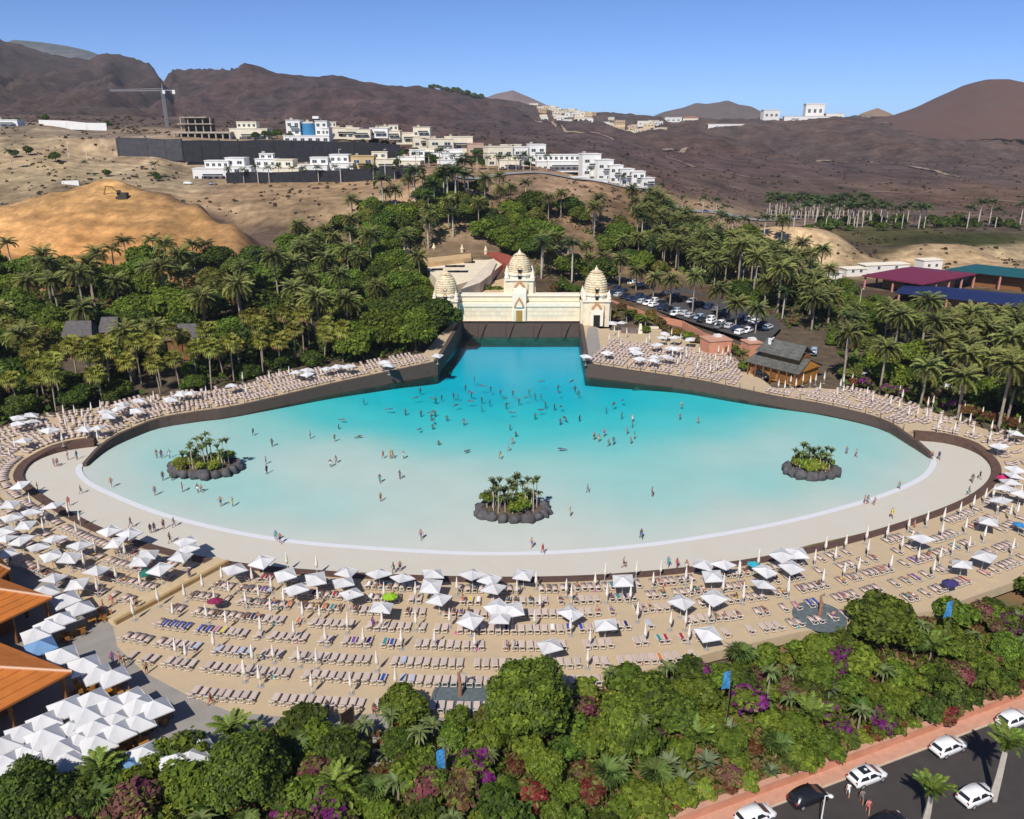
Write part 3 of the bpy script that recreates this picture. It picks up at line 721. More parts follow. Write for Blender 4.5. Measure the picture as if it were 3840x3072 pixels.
# ---- broadleaf prototypes: (trunk mesh, crown mesh)
def make_broad(nl, R0, H, nleaf, s, m, tm=None, mixture=None, flat=.8, base=.45, r=.22, asp=1.5):
    lb = rand_lobes(nl, R0, H, flat, base=base)
    return (branch_trunk(H, r, lb[1:], tm or B_brown), crown_mesh('crown', lb, nleaf, s, m, mixture, asp=asp))
TREE = {
 'dark': [make_broad(10, 3.6, 6.6, 5200, .42, [L_dark, L_mid], mixture=(.72, .28)) for _ in range(3)],
 'green': [make_broad(10, 3.4, 6.2, 5000, .42, [L_mid, L_lime], mixture=(.75, .25)) for _ in range(3)],
 'lime': [make_broad(8, 2.8, 5.0, 3600, .40, [L_lime, L_mid], mixture=(.7, .3)) for _ in range(2)],
 'olive': [make_broad(8, 2.9, 5.4, 3400, .40, [L_olive, L_mid, L_rust], mixture=(.6, .3, .1)) for _ in range(2)],
 'far': [make_broad(5, 2.6, 5.0, 700, .85, L_dark) for _ in range(2)],
}
SHRUB = {
 'green': [make_broad(5, 1.3, 1.9, 900, .30, [L_mid, L_lime], mixture=(.75, .25), base=.35, r=.06) for _ in range(3)],
 'dark': [make_broad(5, 1.4, 2.1, 900, .30, [L_dark, L_mid], mixture=(.6, .4), base=.35, r=.06) for _ in range(2)],
 'oleander': [make_broad(6, 1.35, 2.3, 1100, .26, [L_brownred, L_olive, L_pink], mixture=(.28, .45, .27), base=.4, r=.06) for _ in range(3)],
 'bougain': [make_broad(5, 1.25, 1.8, 1000, .24, [L_mid, L_mag], mixture=(.62, .38), base=.35, r=.06) for _ in range(2)],
 'red': [make_broad(5, 1.1, 1.5, 900, .26, [L_red, L_rust, L_olive], mixture=(.45, .3, .25), base=.35, r=.05) for _ in range(2)],
 'rust': [make_broad(5, 1.2, 1.6, 850, .28, [L_rust, L_olive, L_brownred], mixture=(.3, .4, .3), base=.35, r=.05) for _ in range(2)],
 'lime': [make_broad(4, 1.0, 1.3, 700, .28, [L_lime, L_fan], mixture=(.7, .3), base=.35, r=.05) for _ in range(2)],
 'orange': [make_broad(5, 1.5, 2.4, 900, .32, [L_orange, L_olive, L_rust], mixture=(.45, .35, .2), base=.35, r=.06)],
}
# ---- fronds
def frond_arr(length, pairs, lw, lift, droop, vee=.5, seg=7, leaf_len=.42):
    """feather frond in the XZ plane along +X: rachis strip and slim leaflets; returns verts, quads"""
    t = np.linspace(0, 1, seg + 1)
    ang = lift - droop * t ** 1.3
    x = np.concatenate([[0], np.cumsum(np.cos((ang[1:] + ang[:-1]) / 2))]) * length / seg
    z = np.concatenate([[0], np.cumsum(np.sin((ang[1:] + ang[:-1]) / 2))]) * length / seg
    V = []; F = []
    w = .05 * length / 3
    for i in range(seg + 1):
        ww = w * (1 - .8 * t[i]); V += [(x[i], -ww, z[i]), (x[i], ww, z[i])]
    for i in range(seg): F.append((2 * i, 2 * i + 1, 2 * i + 3, 2 * i + 2))
    for p in range(pairs):
        u = .12 + .86 * (p + .5) / pairs
        bx = np.interp(u, t, x); bz = np.interp(u, t, z); an = np.interp(u, t, ang)
        ll = leaf_len * length * (math.sin(math.pi * min(1, .15 + u * .85)) ** .6) * rng.uniform(.85, 1.1)
        for sd in (-1, 1):
            fa = rng.uniform(.75, 1.0)                     # forward sweep
            tip = (bx + math.cos(an) * ll * (1 - fa * .55), sd * ll * fa * .85, bz + math.sin(an) * ll * .3 + vee * ll * .5 - ll * .35 * rng.uniform(.6, 1.3))
            dx = lw * length * .5
            mid = ((bx + tip[0]) / 2, tip[1] * .55, (bz + tip[2]) / 2 + ll * .07)
            b0 = len(V)
            V += [(bx - dx, 0, bz), (bx + dx, 0, bz), (mid[0] + dx, mid[1], mid[2]), tip]
            F.append((b0, b0 + 1, b0 + 2, b0 + 3))
    return np.array(V, float), np.array(F, int)
def fan_arr(pet, rad, nseg, lift, droop):
    """fan leaf: petiole and a pleated disc of pointed segments"""
    V = []; F = []
    ex, ez = pet * math.cos(lift), pet * math.sin(lift)
    V += [(0, -.03, 0), (0, .03, 0), (ex, .03, ez), (ex, -.03, ez)]; F.append((0, 1, 2, 3))
    an = lift - droop
    for i in range(nseg):
        a0 = -2.0 + 4.0 * i / nseg; a1 = -2.0 + 4.0 * (i + 1) / nseg; am = (a0 + a1) / 2
        def pt(a, r, dz): return (ex + math.cos(a) * r * math.cos(an), math.sin(a) * r, ez + math.cos(a) * r * math.sin(an) + dz)
        r_ = rad * rng.uniform(.85, 1.1); b0 = len(V)
        V += [(ex, 0, ez), pt(a0, r_ * .6, -.04 * rad), pt(am, r_, -.28 * rad * rng.uniform(.4, 1.5)), pt(a1, r_ * .6, .04 * rad)]
        F.append((b0, b0 + 1, b0 + 2, b0 + 3))
    return np.array(V, float), np.array(F, int)
def strap_arr(length, w, lift, droop, seg=6):
    t = np.linspace(0, 1, seg + 1); ang = lift - droop * t ** 1.2
    x = np.concatenate([[0], np.cumsum(np.cos(ang[1:]))]) * length / seg; z = np.concatenate([[0], np.cumsum(np.sin(ang[1:]))]) * length / seg
    V = []; F = []
    for i in range(seg + 1):
        ww = w * (.55 + .9 * math.sin(math.pi * min(1, .1 + t[i] * .75)) - .95 * t[i] ** 2)
        ww = max(.01, ww * .6); V += [(x[i], -ww, z[i] + ww * .35), (x[i], 0, z[i]), (x[i], ww, z[i] + ww * .35)]
    for i in range(seg):
        F += [(3 * i, 3 * i + 1, 3 * i + 4, 3 * i + 3), (3 * i + 1, 3 * i + 2, 3 * i + 5, 3 * i + 4)]
    return np.array(V, float), np.array(F, int)
def yaw(V, a, roll=0.0):
    if roll:
        c, s_ = math.cos(roll), math.sin(roll); V = np.stack([V[:, 0], V[:, 1] * c - V[:, 2] * s_, V[:, 1] * s_ + V[:, 2] * c], 1)
    c, s_ = math.cos(a), math.sin(a)
    return np.stack([V[:, 0] * c - V[:, 1] * s_, V[:, 0] * s_ + V[:, 1] * c, V[:, 2]], 1)
def assemble(name, items, mats):
    Vs = []; Fs = []; mi = []; b = 0
    for V, F, m in items:
        Vs.append(V); Fs.append(F + b); mi += [m] * len(F); b += len(V)
    me = np_mesh(name, np.concatenate(Vs), np.concatenate(Fs), mats)
    if isinstance(mats, (list, tuple)) and len(mats) > 1: me.polygons.foreach_set('material_index', np.array(mi, np.int32)); me.update()
    return me
def palm_trunk(h, r0, r1, m, lean=.0, bulge=0):
    mb = MB(); k = 7
    pts = [(lean * (i / k) ** 1.6, lean * .4 * (i / k) ** 2, -.4 + (h + .4) * i / k) for i in range(k + 1)]
    rad = [(r0 + (r1 - r0) * i / k) * (1.25 if i == 0 else 1) * (1 + bulge * math.sin(math.pi * i / k)) for i in range(k + 1)]
    mb.tube(pts, rad, 8)
    return mb.mesh('trunk', m, True), Vector(pts[-1])
def palm_proto(kind):
    if kind == 'date':
        h = rng.uniform(4.4, 7.6); tm, top = palm_trunk(h, .19, .14, B_grey, rng.uniform(-.35, .35)); it = []
        for i in range(46):
            u = i / 46; lift = 1.35 - 1.75 * u + rng.uniform(-.12, .12); V, F = frond_arr(rng.uniform(2.5, 3.2), 16, .085, lift, 1.15 + .5 * u, .55, leaf_len=.24)
            V = yaw(V, i * 2.39996 + rng.uniform(-.1, .1), rng.uniform(-.3, .3)); it.append((V + np.array(top), F, 1 if (u > .9) else 0))
        return tm, assemble('crown', it, [L_date, L_dead])
    if kind == 'royal':
        h = rng.uniform(6.5, 9.0); tm, top = palm_trunk(h, .18, .12, B_pale, rng.uniform(-.15, .15), .35); it = []
        for i in range(18):
            u = i / 18; lift = 1.35 - 1.15 * u + rng.uniform(-.15, .15); V, F = frond_arr(rng.uniform(2.6, 3.2), 15, .11, lift, 1.3 + .5 * u, .2, leaf_len=.27)
            V = yaw(V, i * 2.39996, rng.uniform(-.3, .3)); it.append((V + np.array(top), F, 0))
        return tm, assemble('crown', it, [L_royal])
    if kind == 'coco':
        h = rng.uniform(2.2, 3.2); tm, top = palm_trunk(h, .22, .16, B_grey, rng.uniform(-.3, .3)); it = []
        for i in range(22):
            u = i / 22; lift = 1.4 - 1.2 * u + rng.uniform(-.15, .15); V, F = frond_arr(rng.uniform(2.3, 2.9), 18, .07, lift, 1.4, .3, leaf_len=.22)
            V = yaw(V, i * 2.39996, rng.uniform(-.3, .3)); it.append((V + np.array(top), F, 0))
        return tm, assemble('crown', it, [L_coco])
    if kind == 'fan':
        h = rng.uniform(4.5, 6.5); tm, top = palm_trunk(h, .11, .085, B_grey, rng.uniform(-.5, .5)); it = []
        for i in range(34):
            u = i / 34; lift = 1.4 - 2.2 * u + rng.uniform(-.15, .15); V, F = fan_arr(rng.uniform(.7, 1.0), rng.uniform(.75, .95), 11, lift, .5)
            V = yaw(V, i * 2.39996, rng.uniform(-.4, .4)); it.append((V + np.array(top), F, 1 if u > .86 else 0))
        return tm, assemble('crown', it, [L_fan, L_dead])
PALM = {k: [palm_proto(k) for _ in range(n_)] for k, n_ in (('date', 5), ('royal', 4), ('fan', 5), ('coco', 2))}
def put_plant(name, protos, x, y, z, sc, label, cat, group, rz=None, leafname='crown', variant=None):
    tm, cm = protos[variant if variant is not None else random.randrange(len(protos))]
    o = empty(name, (x, y, z), random.uniform(0, 6.28) if rz is None else rz, (sc * random.uniform(.93, 1.07), sc * random.uniform(.93, 1.07), sc * random.uniform(.92, 1.1)))
    link('trunk' if cat in ('tree', 'palm') else 'stem', tm, o); link(leafname, cm, o)
    return tag(o, label, cat, group)
# ---- strap-leaved plants in the front garden: every large leaf is a part
LEAFM = {}
def leaf_proto(key, fn, m, n_=4):
    LEAFM[key] = []
    for i in range(n_):
        V, F = fn(i); LEAFM[key].append(np_mesh('leaf', V, F, m))
leaf_proto('strap', lambda i: strap_arr(1.25, .16, 1.2, 1.9 + .25 * i), leafmat('strap_leaf', (.13, .17, .055), trans=.2))
leaf_proto('agave', lambda i: strap_arr(1.05, .18, 1.0, .5 + .2 * i), leafmat('agave_leaf', (.12, .15, .075), trans=.1))
leaf_proto('bird', lambda i: strap_arr(2.1, .48, 1.35, 1.3 + .2 * i), leafmat('paddle_leaf', (.055, .11, .018), trans=.25))
leaf_proto('cocofrond', lambda i: frond_arr(2.6, 22, .055, 1.15, 1.2 + .25 * i, .3, leaf_len=.22), L_coco)
leaf_proto('fanleaf', lambda i: fan_arr(.8, .95, 16, .75, .2 + .15 * i), leafmat('garden_fan', (.09, .14, .03), trans=.2))
def rosette(name, key, x, y, z, h, nleaf, sc, label, cat, group, lo=-.5, hi=.55, stem_r=.07, stem_m=None, leafname='leaf'):
    o = empty(name, (x, y, z), random.uniform(0, 6.28), sc)
    mb = MB(); mb.tube([(0, 0, -.3), (.03, 0, h * .5), (0, 0, h)], [stem_r * 1.3, stem_r, stem_r * .8], 6); mb.build('stem' if cat == 'plant' else 'trunk', stem_m or B_grey, o)
    for i in range(nleaf):
        u = i / nleaf
        lf = link(leafname, LEAFM[key][i % 4], o)
        lf.location = (0, 0, h + .03 * (nleaf - i) * .2)
        lf.rotation_euler = (random.uniform(-.25, .25), -(hi - (hi - lo) * u) + random.uniform(-.1, .1) if False else (u * (hi - lo) - hi * .2), i * 2.39996 + random.uniform(-.15, .15))
        q = random.uniform(.85, 1.12); lf.scale = (q, q, q)
    return tag(o, label, cat, group)
# ------------------------------------------------------------------ zones
def poly_px(l, z): return [P(px, py, z)[:2] for px, py in l]
LOT = poly_px([(2030, 985), (2110, 962), (2240, 985), (2420, 1040), (2700, 1125), (2900, 1185), (2930, 1230), (2870, 1290), (2790, 1270), (2640, 1225), (2440, 1160), (2290, 1090), (2150, 1030)], 5.0)
PALACE = [(-26, 214), (34, 214), (34, 246), (-26, 246)]
SLIDES = poly_px([(1540, 965), (1730, 935), (1990, 965), (2040, 1060), (1950, 1125), (1640, 1125)], 11.0)
CABIN = poly_px([(2760, 1240), (3120, 1250), (3130, 1450), (2780, 1440)], 3.5)
ROOFS = [P(3345, 1105, 8)[:2], P(3900, 1165, 8)[:2], P(4250, 1140, 8)[:2], P(4250, 965, 9)[:2], P(3180, 978, 9)[:2], P(3190, 1045, 9)[:2]]
LOTX = offset_line(v2(LOT + [LOT[0]]), 0)
HUTS = [P(302, 1245, 9.0)[:2], P(418, 1232, 9.0)[:2], P(690, 1255, 9.0)[:2]]
def blocked(x, y, m=0.0):
    for hx, hy in HUTS:
        if abs(x - hx) < 6.5 and -24 < y - hy < 5: return True
    if inpoly(x, y, BEACH) or inpoly(x, y, POOLP): return True
    for q in (LOT, PALACE, SLIDES, CABIN, ROOFS):
        if inpoly(x, y, q): return True
    return False
def poisson(poly, r, n_try=4000, seed=1, ok=None, pts0=()):
    rr = random.Random(seed); xs = [p[0] for p in poly]; ys = [p[1] for p in poly]; pts = []; cell = {}
    allp = list(pts0)
    for p in allp: cell.setdefault((int(p[0] // r), int(p[1] // r)), []).append(p)
    for _ in range(n_try):
        x = rr.uniform(min(xs), max(xs)); y = rr.uniform(min(ys), max(ys))
        if not inpoly(x, y, poly) or (ok and not ok(x, y)): continue
        c = (int(x // r), int(y // r)); good = True
        for i in (-1, 0, 1):
            for j in (-1, 0, 1):
                for q in cell.get((c[0] + i, c[1] + j), ()):
                    if (q[0] - x) ** 2 + (q[1] - y) ** 2 < r * r: good = False
        if good: pts.append((x, y)); cell.setdefault(c, []).append((x, y))
    return pts
def infront(x, y, poly): return inpoly(x, y, poly)
rv = random.Random(5)
# ---- jungle beside the pool
JUNGLE = [(-230, 150)] + [(x - 1.0, y + 2.0) for x, y in OUT_L[1:]] + [(-24, 232), (-26, 250), (-34, 278), (-70, 282), (-100, 268), (-150, 262), (-235, 262)]
# row of fan palms along the terrace
fan_pts = []
front = [Vector((x, y, 0)) for x, y in OUT_L[2:9]]
fl = smooth_line(front, 1.0)
for i, p in enumerate(fl):
    for k, off in enumerate((3.0, 7.5, 12.5, 18.0)):
        if (i + k * 3) % 5 == 0:
            q = Vector((p.x - 1.2 * off * .35 + rv.uniform(-1.2, 1.2), p.y + off + rv.uniform(-1.5, 1.5)))
            if q.x < -40 and not any((q - f).length < 3.6 for f in fan_pts): fan_pts.append(q)
for q in fan_pts:
    put_plant('fan_palm', PALM['fan'], q.x, q.y, tz(q.x, q.y) - .2, rv.uniform(1.35, 1.75), 'slim fan palm with yellowish crown in the row at the jungle edge above the loungers', 'palm', 'fan palms along the jungle edge')
OLV = [Vector((x, y)) for x, y in OUT_L]
def edge_d(x, y):
    q = Vector((x, y)); best = 99
    for a, b in zip(OLV, OLV[1:]):
        d = b - a; t = max(0, min(1, (q - a).dot(d) / d.length_squared)); best = min(best, (a + d * t - q).length)
    return best
def jwords(x, y):
    if edge_d(x, y) < 22: return 'just above the fan palms of the lounger terrace'
    if x > -52: return 'beside the white palace and its slides'
    if y > 238: return 'at the foot of the golden hill'
    if any(math.hypot(x - a, y - b) < 22 for a, b in ((-112, 212), (-104, 214), (-82, 212))): return 'around the grey thatched huts'
    return 'in the heart of the jungle garden'
jp = poisson(JUNGLE, 7.2, 12000, 3, lambda x, y: not blocked(x, y) and x < -18 and x > -.70 * y - 12)
kinds = [('dark', 'dense dark green tree'), ('green', 'mid green leafy tree'), ('lime', 'bright lime green tree'), ('olive', 'olive brown leafy tree')]
for x, y in jp:
    c = rv.random(); e = edge_d(x, y); w = jwords(x, y)
    if c < .30 and e > 14:
        put_plant('date_palm', PALM['date'], x, y, tz(x, y) - .2, rv.uniform(1.4, 1.85), 'tall feathery date palm ' + w, 'palm', 'date palms ' + w)
    else:
        k = 0 if c < .56 else 1 if c < .82 else 2 if c < .91 else 3
        small = e < 13
        if small and x < -40: k = 0
        put_plant('broadleaf_tree', TREE[kinds[k][0]], x, y, tz(x, y) - 1.6, rv.uniform(.75, .95) if small and x < -40 else rv.uniform(1.25, 1.7), kinds[k][1] + ' ' + w, 'tree', kinds[k][0] + ' trees ' + w)
# royal palms on the jungle's hill side
for px, py, Y in [(30, 935, 262), (420, 960, 262), (470, 945, 264), (720, 920, 262), (770, 918, 263), (960, 915, 262), (580, 955, 262), (1100, 840, 268), (1130, 838, 270)]:
    x, y, z = Q(px, py, Y); put_plant('royal_palm', PALM['royal'], x, y, tz(x, y) - .2, 1.35, 'dark royal palm standing at the foot of the golden hill', 'palm', 'royal palms at the foot of the golden hill')
# ---- wood behind the palace
WOOD = [(-80, 284), (-30, 276), (-24, 258), (8, 268), (26, 262), (48, 276), (60, 296), (95, 300), (108, 325), (80, 345), (40, 338), (10, 345), (-30, 352), (-58, 338), (-84, 315)]
for x, y in poisson(WOOD, 6.2, 8000, 4, lambda x, y: not blocked(x, y)):
    c = rv.random()
    if c < .30: put_plant('date_palm', PALM['date'], x, y, tz(x, y) - .2, rv.uniform(1.2, 1.6), 'feathery date palm in the wood behind the white palace', 'palm', 'date palms behind the palace')
    elif c < .42: put_plant('royal_palm', PALM['royal'], x, y, tz(x, y) - .2, rv.uniform(1.2, 1.5), 'royal palm with pale trunk in the wood behind the white palace', 'palm', 'royal palms behind the palace')
    else:
        k = 0 if c < .62 else 1 if c < .82 else 3
        put_plant('woodland_tree', TREE[kinds[k][0]], x, y, tz(x, y) - 2.0, rv.uniform(1.15, 1.55), kinds[k][0] + ' leafy tree ' + ('right behind the slide building' if y < 300 and x < 20 else 'on the rise behind the white palace' if x < 20 else 'between the car park and the dry slope'), 'tree', 'trees behind the palace, ' + kinds[k][0] + (' a' if y < 300 and x < 20 else ' b' if x < 20 else ' c'))
# ---- palm plantation beside the car park
PLANT = poly_px([(2330, 920), (2560, 905), (2760, 1010), (3000, 1050), (3330, 1110), (3840, 1210), (4100, 1300), (4100, 1680), (3840, 1600), (3600, 1545), (3420, 1495), (3250, 1445), (3140, 1425), (3130, 1300), (2960, 1240), (2700, 1105), (2500, 1030)], 4.0)
pp = poisson(PLANT, 4.9, 9000, 6, lambda x, y: not blocked(x, y))
def pwords(x, y):
    if y > 255: return 'below the beige mound and far car park'
    if x > 95 and y > 215: return 'in front of the coloured market roofs'
    if x < 62: return 'beside the car park and timber cabin'
    if min(math.hypot(x - a, y - b) for a, b in OUT_R) < 14: return 'along the hedge of the lounger terrace'
    return 'in the thick of the palm plantation'
for x, y in pp:
    c = rv.random(); w = pwords(x, y)
    ppx = 1920 + FPX * x / (y * cT - (5 - CAMH) * sT)
    if ppx > 3120 and y > 203:
        if c < .35 and y < 222: put_plant('date_palm', PALM['date'], x, y, tz(x, y) - .2, rv.uniform(.8, 1.0), 'short date palm in front of the coloured market roofs', 'palm', 'short date palms before the market roofs')
        else: put_plant('low_tree', TREE[rv.choice(['dark', 'green', 'olive'])], x, y, tz(x, y) - 1.6, rv.uniform(.6, .85) * (1 if y < 225 else .8), 'low leafy tree in front of the coloured market roofs', 'tree', 'low trees before the market roofs')
        continue
    if c < .50: put_plant('date_palm', PALM['date'], x, y, tz(x, y) - .2, rv.uniform(1.3, 1.7), 'date palm with arching olive crown ' + w, 'palm', 'date palms ' + w)
    elif c < .56: put_plant('royal_palm', PALM['royal'], x, y, tz(x, y) - .2, rv.uniform(1.0, 1.3), 'dark royal palm among olive date palms ' + w, 'palm', 'royal palms ' + w)
    elif c < .92: put_plant('low_tree', TREE[rv.choice(['dark', 'green', 'olive', 'green'])], x, y, tz(x, y) - 1.6, rv.uniform(.7, 1.1), 'low leafy tree under the palms ' + w, 'tree', 'low trees ' + w)
    else: put_plant('rusty_shrub', SHRUB['rust'], x, y, tz(x, y) - .1, rv.uniform(1.2, 1.9), 'rusty shrub under the palms ' + w, 'shrub', 'rusty shrubs ' + w, leafname='foliage')
# palms standing in the car park
for px, py in [(2196, 1045), (2261, 1060), (2322, 1082), (2384, 1098), (2448, 1128), (2512, 1148), (2596, 1176), (2686, 1210), (2758, 1228), (2832, 1252)]:
    x, y, _ = P(px, py, 5.0); put_plant('date_palm', PALM['date'], x, y, tz(x, y) - .2, 1.35, 'straight date palm standing between the parked cars', 'palm', 'date palms in the car park')
# shrubs along the sand on the cabin side
for px, py in [(3200, 1455), (3245, 1462), (3330, 1480), (3380, 1488), (3460, 1505), (3500, 1512), (3560, 1535), (3620, 1555), (3660, 1560), (3700, 1575), (3740, 1585), (3800, 1600)]:
    x, y, _ = P(px, py, 2.5); k = rv.choice(['red', 'red', 'bougain', 'rust'])
    put_plant('flowering_shrub', SHRUB[k], x + .5, y + 1.5, zN(y) - .1, rv.uniform(1.1, 1.7), {'red': 'dark red', 'bougain': 'magenta', 'rust': 'rust coloured'}[k] + ' shrub hedging the lounger terrace under the plantation', 'shrub', k + ' shrubs hedging the terrace', leafname='foliage')
# planting between the palace tower and the terrace
for px, py, k, sc in [(2300, 1190, 'rust', 1.6), (2330, 1160, 'red', 1.5), (2365, 1185, 'rust', 1.7), (2400, 1200, 'green', 1.5), (2440, 1190, 'orange', 1.3), (2470, 1215, 'orange', 1.3), (2500, 1230, 'rust', 1.2), (2540, 1242, 'orange', 1.1), (2580, 1252, 'green', 1.2), (2610, 1262, 'rust', 1.2), (2650, 1272, 'green', 1.2), (2420, 1230, 'green', 1.0), (2680, 1290, 'dark', 1.1), (2150, 1115, 'green', 1.6), (2110, 1105, 'dark', 1.7), (2080, 1110, 'rust', 1.4), (2190, 1125, 'dark', 1.4), (2780, 1300, 'dark', 1.3), (2790, 1350, 'green', 1.2), (1830, 1120, 'dark', 1.5), (1770, 1125, 'green', 1.3), (1870, 1120, 'dark', 1.3)]:
    x, y, _ = P(px, py, 5.5); put_plant('garden_shrub', SHRUB[k], x, y, tz(x, y) - .1, sc, {'rust': 'rust coloured', 'red': 'scarlet', 'green': 'fresh green', 'orange': 'golden orange', 'dark': 'dark green'}[k] + ' shrub planted beside the white palace and its terrace', 'shrub', k + ' shrubs beside the palace', leafname='foliage')
for px, py in [(2350, 1200), (2420, 1215), (2785, 1340)]:
    x, y, _ = P(px, py, 5); put_plant('bushy_palm', PALM['coco'], x, y, tz(x, y) - .2, .9, 'bushy green palm in the planting beside the palace terrace', 'palm', 'bushy palms by the palace terrace')
# ---- far palms
def row(pxs, Y, label, group, sc=1.0, kind='royal', jit=3):
    for px, py in pxs:
        x, y, z = Q(px, py, Y + rv.uniform(-jit, jit)); put_plant('royal_palm', PALM[kind], x, y, tz(x, y) - .3, 1.25 * sc * rv.uniform(.85, 1.15), label, 'palm', group)
row([(2880 + i * 17 + rv.uniform(-8, 8), 820) for i in range(22)], 468, 'far palm with pale trunk in the dense grove on the dry plain', 'grove of palms on the dry plain', 1.0)
row([(2890 + i * 18 + rv.uniform(-8, 8), 820) for i in range(21)], 484, 'far palm with pale trunk in the dense grove on the dry plain', 'grove of palms on the dry plain', 1.05)
row([(2970, 900), (3010, 905), (3050, 905), (3090, 900), (3130, 900), (3170, 905), (3195, 900), (3225, 905), (3250, 900), (3290, 895), (3315, 890), (3350, 880), (3395, 875), (3420, 880), (3440, 878), (3460, 882), (3180, 880), (3210, 870), (3260, 870), (3300, 865), (3380, 860), (3620, 885), (3660, 880), (3700, 885), (3725, 885), (3815, 890)], 410, 'royal palm with whitish trunk on the embankment above the coloured roofs', 'palms on the embankment', 1.1, jit=14)
row([(2560, 940), (2600, 935), (2660, 945), (2700, 930), (2740, 930), (2780, 925), (2640, 960), (2550, 880), (2500, 870), (2690, 990), (2720, 1000), (2530, 985), (2570, 990), (2480, 945)], 365, 'royal palm on the dry slope before the beige mound', 'palms on the dry slope', .95, jit=12)
row([(860, 680), (915, 683), (960, 682), (1010, 682), (1048, 682), (1100, 680), (1140, 680), (1195, 678), (1260, 672), (1320, 670), (1400, 664), (1480, 660)], 404, 'street palm in the row along the black wall below the villas', 'street palms below the villas', .72)
row([(1500, 640), (1560, 650), (1700, 660), (1740, 660), (1790, 680), (1830, 680), (1870, 682), (1905, 684), (1935, 684), (1962, 680), (1990, 680), (1650, 640), (1610, 640)], 425, 'street palm in the row below the white hillside houses', 'street palms below the hillside houses', .75)
row([(1630, 800), (1650, 790), (1680, 795), (1700, 800), (1720, 790), (1745, 800), (1665, 770), (1710, 775), (1440, 830), (1560, 835), (1590, 840), (1630, 840)], 335, 'tall royal palm clump on the rise behind the wood', 'tall palms on the rise', 1.25, jit=8)
row([(2050, 720), (2210, 740), (2330, 760), (2480, 750), (2560, 740), (2640, 730), (2690, 740), (2720, 760)], 425, 'small palm beside the hillside road', 'palms beside the hillside road', .7, jit=6)
# dark trees among the villas
for px, py, Y, sc in [(rv.uniform(740, 1600), rv.uniform(628, 662), rv.uniform(408, 414), rv.uniform(.35, .6)) for _ in range(34)] + [(rv.uniform(1500, 2050), rv.uniform(590, 640), rv.uniform(436, 460), rv.uniform(.5, .85)) for _ in range(34)] + [(rv.uniform(1150, 1600), rv.uniform(505, 540), rv.uniform(474, 500), rv.uniform(.5, .8)) for _ in range(10)] + [(1000, 532, 466, 1.0), (1040, 528, 467, 1.1), (1090, 528, 464, .9), (960, 540, 462, .8), (1400, 505, 492, 1.2), (1440, 510, 490, 1.2), (1480, 520, 490, 1.0), (1760, 545, 480, 1.3), (1790, 560, 470, 1.2), (1560, 560, 470, .9), (1680, 610, 450, 1.0), (1850, 610, 452, 1.0), (1920, 620, 446, .9), (1610, 620, 440, .9), (1220, 640, 428, .8), (1290, 640, 430, .8), (1380, 635, 428, .8), (1150, 655, 420, .7), (880, 640, 425, .8), (1490, 625, 430, .8), (2060, 630, 450, .8), (70, 480, 520, .9), (170, 450, 560, 1.0), (400, 455, 540, .9), (60, 600, 420, .8), (110, 590, 425, .9), (210, 615, 415, 1.0), (580, 640, 400, .7), (400, 655, 395, .7), (590, 648, 396, .6)]:
    x, y, z = Q(px, py, Y); put_plant('broadleaf_tree', TREE['far'], x, y, tz(x, y) - .4, sc, 'dark green tree growing among the hillside villas', 'tree', 'trees among the villas')
row([(585, 655), (320, 640), (40, 600)], 398, 'lone palm on the pale bank behind the golden hill', 'lone palms behind the golden hill', .7)
for i in range(46):
    px = rv.uniform(2960, 3840); Y = rv.uniform(395, 440) if px < 3500 else rv.uniform(400, 425); x, y, z = Q(px, 880, Y)
    put_plant('belt_tree', TREE['far'], x, y, tz(x, y) - 1.2, rv.uniform(.7, 1.25), 'low dark tree in the belt on the embankment above the coloured roofs', 'tree', 'trees of the embankment belt')
for i in range(16):
    px = rv.uniform(2500, 2860); x, y, z = Q(px, 930, rv.uniform(350, 385)); put_plant('belt_tree', TREE['far'], x, y, tz(x, y) - 1.0, rv.uniform(.7, 1.1), 'low dark tree on the dry slope before the beige mound', 'tree', 'trees of the dry slope')
# far trees on the mountain crest
for i in range(16):
    px = 1615 + i * 12.5; x, y, z = Q(px, 330 + i * .8, 1840); zz = far_full(x / y, y)
    put_plant('crest_tree', TREE['far'], x, y, zz - 3, 2.3 * rv.uniform(.8, 1.2), 'dark pine on the skyline crest of the mountain', 'tree', 'pines on the skyline crest')
# ---- dry scrub on the slopes, nobody could count it
def scrub():
    pts = []; rr = random.Random(9)
    tries = 0
    while len(pts) < 3600 and tries < 60000:
        tries += 1
        a = rr.uniform(-.72, .72); Y = rr.uniform(270, 620) if rr.random() < .75 else rr.uniform(620, 1100); px = 1920 + a * FPX * 1.03
        if px < 1000 and Y < 332: continue
        if Y > 402 and Y < 500 and 680 < px < 2100: continue
        if not (mnoise.noise(Vector((a * 30, Y * .03, 2))) > -.08): continue
        x = a * Y
        if blocked(x, Y): continue
        pts.append((x, Y, far_full(a, Y)))
    Vs = []; b = 0
    p = np.array(pts); nq = 9
    c = np.repeat(p, nq, 0); sz = np.repeat(rng.uniform(.5, 1.5, len(p)) * np.where(p[:, 1] > 620, 1.7, 1.0), nq)
    d = rng.normal(size=c.shape); d /= np.linalg.norm(d, axis=1, keepdims=True); d[:, 2] = abs(d[:, 2]) * .7
    V, F = leaf_quads(c + d * sz[:, None] * .6, d + rng.normal(size=c.shape) * .3, 1.0, 1.2)
    ctr = np.repeat(c + d * sz[:, None] * .6, 4, 0); V = ctr + (V - ctr) * np.repeat(sz, 4)[:, None] * .75
    return tag(link('dry_scrub', np_mesh('dry_scrub', V, F, L_scrub)), 'dry brown scrub dotted over the bare slopes', 'scrub', kind='stuff')
scrub()
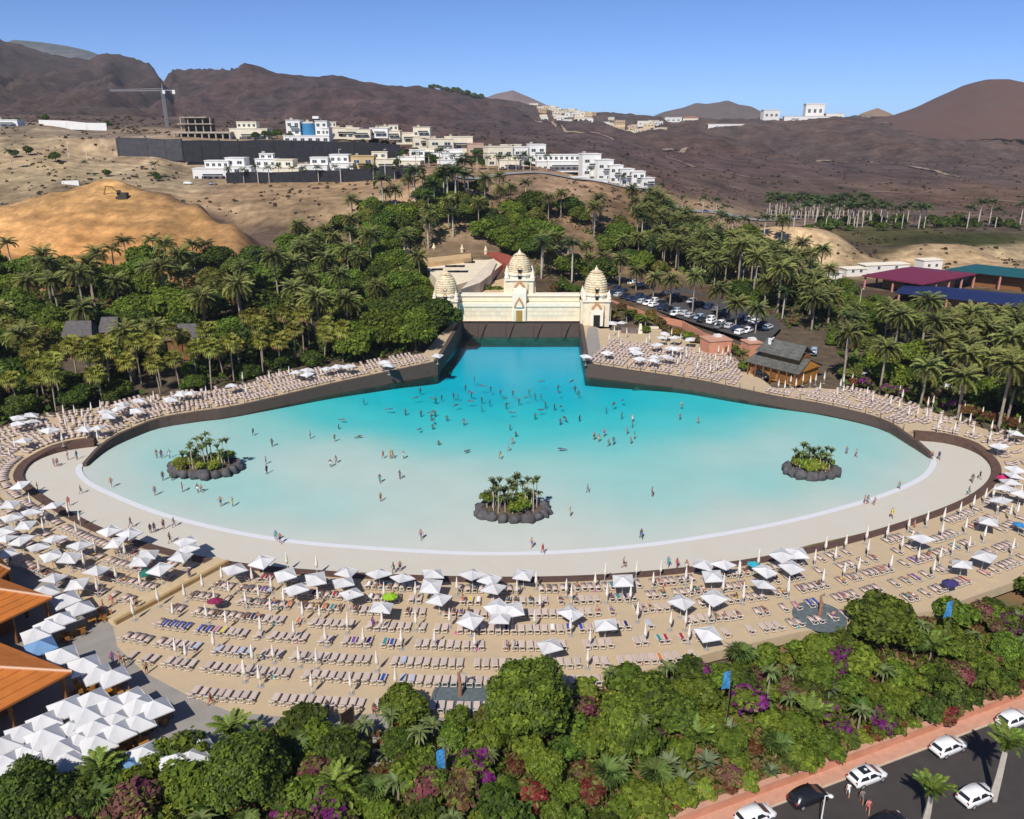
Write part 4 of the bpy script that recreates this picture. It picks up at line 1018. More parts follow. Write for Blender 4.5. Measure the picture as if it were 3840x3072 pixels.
# ------------------------------------------------------------------ front garden
BIG = [('fig', 1990, 2640, 4.0, 1.0), ('ficus', 925, 2900, 3.6, .92), ('plum', 3320, 2270, 3.6, .95), ('plum', 2440, 2560, 2.6, .72), ('plum', 2330, 2640, 2.2, .6), ('ficus', 120, 3010, 2.6, .72), ('plum', 3640, 2330, 2.2, .5), ('plum', 2900, 2480, 1.4, .4), ('plum', 2560, 2600, 2.2, .55), ('fig', 1500, 2800, 1.6, .42), ('plum', 1700, 2760, 1.6, .4), ('plum', 3800, 2330, 2.2, .5)]
def make_big(nl, R0, H, n_, s, mats, mixture):
    lb = [(0, 0, H * .58, R0 * .82, R0 * .82, H * .40)]
    for i in range(nl):
        a = i * 2.39996; zz = .35 + .6 * i / nl; rr = R0 * (.75 if zz < .7 else .42) * rng.uniform(.8, 1.1); q = R0 * rng.uniform(.26, .42)
        lb.append((math.cos(a) * rr, math.sin(a) * rr, H * zz, q, q, q * .85))
    return (branch_trunk(H, .35, lb[1:], B_brown, 6), crown_mesh('crown', lb, n_, s, mats, mixture, inner=.3))
BIGP = {'fig': [make_big(16, 4.0, 8.4, 13000, .34, [L_dark, L_mid, L_lime], (.3, .55, .15))], 'ficus': [make_big(15, 4.0, 8.0, 13000, .30, [L_dark, L_mid], (.62, .38))], 'plum': [make_big(13, 4.0, 7.0, 7000, .46, [L_mid, L_lime, L_dark], (.45, .35, .2))]}
BIGL = ['large dense rounded fig tree with dark green leaves at the edge of the beach', 'large dark green ficus tree beside the white restaurant parasols', 'broad bright green tree beside the round blue mat at the beach edge', 'green tree with a pointed top behind the dragon trees', 'smaller leafy tree pressed against the large fig tree', 'low dark ficus below the white restaurant parasols', 'small leafy tree beside the broad bright green tree', 'little green tree at the sandy edge of the garden', 'round leafy tree behind the pink oleanders', 'small round fig tree beside the paved path', 'small bright tree beside the round stone mat', 'leafy tree above the road where the white cars are parked']
occ = []
for (k, px, py, hc, sc), lb in zip(BIG, BIGL):
    x, y, _ = P(px, py, .3 + hc); put_plant('garden_tree', BIGP[k], x, y, gz(x, y) - .3, sc, lb, 'tree', None, variant=0); occ.append((x, y, 3.0 * sc))
GARDEN = poly_px([(-150, 3040), (330, 2950), (700, 2870), (900, 2800), (1150, 2740), (1300, 2790), (1480, 2730), (1800, 2720), (2050, 2650), (2300, 2560), (2550, 2520), (2700, 2470), (3000, 2400), (3500, 2320), (3840, 2220), (4050, 2150), (4050, 2560), (3840, 2640)], .3)
GARDEN = GARDEN[:-1] + [RP(2.5, 60, 0)[:2], RP(2.5, 20, 0)[:2], RP(2.5, -12, 0)[:2], (RA[0] - 20, RA[1] - 12), (-48, 50)]
gk = [('green', .27, 'garden_shrub', 'fresh green leafy shrub in the front garden'), ('dark', .15, 'garden_shrub', 'dark green shrub in the front garden'), ('oleander', .075, 'oleander_bush', 'pink flowering oleander bush in the front garden'), ('bougain', .05, 'bougainvillea_bush', 'magenta bougainvillea bush in the front garden'), ('red', .035, 'red_shrub', 'scarlet leaved shrub in the front garden'), ('rust', .045, 'rusty_shrub', 'rust brown shrub in the front garden'), ('lime', .10, 'lime_shrub', 'low lime green shrub in the front garden')]
gp = poisson(GARDEN, 1.95, 36000, 8)
GL = {}
def near_words(x, y):
    s_ = road_s(x, y)
    if s_ < 9 and y < 110 and x > 8: return 'just above the salmon wall'
    if x < -14: return 'below the restaurant terrace'
    if x < 12: return 'between the big fig and ficus trees'
    if s_ > 17: return 'along the sandy edge of the beach'
    return 'on the planted bank between beach and road'
for x, y in gp:
    if any((x - a) ** 2 + (y - b) ** 2 < (r * .8) ** 2 for a, b, r in occ): continue
    if inpoly(x, y, BEACH): continue
    c = rv.random(); acc = 0; w = near_words(x, y)
    pat = mnoise.noise(Vector((x * .11, y * .11, 4)))
    for k, pr, nm, lb in gk:
        acc += pr * (1.8 if (k in ('oleander', 'bougain') and pat > .12) or (k in ('green', 'lime') and pat < -.12) else .75)
        if c < acc:
            put_plant(nm, SHRUB[k], x, y, gz(x, y) - .15, rv.uniform(.9, 1.75) * (.85 if road_s(x, y) < 8 else 1), lb + ' ' + w, 'shrub', k + ' shrubs ' + w, leafname='foliage'); break
    else:
        k = rv.choice(['strap', 'strap', 'agave', 'bird', 'fanleaf', 'cocofrond'])
        z = gz(x, y) - .05
        if k == 'strap': rosette('dragon_plant', 'strap', x, y, z, rv.uniform(.7, 1.6), 20, rv.uniform(1.15, 1.6), 'strap leaved dragon plant with drooping pale leaves ' + w, 'plant', 'dragon plants ' + w, hi=.2, lo=.9)
        elif k == 'agave': rosette('agave_plant', 'agave', x, y, z, .3, 18, rv.uniform(1.1, 1.6), 'grey green agave rosette ' + w, 'plant', 'agaves ' + w, lo=.3, hi=.9)
        elif k == 'bird': rosette('paddle_plant', 'bird', x, y, z, .4, 10, rv.uniform(.9, 1.25), 'tall paddle leaved plant ' + w, 'plant', 'paddle leaved plants ' + w, lo=.1, hi=.4)
        elif k == 'fanleaf': rosette('garden_fan_palm', 'fanleaf', x, y, z, rv.uniform(.4, 1.1), 16, rv.uniform(1.1, 1.5), 'low fan palm with green pleated leaves ' + w, 'palm', 'low fan palms ' + w, lo=.9, hi=.3)
        else: rosette('feather_palm', 'cocofrond', x, y, z, rv.uniform(.4, 1.2), 18, rv.uniform(.95, 1.3), 'bushy feather palm with arching fronds ' + w, 'palm', 'bushy feather palms ' + w, lo=.9, hi=.3, leafname='frond')
gtp = poisson(GARDEN, 7.5, 4000, 18)
for x, y in gtp:
    if any((x - a) ** 2 + (y - b) ** 2 < (r * 1.2) ** 2 for a, b, r in occ) or inpoly(x, y, BEACH) or road_s(x, y) < 5: continue
    k = rv.choice(['green', 'lime', 'olive', 'dark', 'green']); w = near_words(x, y)
    put_plant('garden_tree', TREE[k], x, y, gz(x, y) - .9, rv.uniform(.45, .72), {'green': 'small leafy', 'lime': 'small lime green', 'olive': 'small olive', 'dark': 'small dark'}[k] + ' tree ' + w, 'tree', k + ' small trees ' + w)
# plants spilling over the salmon wall
t_ = -14.0
while t_ < 62:
    t_ += rv.uniform(.9, 2.4); x, y, _ = RP(2.35 + rv.uniform(-.25, .5), t_, 0); k = rv.choice(['lime', 'green', 'rust', 'red', 'green', 'dark', 'lime'])
    put_plant('trailing_shrub', SHRUB[k], x, y, ROADZ + .75 + rv.uniform(-.2, .3), rv.uniform(.55, 1.15), {'lime': 'lime green', 'green': 'green', 'rust': 'rusty', 'red': 'scarlet', 'dark': 'dark green'}[k] + ' shrub spilling over the salmon wall', 'shrub', k + ' shrubs spilling over the wall', leafname='foliage')
# named single plants
for k, px, py, h, n_, sc, lb in [('cocofrond', 380, 2930, 1.6, 20, 1.15, 'big feather palm in front of the crowded white restaurant parasols'), ('strap', 2400, 2680, 2.6, 24, 1.2, 'tall dragon plant with long drooping leaves beside the leafy pointed tree'), ('strap', 2890, 2520, 2.8, 24, 1.35, 'tall dragon plant near the blue hanging banner'), ('fanleaf', 2780, 2440, 1.6, 18, 1.4, 'spiky fan palm poking over the sandy edge')]:
    x, y, _ = P(px, py, 2.0); rosette('feather_palm' if k == 'cocofrond' else 'dragon_plant' if k == 'strap' else 'garden_fan_palm', k, x, y, gz(x, y), h, n_, sc, lb, 'palm' if k != 'strap' else 'plant', None, lo=.9, hi=.3, leafname='frond' if k == 'cocofrond' else 'leaf')
for px, py, lb, h, sc in [(3760, 2850, 'palm with a whitewashed trunk beside the parked white hatchback', 4.6, 1.25), (3490, 2990, 'bushy palm growing at the kerb of the road', 2.6, 1.1)]:
    x, y, _ = P(px, py, ROADZ + h + .3); rosette('roadside_palm', 'cocofrond', x, y, ROADZ + .1, h, 22, sc, lb, 'palm', None, lo=.9, hi=.35, stem_r=.26, stem_m=B_pale, leafname='frond')
# low ground cover that fills the beds
def ground_cover():
    pts = []; rr = random.Random(21); xs = [p[0] for p in GARDEN]; ys = [p[1] for p in GARDEN]
    while len(pts) < 16000:
        x = rr.uniform(min(xs), max(xs)); y = rr.uniform(min(ys), max(ys))
        if inpoly(x, y, GARDEN) and not inpoly(x, y, BEACH): pts.append((x, y, gz(x, y) + rr.uniform(0, .45)))
    p = np.array(pts); V, F = leaf_quads(p, np.array([0, 0, .8]) + rng.normal(size=p.shape) * .6, .45, 1.7)
    me = np_mesh('ground_cover', V, F, [L_mid, L_dark, L_rust, L_lime]); k = np.clip(((np.sin(p[:, 0] * .35) * np.cos(p[:, 1] * .5) + rng.normal(size=len(p)) * .45) * 1.3 + 1.2), 0, 3).astype(np.int32)
    me.polygons.foreach_set('material_index', k); me.update()
    return tag(link('ground_cover', me), 'low mixed ground cover filling the front garden beds', 'ground cover', kind='stuff')
ground_cover()
def undergrowth():
    pts = []; rr = random.Random(22)
    for poly, n_ in ((JUNGLE, 15000), (WOOD, 3500), (PLANT, 5000)):
        xs = [p[0] for p in poly]; ys = [p[1] for p in poly]; c = 0
        while c < n_:
            x = rr.uniform(max(-170, min(xs)), max(xs)); y = rr.uniform(min(ys), max(ys))
            if inpoly(x, y, poly) and not blocked(x, y): pts.append((x, y, tz(x, y) + rr.uniform(0, 1.3))); c += 1
    p = np.array(pts); V, F = leaf_quads(p, np.array([0, 0, .8]) + rng.normal(size=p.shape) * .6, 1.0, 1.5)
    me = np_mesh('undergrowth', V, F, [L_dark, L_mid, L_brownred]); me.polygons.foreach_set('material_index', rng.choice(3, len(p), p=(.7, .22, .08)).astype(np.int32)); me.update()
    return tag(link('undergrowth', me), 'dark undergrowth beneath the trees and palms', 'undergrowth', kind='stuff')
undergrowth()
# ================================================================== BUILDINGS
M_cream = mat('palace_cream', (.72, .62, .46), .8, var=.08, scale=.6)
M_cream2 = mat('palace_cream_trim', (.78, .71, .58), .75, var=.05, scale=1)
M_gold = mat('palace_ochre', (.62, .50, .31), .8, var=.12, scale=1.2, col2=(.70, .60, .43))
M_door = mat('golden_door', (.34, .20, .05), .5, var=.15, scale=3)
M_black = mat('dark_opening', (.012, .012, .014), .6)
M_terra = mat('terracotta_trim', (.45, .24, .12), .8, var=.1, scale=2)
M_glass = mat('window_glass', (.03, .045, .055), .15, spec=.6)
M_white = mat('white_render', (.68, .67, .645), .8, var=.04, scale=.3)
M_cr = mat('cream_render', (.66, .60, .47), .85, var=.06, scale=.3)
M_greyc = mat('bare_concrete', (.36, .31, .25), .9, var=.12, scale=.5)
M_dstone = mat('dark_stone', (.026, .026, .032), .95, var=.25, scale=.5)
M_blueg = mat('blue_glass', (.04, .20, .38), .2, spec=.6)
M_steel = mat('steel_grey', (.35, .35, .36), .5, metal=.3)
M_wood = mat('ochre_timber', (.36, .16, .03), .7, var=.2, scale=2)
M_wood2 = mat('brown_timber', (.19, .085, .03), .7, var=.2, scale=3)
M_shingle = mat('grey_shingle', (.105, .105, .095), .9, var=.25, scale=1.2, objvar=.12)
M_orange = mat('orange_roof', (.47, .15, .028), .75, var=.10, scale=1.0, objvar=.06)
M_ridge = mat('ridge_cap', (.66, .42, .27), .8)
M_maroon = mat('maroon_roof', (.155, .022, .055), .6, var=.08, scale=.5)
M_teal = mat('teal_roof', (.012, .085, .10), .6, var=.08, scale=.5)
M_navy = mat('navy_roof', (.012, .022, .085), .6, var=.08, scale=.5)
M_pinkcol = mat('pink_column', (.50, .22, .20), .8)
M_redpaint = mat('red_lattice', (.30, .075, .05), .8, var=.1, scale=1)
M_stone_wall = mat('pale_bank_stone', (.50, .44, .33), .9, var=.2, scale=.6)
def unit_window():
    mb = MB(); mb.box((0, .03, .5), (1.0, .10, 1.0)); fr = mb.mesh('window', M_white)
    mp = MB(); mp.box((0, -.035, .5), (.84, .05, .86)); mp.box((0, -.05, .5), (.04, .05, .86), mi=1)
    return fr, mp.mesh('pane', [M_glass, M_white])
WINF, WINP = unit_window()
def window(parent, x, y, z, w, h, rz=0.0):
    f = link('window', WINF, parent, (x, y, z), rz); f.scale = (w, 1, h)
    link('pane', WINP, f)
    return f
# ------------------------------------------------------------------ the white palace at the head of the pool
PY = 223.0
pxm = 3014 / (PY / .984)                                     # photo pixels per metre there
def PX(px): return (px - 1920) / pxm
pal = empty('palace_wall', (PX(1947), PY, 4.5))
def zl(py, Y=PY): return zat(py, Y) - 4.5
xw0, xw1 = PX(1722) - pal.location.x, PX(2174) - pal.location.x
W = xw1 - xw0; cx = (xw0 + xw1) / 2
z1 = zl(1150); z2 = zl(1138); z3 = zl(1122, PY + 2); z4 = zl(1103, PY + 2)
MB().box((cx, 1.6, z1 / 2 - .2), (W, 3.0, z1 + .4)).build('lower_wall', M_cream, pal)
MB().box((cx, 1.5, (z1 + z2) / 2), (W + .3, 3.5, z2 - z1)).build('cornice', M_cream2, pal)
MB().box((cx, 2.9, (z2 + z4) / 2), (W, 2.2, z4 - z2 - .3)).build('upper_wall', M_cream, pal)
MB().box((cx, 2.8, z4 - .25), (W + .2, 2.8, .55)).build('parapet', M_cream2, pal)
MB().box((cx, 1.5, -.12), (W + .4, 3.9, .35)).build('plinth', M_cream2, pal)
bw = 1.42; rows = 3; bh = (z1 - .25) / rows
blk = MB().box((0, 0, 0), (bw - .06, .10, bh - .07)).mesh('stone_block', mat('palace_block', (.72, .62, .46), .8, var=.06, scale=.6, objvar=.07))
nb = int(W / 2 / bw) - 1
for r_ in range(rows):
    for sd in (-1, 1):
        for k in range(nb):
            xx = cx + sd * (2.2 + (k + .5) * bw + (.35 if r_ % 2 else 0))
            if abs(xx - cx) + bw / 2 < W / 2: link('stone_block', blk, pal, (xx, .075, .18 + bh * (r_ + .5)))
tag(pal, 'long cream palace wall with stepped cornices across the head of the pool', 'wall')
def prang(mb, r, z0, h, n=12, ph=0.0, c=(0, 0)):
    """ringed bulbous tower roof"""
    prof = [(r * 1.0, z0)]; k = 9
    for i in range(k):
        t0 = i / k; t1 = (i + 1) / k
        f = lambda t: r * (1 - .08 * t) * math.sqrt(max(.02, 1 - (t * .93) ** 2.6))
        prof += [(f(t0) * 1.025, z0 + h * t0 * .86 + .01), (f(t0) * 1.025, z0 + h * (t0 + .055) * .86), (f(t0) * .985, z0 + h * (t0 + .06) * .86), (f(t1) * .97, z0 + h * t1 * .86)]
    prof += [(r * .46, z0 + h * .865), (r * .52, z0 + h * .885), (r * .34, z0 + h * .91), (r * .36, z0 + h * .94), (r * .16, z0 + h * .97), (r * .14, z0 + h * 1.03), (r * .05, z0 + h * 1.08), (r * .02, z0 + h * 1.17)]
    mb.lathe(prof, n, (c[0], c[1], 0), ph=ph)
    return mb
def gable(parent, x, y, z, w, h):
    mb = MB(); t = .28
    for a, b, yy, m_ in ((1.0, 1.0, 0, 0), (.62, .66, -.06, 1)):
        w_ = w * a; h_ = h * b
        pts = [(-w_ / 2, 0), (w_ / 2, 0), (w_ * .36, h_ * .42), (0, h_), (-w_ * .36, h_ * .42)]
        vs = [(p[0], yy - t, p[1]) for p in pts] + [(p[0], yy + t, p[1]) for p in pts]
        mb.add(vs, [(0, 1, 2, 3, 4), (9, 8, 7, 6, 5)] + [(i, 5 + i, 5 + (i + 1) % 5, (i + 1) % 5) for i in range(5)], m_)
    return mb.build('gable', [M_terra, M_cream2], parent, (x, y, z))
def tower(px, pyb, pyt, wpx, Y, zb, door_m, label, dome_w=.78, tiers=2):
    x = (px - 1920) * Y / .984 / 3014
    root = empty('palace_tower', (x, Y, zb)); H = zat(pyt, Y) - zb; w = wpx / pxm; h = H
    b1 = h * .42
    mb = MB(); mb.box((0, 0, b1 / 2 - .3), (w * .86, w * .80, b1 + .6)); mb.box((0, 0, b1 * .45), (w, w * .5, b1 * .9)); mb.box((0, 0, b1 * .45), (w * .5, w * .96, b1 * .9)); mb.build('tower_body', M_cream, root)
    MB().box((0, 0, b1 + .25), (w * .92, w * .9, .5)).build('cornice', M_cream2, root)
    mb = MB(); mb.lathe([(w * .46, b1 + .5), (w * .46, b1 + h * .10), (w * .50, b1 + h * .105), (w * .50, b1 + h * .13), (w * .40, b1 + h * .14)], 8, ph=math.pi / 8); mb.build('drum', M_cream2, root)
    prang(MB(), w * dome_w * .5, b1 + h * .13, h * .42, 16).build('domed_roof', M_gold, root, smooth=False)
    for sx in (-1, 1):
        for sy in (-1, 1):
            m_ = MB(); m_.lathe([(w * .075, b1 + .4), (w * .085, b1 + .9), (w * .06, b1 + 1.5), (w * .065, b1 + 1.7), (w * .03, b1 + 2.5), (.02, b1 + 3.3)], 8, (sx * w * .40, sy * w * .38, 0)); m_.build('corner_spire', M_cream2, root)
    for k in range(2):
        m_ = MB(); m_.box((0, -w * (.44 - k * .06), b1 + h * (.08 + k * .12)), (w * .10, .5, h * .07)); m_.build('niche', M_black, root)
        gable(root, 0, -w * (.46 - k * .06), b1 + h * (.115 + k * .12), w * .16, h * .05)
    MB().box((0, -w * .52, b1 * .35), (w * .42, w * .14, b1 * .7)).build('porch', M_cream2, root)
    gable(root, 0, -w * .55, b1 * .56, w * .46, b1 * .50)
    MB().box((0, -w * .60, b1 * .24), (w * .21, .12, b1 * .48)).build('door', door_m, root)
    tag(root, label, 'tower')
    return root
tower(2232, 1213, 1003, 112, 221.5, 4.5, M_black, 'cream palace tower with a dark doorway beside the sun terrace')
tower(1674, 1213, 1012, 100, 222.5, 4.5, M_black, 'cream palace tower half hidden by the jungle trees', dome_w=.86)
ct = tower(1948, 1105, 940, 120, 229.0, zat(1118, 229), M_cream2, 'tall central palace tower with ringed ochre dome', dome_w=.72)
gt = empty('palace_gate', (PX(1947), PY - .5, 4.5)); zt = zl(1098)
MB().box((0, .8, zt / 2), (3.9, 1.9, zt)).build('gate_body', M_cream2, gt)
gable(gt, 0, -.25, zl(1150), 3.0, zl(1112) - zl(1150)); MB().box((0, -.22, zl(1162) / 2 - .05), (1.75, .14, zl(1162))).build('door', M_door, gt)
for s_ in (-1, 1): MB().box((s_ * 1.45, -.2, zl(1160) / 2), (.5, .3, zl(1160))).build('pilaster', M_cream, gt)
tag(gt, 'palace gate with golden door in the middle of the cream wall', 'gate')
# dark wave wall with raking props below the palace
wv = empty('wave_wall', ((BACKL[0] + BACKR[0]) / 2, BACKL[1], 0)); WW = BACKR[0] - BACKL[0]
MB().box((0, 1.0, 1.0), (WW + 1.2, 1.6, 7.0)).build('wall_face', M_wall, wv)
MB().box((0, .6, 4.35), (WW + 1.0, 1.4, .35)).build('coping', M_kerb, wv)
for k in range(4):
    xx = -WW / 2 + WW * (.13 + .24 * k)
    MB().tube([(xx, .15, -.5), (xx, .15, 4.2)], .16, 6).build('post', M_kerb, wv); MB().tube([(xx + .3, -.9, -.5), (xx + 2.6, .1, 4.1)], .15, 6).build('prop', M_kerb, wv)
tag(wv, 'dark wave wall with raking props at the head of the pool', 'wall')
# grey footpath beside the right channel wall
fp = [P(2185, 1335, 4.4)[:2], P(2205, 1225, 4.5)[:2], P(2240, 1225, 4.5)[:2], P(2262, 1345, 4.2)[:2]]
tag(sheet('footpath', fp, zN, M_path, off=.03), kind='structure')
# ------------------------------------------------------------------ slide building behind the palace
sb = empty('slide_building', (*P(1740, 1075, 7)[:2], 5.0))
def rel(p, o): return (p[0] - o.location.x, p[1] - o.location.y, p[2] - o.location.z)
def slab(parent, name, pxs, z, th, m):
    pts = [rel(P(a, b, z), parent) for a, b in pxs]; mb = MB(); mb.prism([p[:2] for p in pts], pts[0][2] - th, pts[0][2]); return fix_normals(mb.build(name, m, parent))
slab(sb, 'deck', [(1578, 985), (1820, 968), (1915, 965), (1830, 1035), (1690, 1075), (1640, 1050)], 11.0, 6.0, M_cream)
slab(sb, 'rear_wall', [(1560, 972), (1765, 950), (1768, 966), (1572, 990)], 12.5, 7.5, mat('ochre_wall', (.52, .36, .19), .85, var=.1, scale=.5))
slab(sb, 'lower_deck', [(1730, 1085), (1905, 1040), (1985, 1045), (1915, 1110), (1760, 1110)], 8.5, 4.0, mat('ochre_deck', (.55, .40, .22), .85, var=.1, scale=.5))
slab(sb, 'screen_wall', [(1728, 1085), (1850, 968), (1862, 985), (1840, 1030), (1800, 1060)], 11.7, 3.5, mat('pale_screen', (.62, .53, .42), .85, var=.1, scale=.5))
for a, b in [(1680, 980), (1760, 983), (1690, 998), (1722, 998), (1700, 1018), (1735, 1018), (1640, 1010)]:
    slab(sb, 'slot', [(a - 22, b - 3), (a + 22, b - 4), (a + 20, b + 4), (a - 20, b + 4)], 11.03, .6, M_black)
tag(sb, 'cream slide building with dark slots behind the palace', 'building')
rf = empty('red_fence_ramp', (*P(1830, 960, 11)[:2], 8.0))
slab(rf, 'ramp', [(1730, 930), (1745, 915), (1905, 955), (1975, 985), (1960, 1015), (1905, 995), (1850, 960)], 12.0, 3.0, M_redpaint)
for a, b in [(1628, 925), (1733, 930), (1822, 935), (1531, 935)]:
    p = rel(P(a, b + 22, 11.5), rf); MB().lathe([(.6, -2), (.6, 1.6), (.75, 1.7), (.45, 2.4), (.1, 3.4)], 8, p).build('lantern_post', M_gold, rf)
tag(rf, 'red fenced ramp with golden lantern posts climbing behind the slide building', 'ramp')
# car park surface
tag(sheet('car_park', LOT, lambda y: float(np.interp(y, [228, 300, 330], [4.9, 5.6, 6.4])), M_lot, off=.25, cuts=[228, 245, 260, 280, 300]), kind='structure')
lw = empty('terrace_wall', (*P(2650, 1240, 5)[:2], 4.4)); mb = MB()
pts = [rel(P(a, b, 5.8), lw) for a, b in [(2290, 1125), (2440, 1180), (2560, 1205), (2640, 1250), (2780, 1300)]]
for p, q in zip(pts, pts[1:]):
    d = Vector((q[0] - p[0], q[1] - p[1])); mb.box(((p[0] + q[0]) / 2, (p[1] + q[1]) / 2, .4), (d.length + .3, .35, 2.2), math.atan2(d.y, d.x))
mb.build('wall_face', M_salmon, lw); tag(lw, 'salmon wall between the car park and the terrace planting', 'wall')
# ------------------------------------------------------------------ timber cabin with two tier grey roof
A_ = Vector(P(2812, 1392, 3.2)); B_ = Vector(P(2985, 1440, 3.0)); d = B_ - A_; ang = math.atan2(d.y, d.x); Lc = d.length; Dc = 9.0
cb = empty('timber_cabin', ((A_.x + B_.x) / 2, (A_.y + B_.y) / 2, zN((A_.y + B_.y) / 2)), ang)
MB().box((0, Dc / 2, 1.7), (Lc, Dc, 3.4)).build('wall', M_wood, cb)
def roof_pair(z0, z1, ex, y0, y1, hipin, nm, ncol=13):
    """front and back slopes laid with separate shingle courses"""
    for sd in (0, 1):
        for k in range(ncol):
            u0, u1 = k / ncol, (k + 1) / ncol
            def pt(u, t):
                yy = y0 + (y1 - y0) / 2 * t if sd == 0 else y1 - (y1 - y0) / 2 * t
                xx = (-ex + 2 * ex * u) * (1 - hipin * t)
                return Vector((xx, yy, z0 + (z1 - z0) * t ** 1.15))
            mb = MB(); ns = 5
            for s_ in range(ns):
                a, b, c, d_ = pt(u0, s_ / ns), pt(u1, s_ / ns), pt(u1, (s_ + 1) / ns), pt(u0, (s_ + 1) / ns)
                up = Vector((0, 0, .10)); lo = Vector((0, 0, .02))
                mb.add([a + up, b + up, c + lo, d_ + lo, a - lo, b - lo, c - up * .4, d_ - up * .4], [(0, 1, 2, 3), (7, 6, 5, 4), (0, 4, 5, 1), (1, 5, 6, 2), (3, 2, 6, 7), (0, 3, 7, 4)])
            mb.build('shingle_strip', M_shingle, cb)
roof_pair(3.2, 5.4, Lc / 2 + 1.0, -1.2, Dc + 1.2, .10, 'lower')
MB().box((0, Dc / 2, 5.0), (Lc * .8, Dc * .55, 1.6)).build('clerestory', M_wood2, cb)
roof_pair(5.7, 8.2, Lc / 2 - .3, .8, Dc - .8, .12, 'upper')
for s_ in (-1, 1):
    mb = MB(); xx = s_ * (Lc / 2 + .3); mb.add([(xx, -1, 3.15), (xx, Dc + 1, 3.15), (xx * .93, Dc / 2, 5.3), (xx + s_ * .2, -1, 3.15), (xx + s_ * .2, Dc + 1, 3.15), (xx * .93 + s_ * .2, Dc / 2, 5.3)], [(0, 1, 2), (5, 4, 3), (0, 3, 4, 1), (1, 4, 5, 2), (2, 5, 3, 0)]); mb.build('gable', M_wood, cb)
for k in range(7):
    MB().box((-Lc / 2 + Lc * k / 6, -.9, 1.55), (.25, .25, 3.3)).build('post', M_wood2, cb)
for k in range(5): MB().box((-Lc / 2 + Lc * (k + .5) / 5, -.08, 1.5), (1.5, .2, 1.9)).build('shutter', M_wood2, cb)
mb = MB(); mb.tube([(-Lc * .30, 3.2, 7.2), (-Lc * .30 + .3, 3.2, 8.4), (-Lc * .30 + 1.0, 3.2, 9.0)], [.35, .3, .12], 7); mb.box((-Lc * .30 - .1, 3.2, 8.0), (.5, .3, 1.2)); mb.build('roof_ornament', M_white, cb)
tag(cb, 'ochre timber cabin with a two tier grey shingle roof beside the loungers', 'cabin')
for px, py, w, d_, h, lb in [(2690, 1330, 6.0, 5.0, 3.6, 'flat salmon kiosk with a pale roof hatch beside the cabin'), (2822, 1345, 3.4, 4.0, 4.0, 'narrow salmon annex attached behind the timber cabin')]:
    x, y, z = P(px, py, 3.6); k = empty('salmon_kiosk', (x, y + d_ / 2, zN(y)), .25)
    MB().box((0, 0, h / 2), (w, d_, h)).build('wall', M_salmon, k); MB().box((0, 0, h + .12), (w + .4, d_ + .4, .24)).build('roof', M_salmon2, k); MB().box((w * .15, d_ * .2, h + .5), (1.6, 1.4, .6)).build('hatch', M_white, k); MB().box((w * .3, -d_ / 2, 1.05), (1.1, .12, 2.1)).build('door', M_wood2, k)
    tag(k, lb, 'kiosk')
# stone stage and pale seat on the sun terrace
x, y, z = P(2360, 1245, 4.4); st = empty('stage_wall', (x, y, zN(y)), -.1)
MB().box((0, 0, .75), (4.4, .9, 1.5)).build('wall', mat('stage_brown', (.16, .12, .11), .9, var=.2, scale=1), st); MB().box((2.9, .4, 1.2), (1.2, 1.6, 2.6), taper=.5).build('side_fin', M_cr, st); tag(st, 'brown stage wall with a cream fin on the sun terrace', 'wall')
x, y, z = P(2440, 1232, 4.4); st = empty('stone_bench', (x, y, zN(y))); MB().box((0, 0, .45), (4.2, 1.1, .5)).build('seat', M_cr, st); MB().box((0, 0, .1), (3.8, .8, .4)).build('base', M_cr, st); tag(st, 'pale yellow stone bench at the back of the sun terrace', 'bench')
# jungle huts
for i, (px, py, w, d_, lb) in enumerate([(302, 1245, 7.5, 5, 'grey thatched hut roof poking out of the jungle beside a smaller hut'), (418, 1232, 5.0, 5, 'small grey thatched hut beside the wider jungle hut'), (690, 1255, 8.5, 6, 'lone grey thatched hut deep in the jungle garden')]):
    x, y, z = P(px, py, 9.0); k = empty('thatched_hut', (x, y, tz(x, y)), .05)
    MB().box((0, 0, 2.6), (w * .8, d_ * .8, 5.4)).build('wall', M_wood2, k)
    mb = MB(); a, b = w / 2, d_ / 2
    mb.add([(-a, -b, 5.0), (a, -b, 5.0), (a * .8, 0, 8.4), (-a * .8, 0, 8.4), (a, b, 5.0), (-a, b, 5.0)], [(0, 1, 2, 3), (4, 5, 3, 2), (1, 4, 2), (5, 0, 3), (0, 5, 4, 1)]); mb.build('roof', mat('grey_thatch', (.10, .092, .092), .95, var=.2, scale=1.5), k)
    tag(k, lb, 'hut')
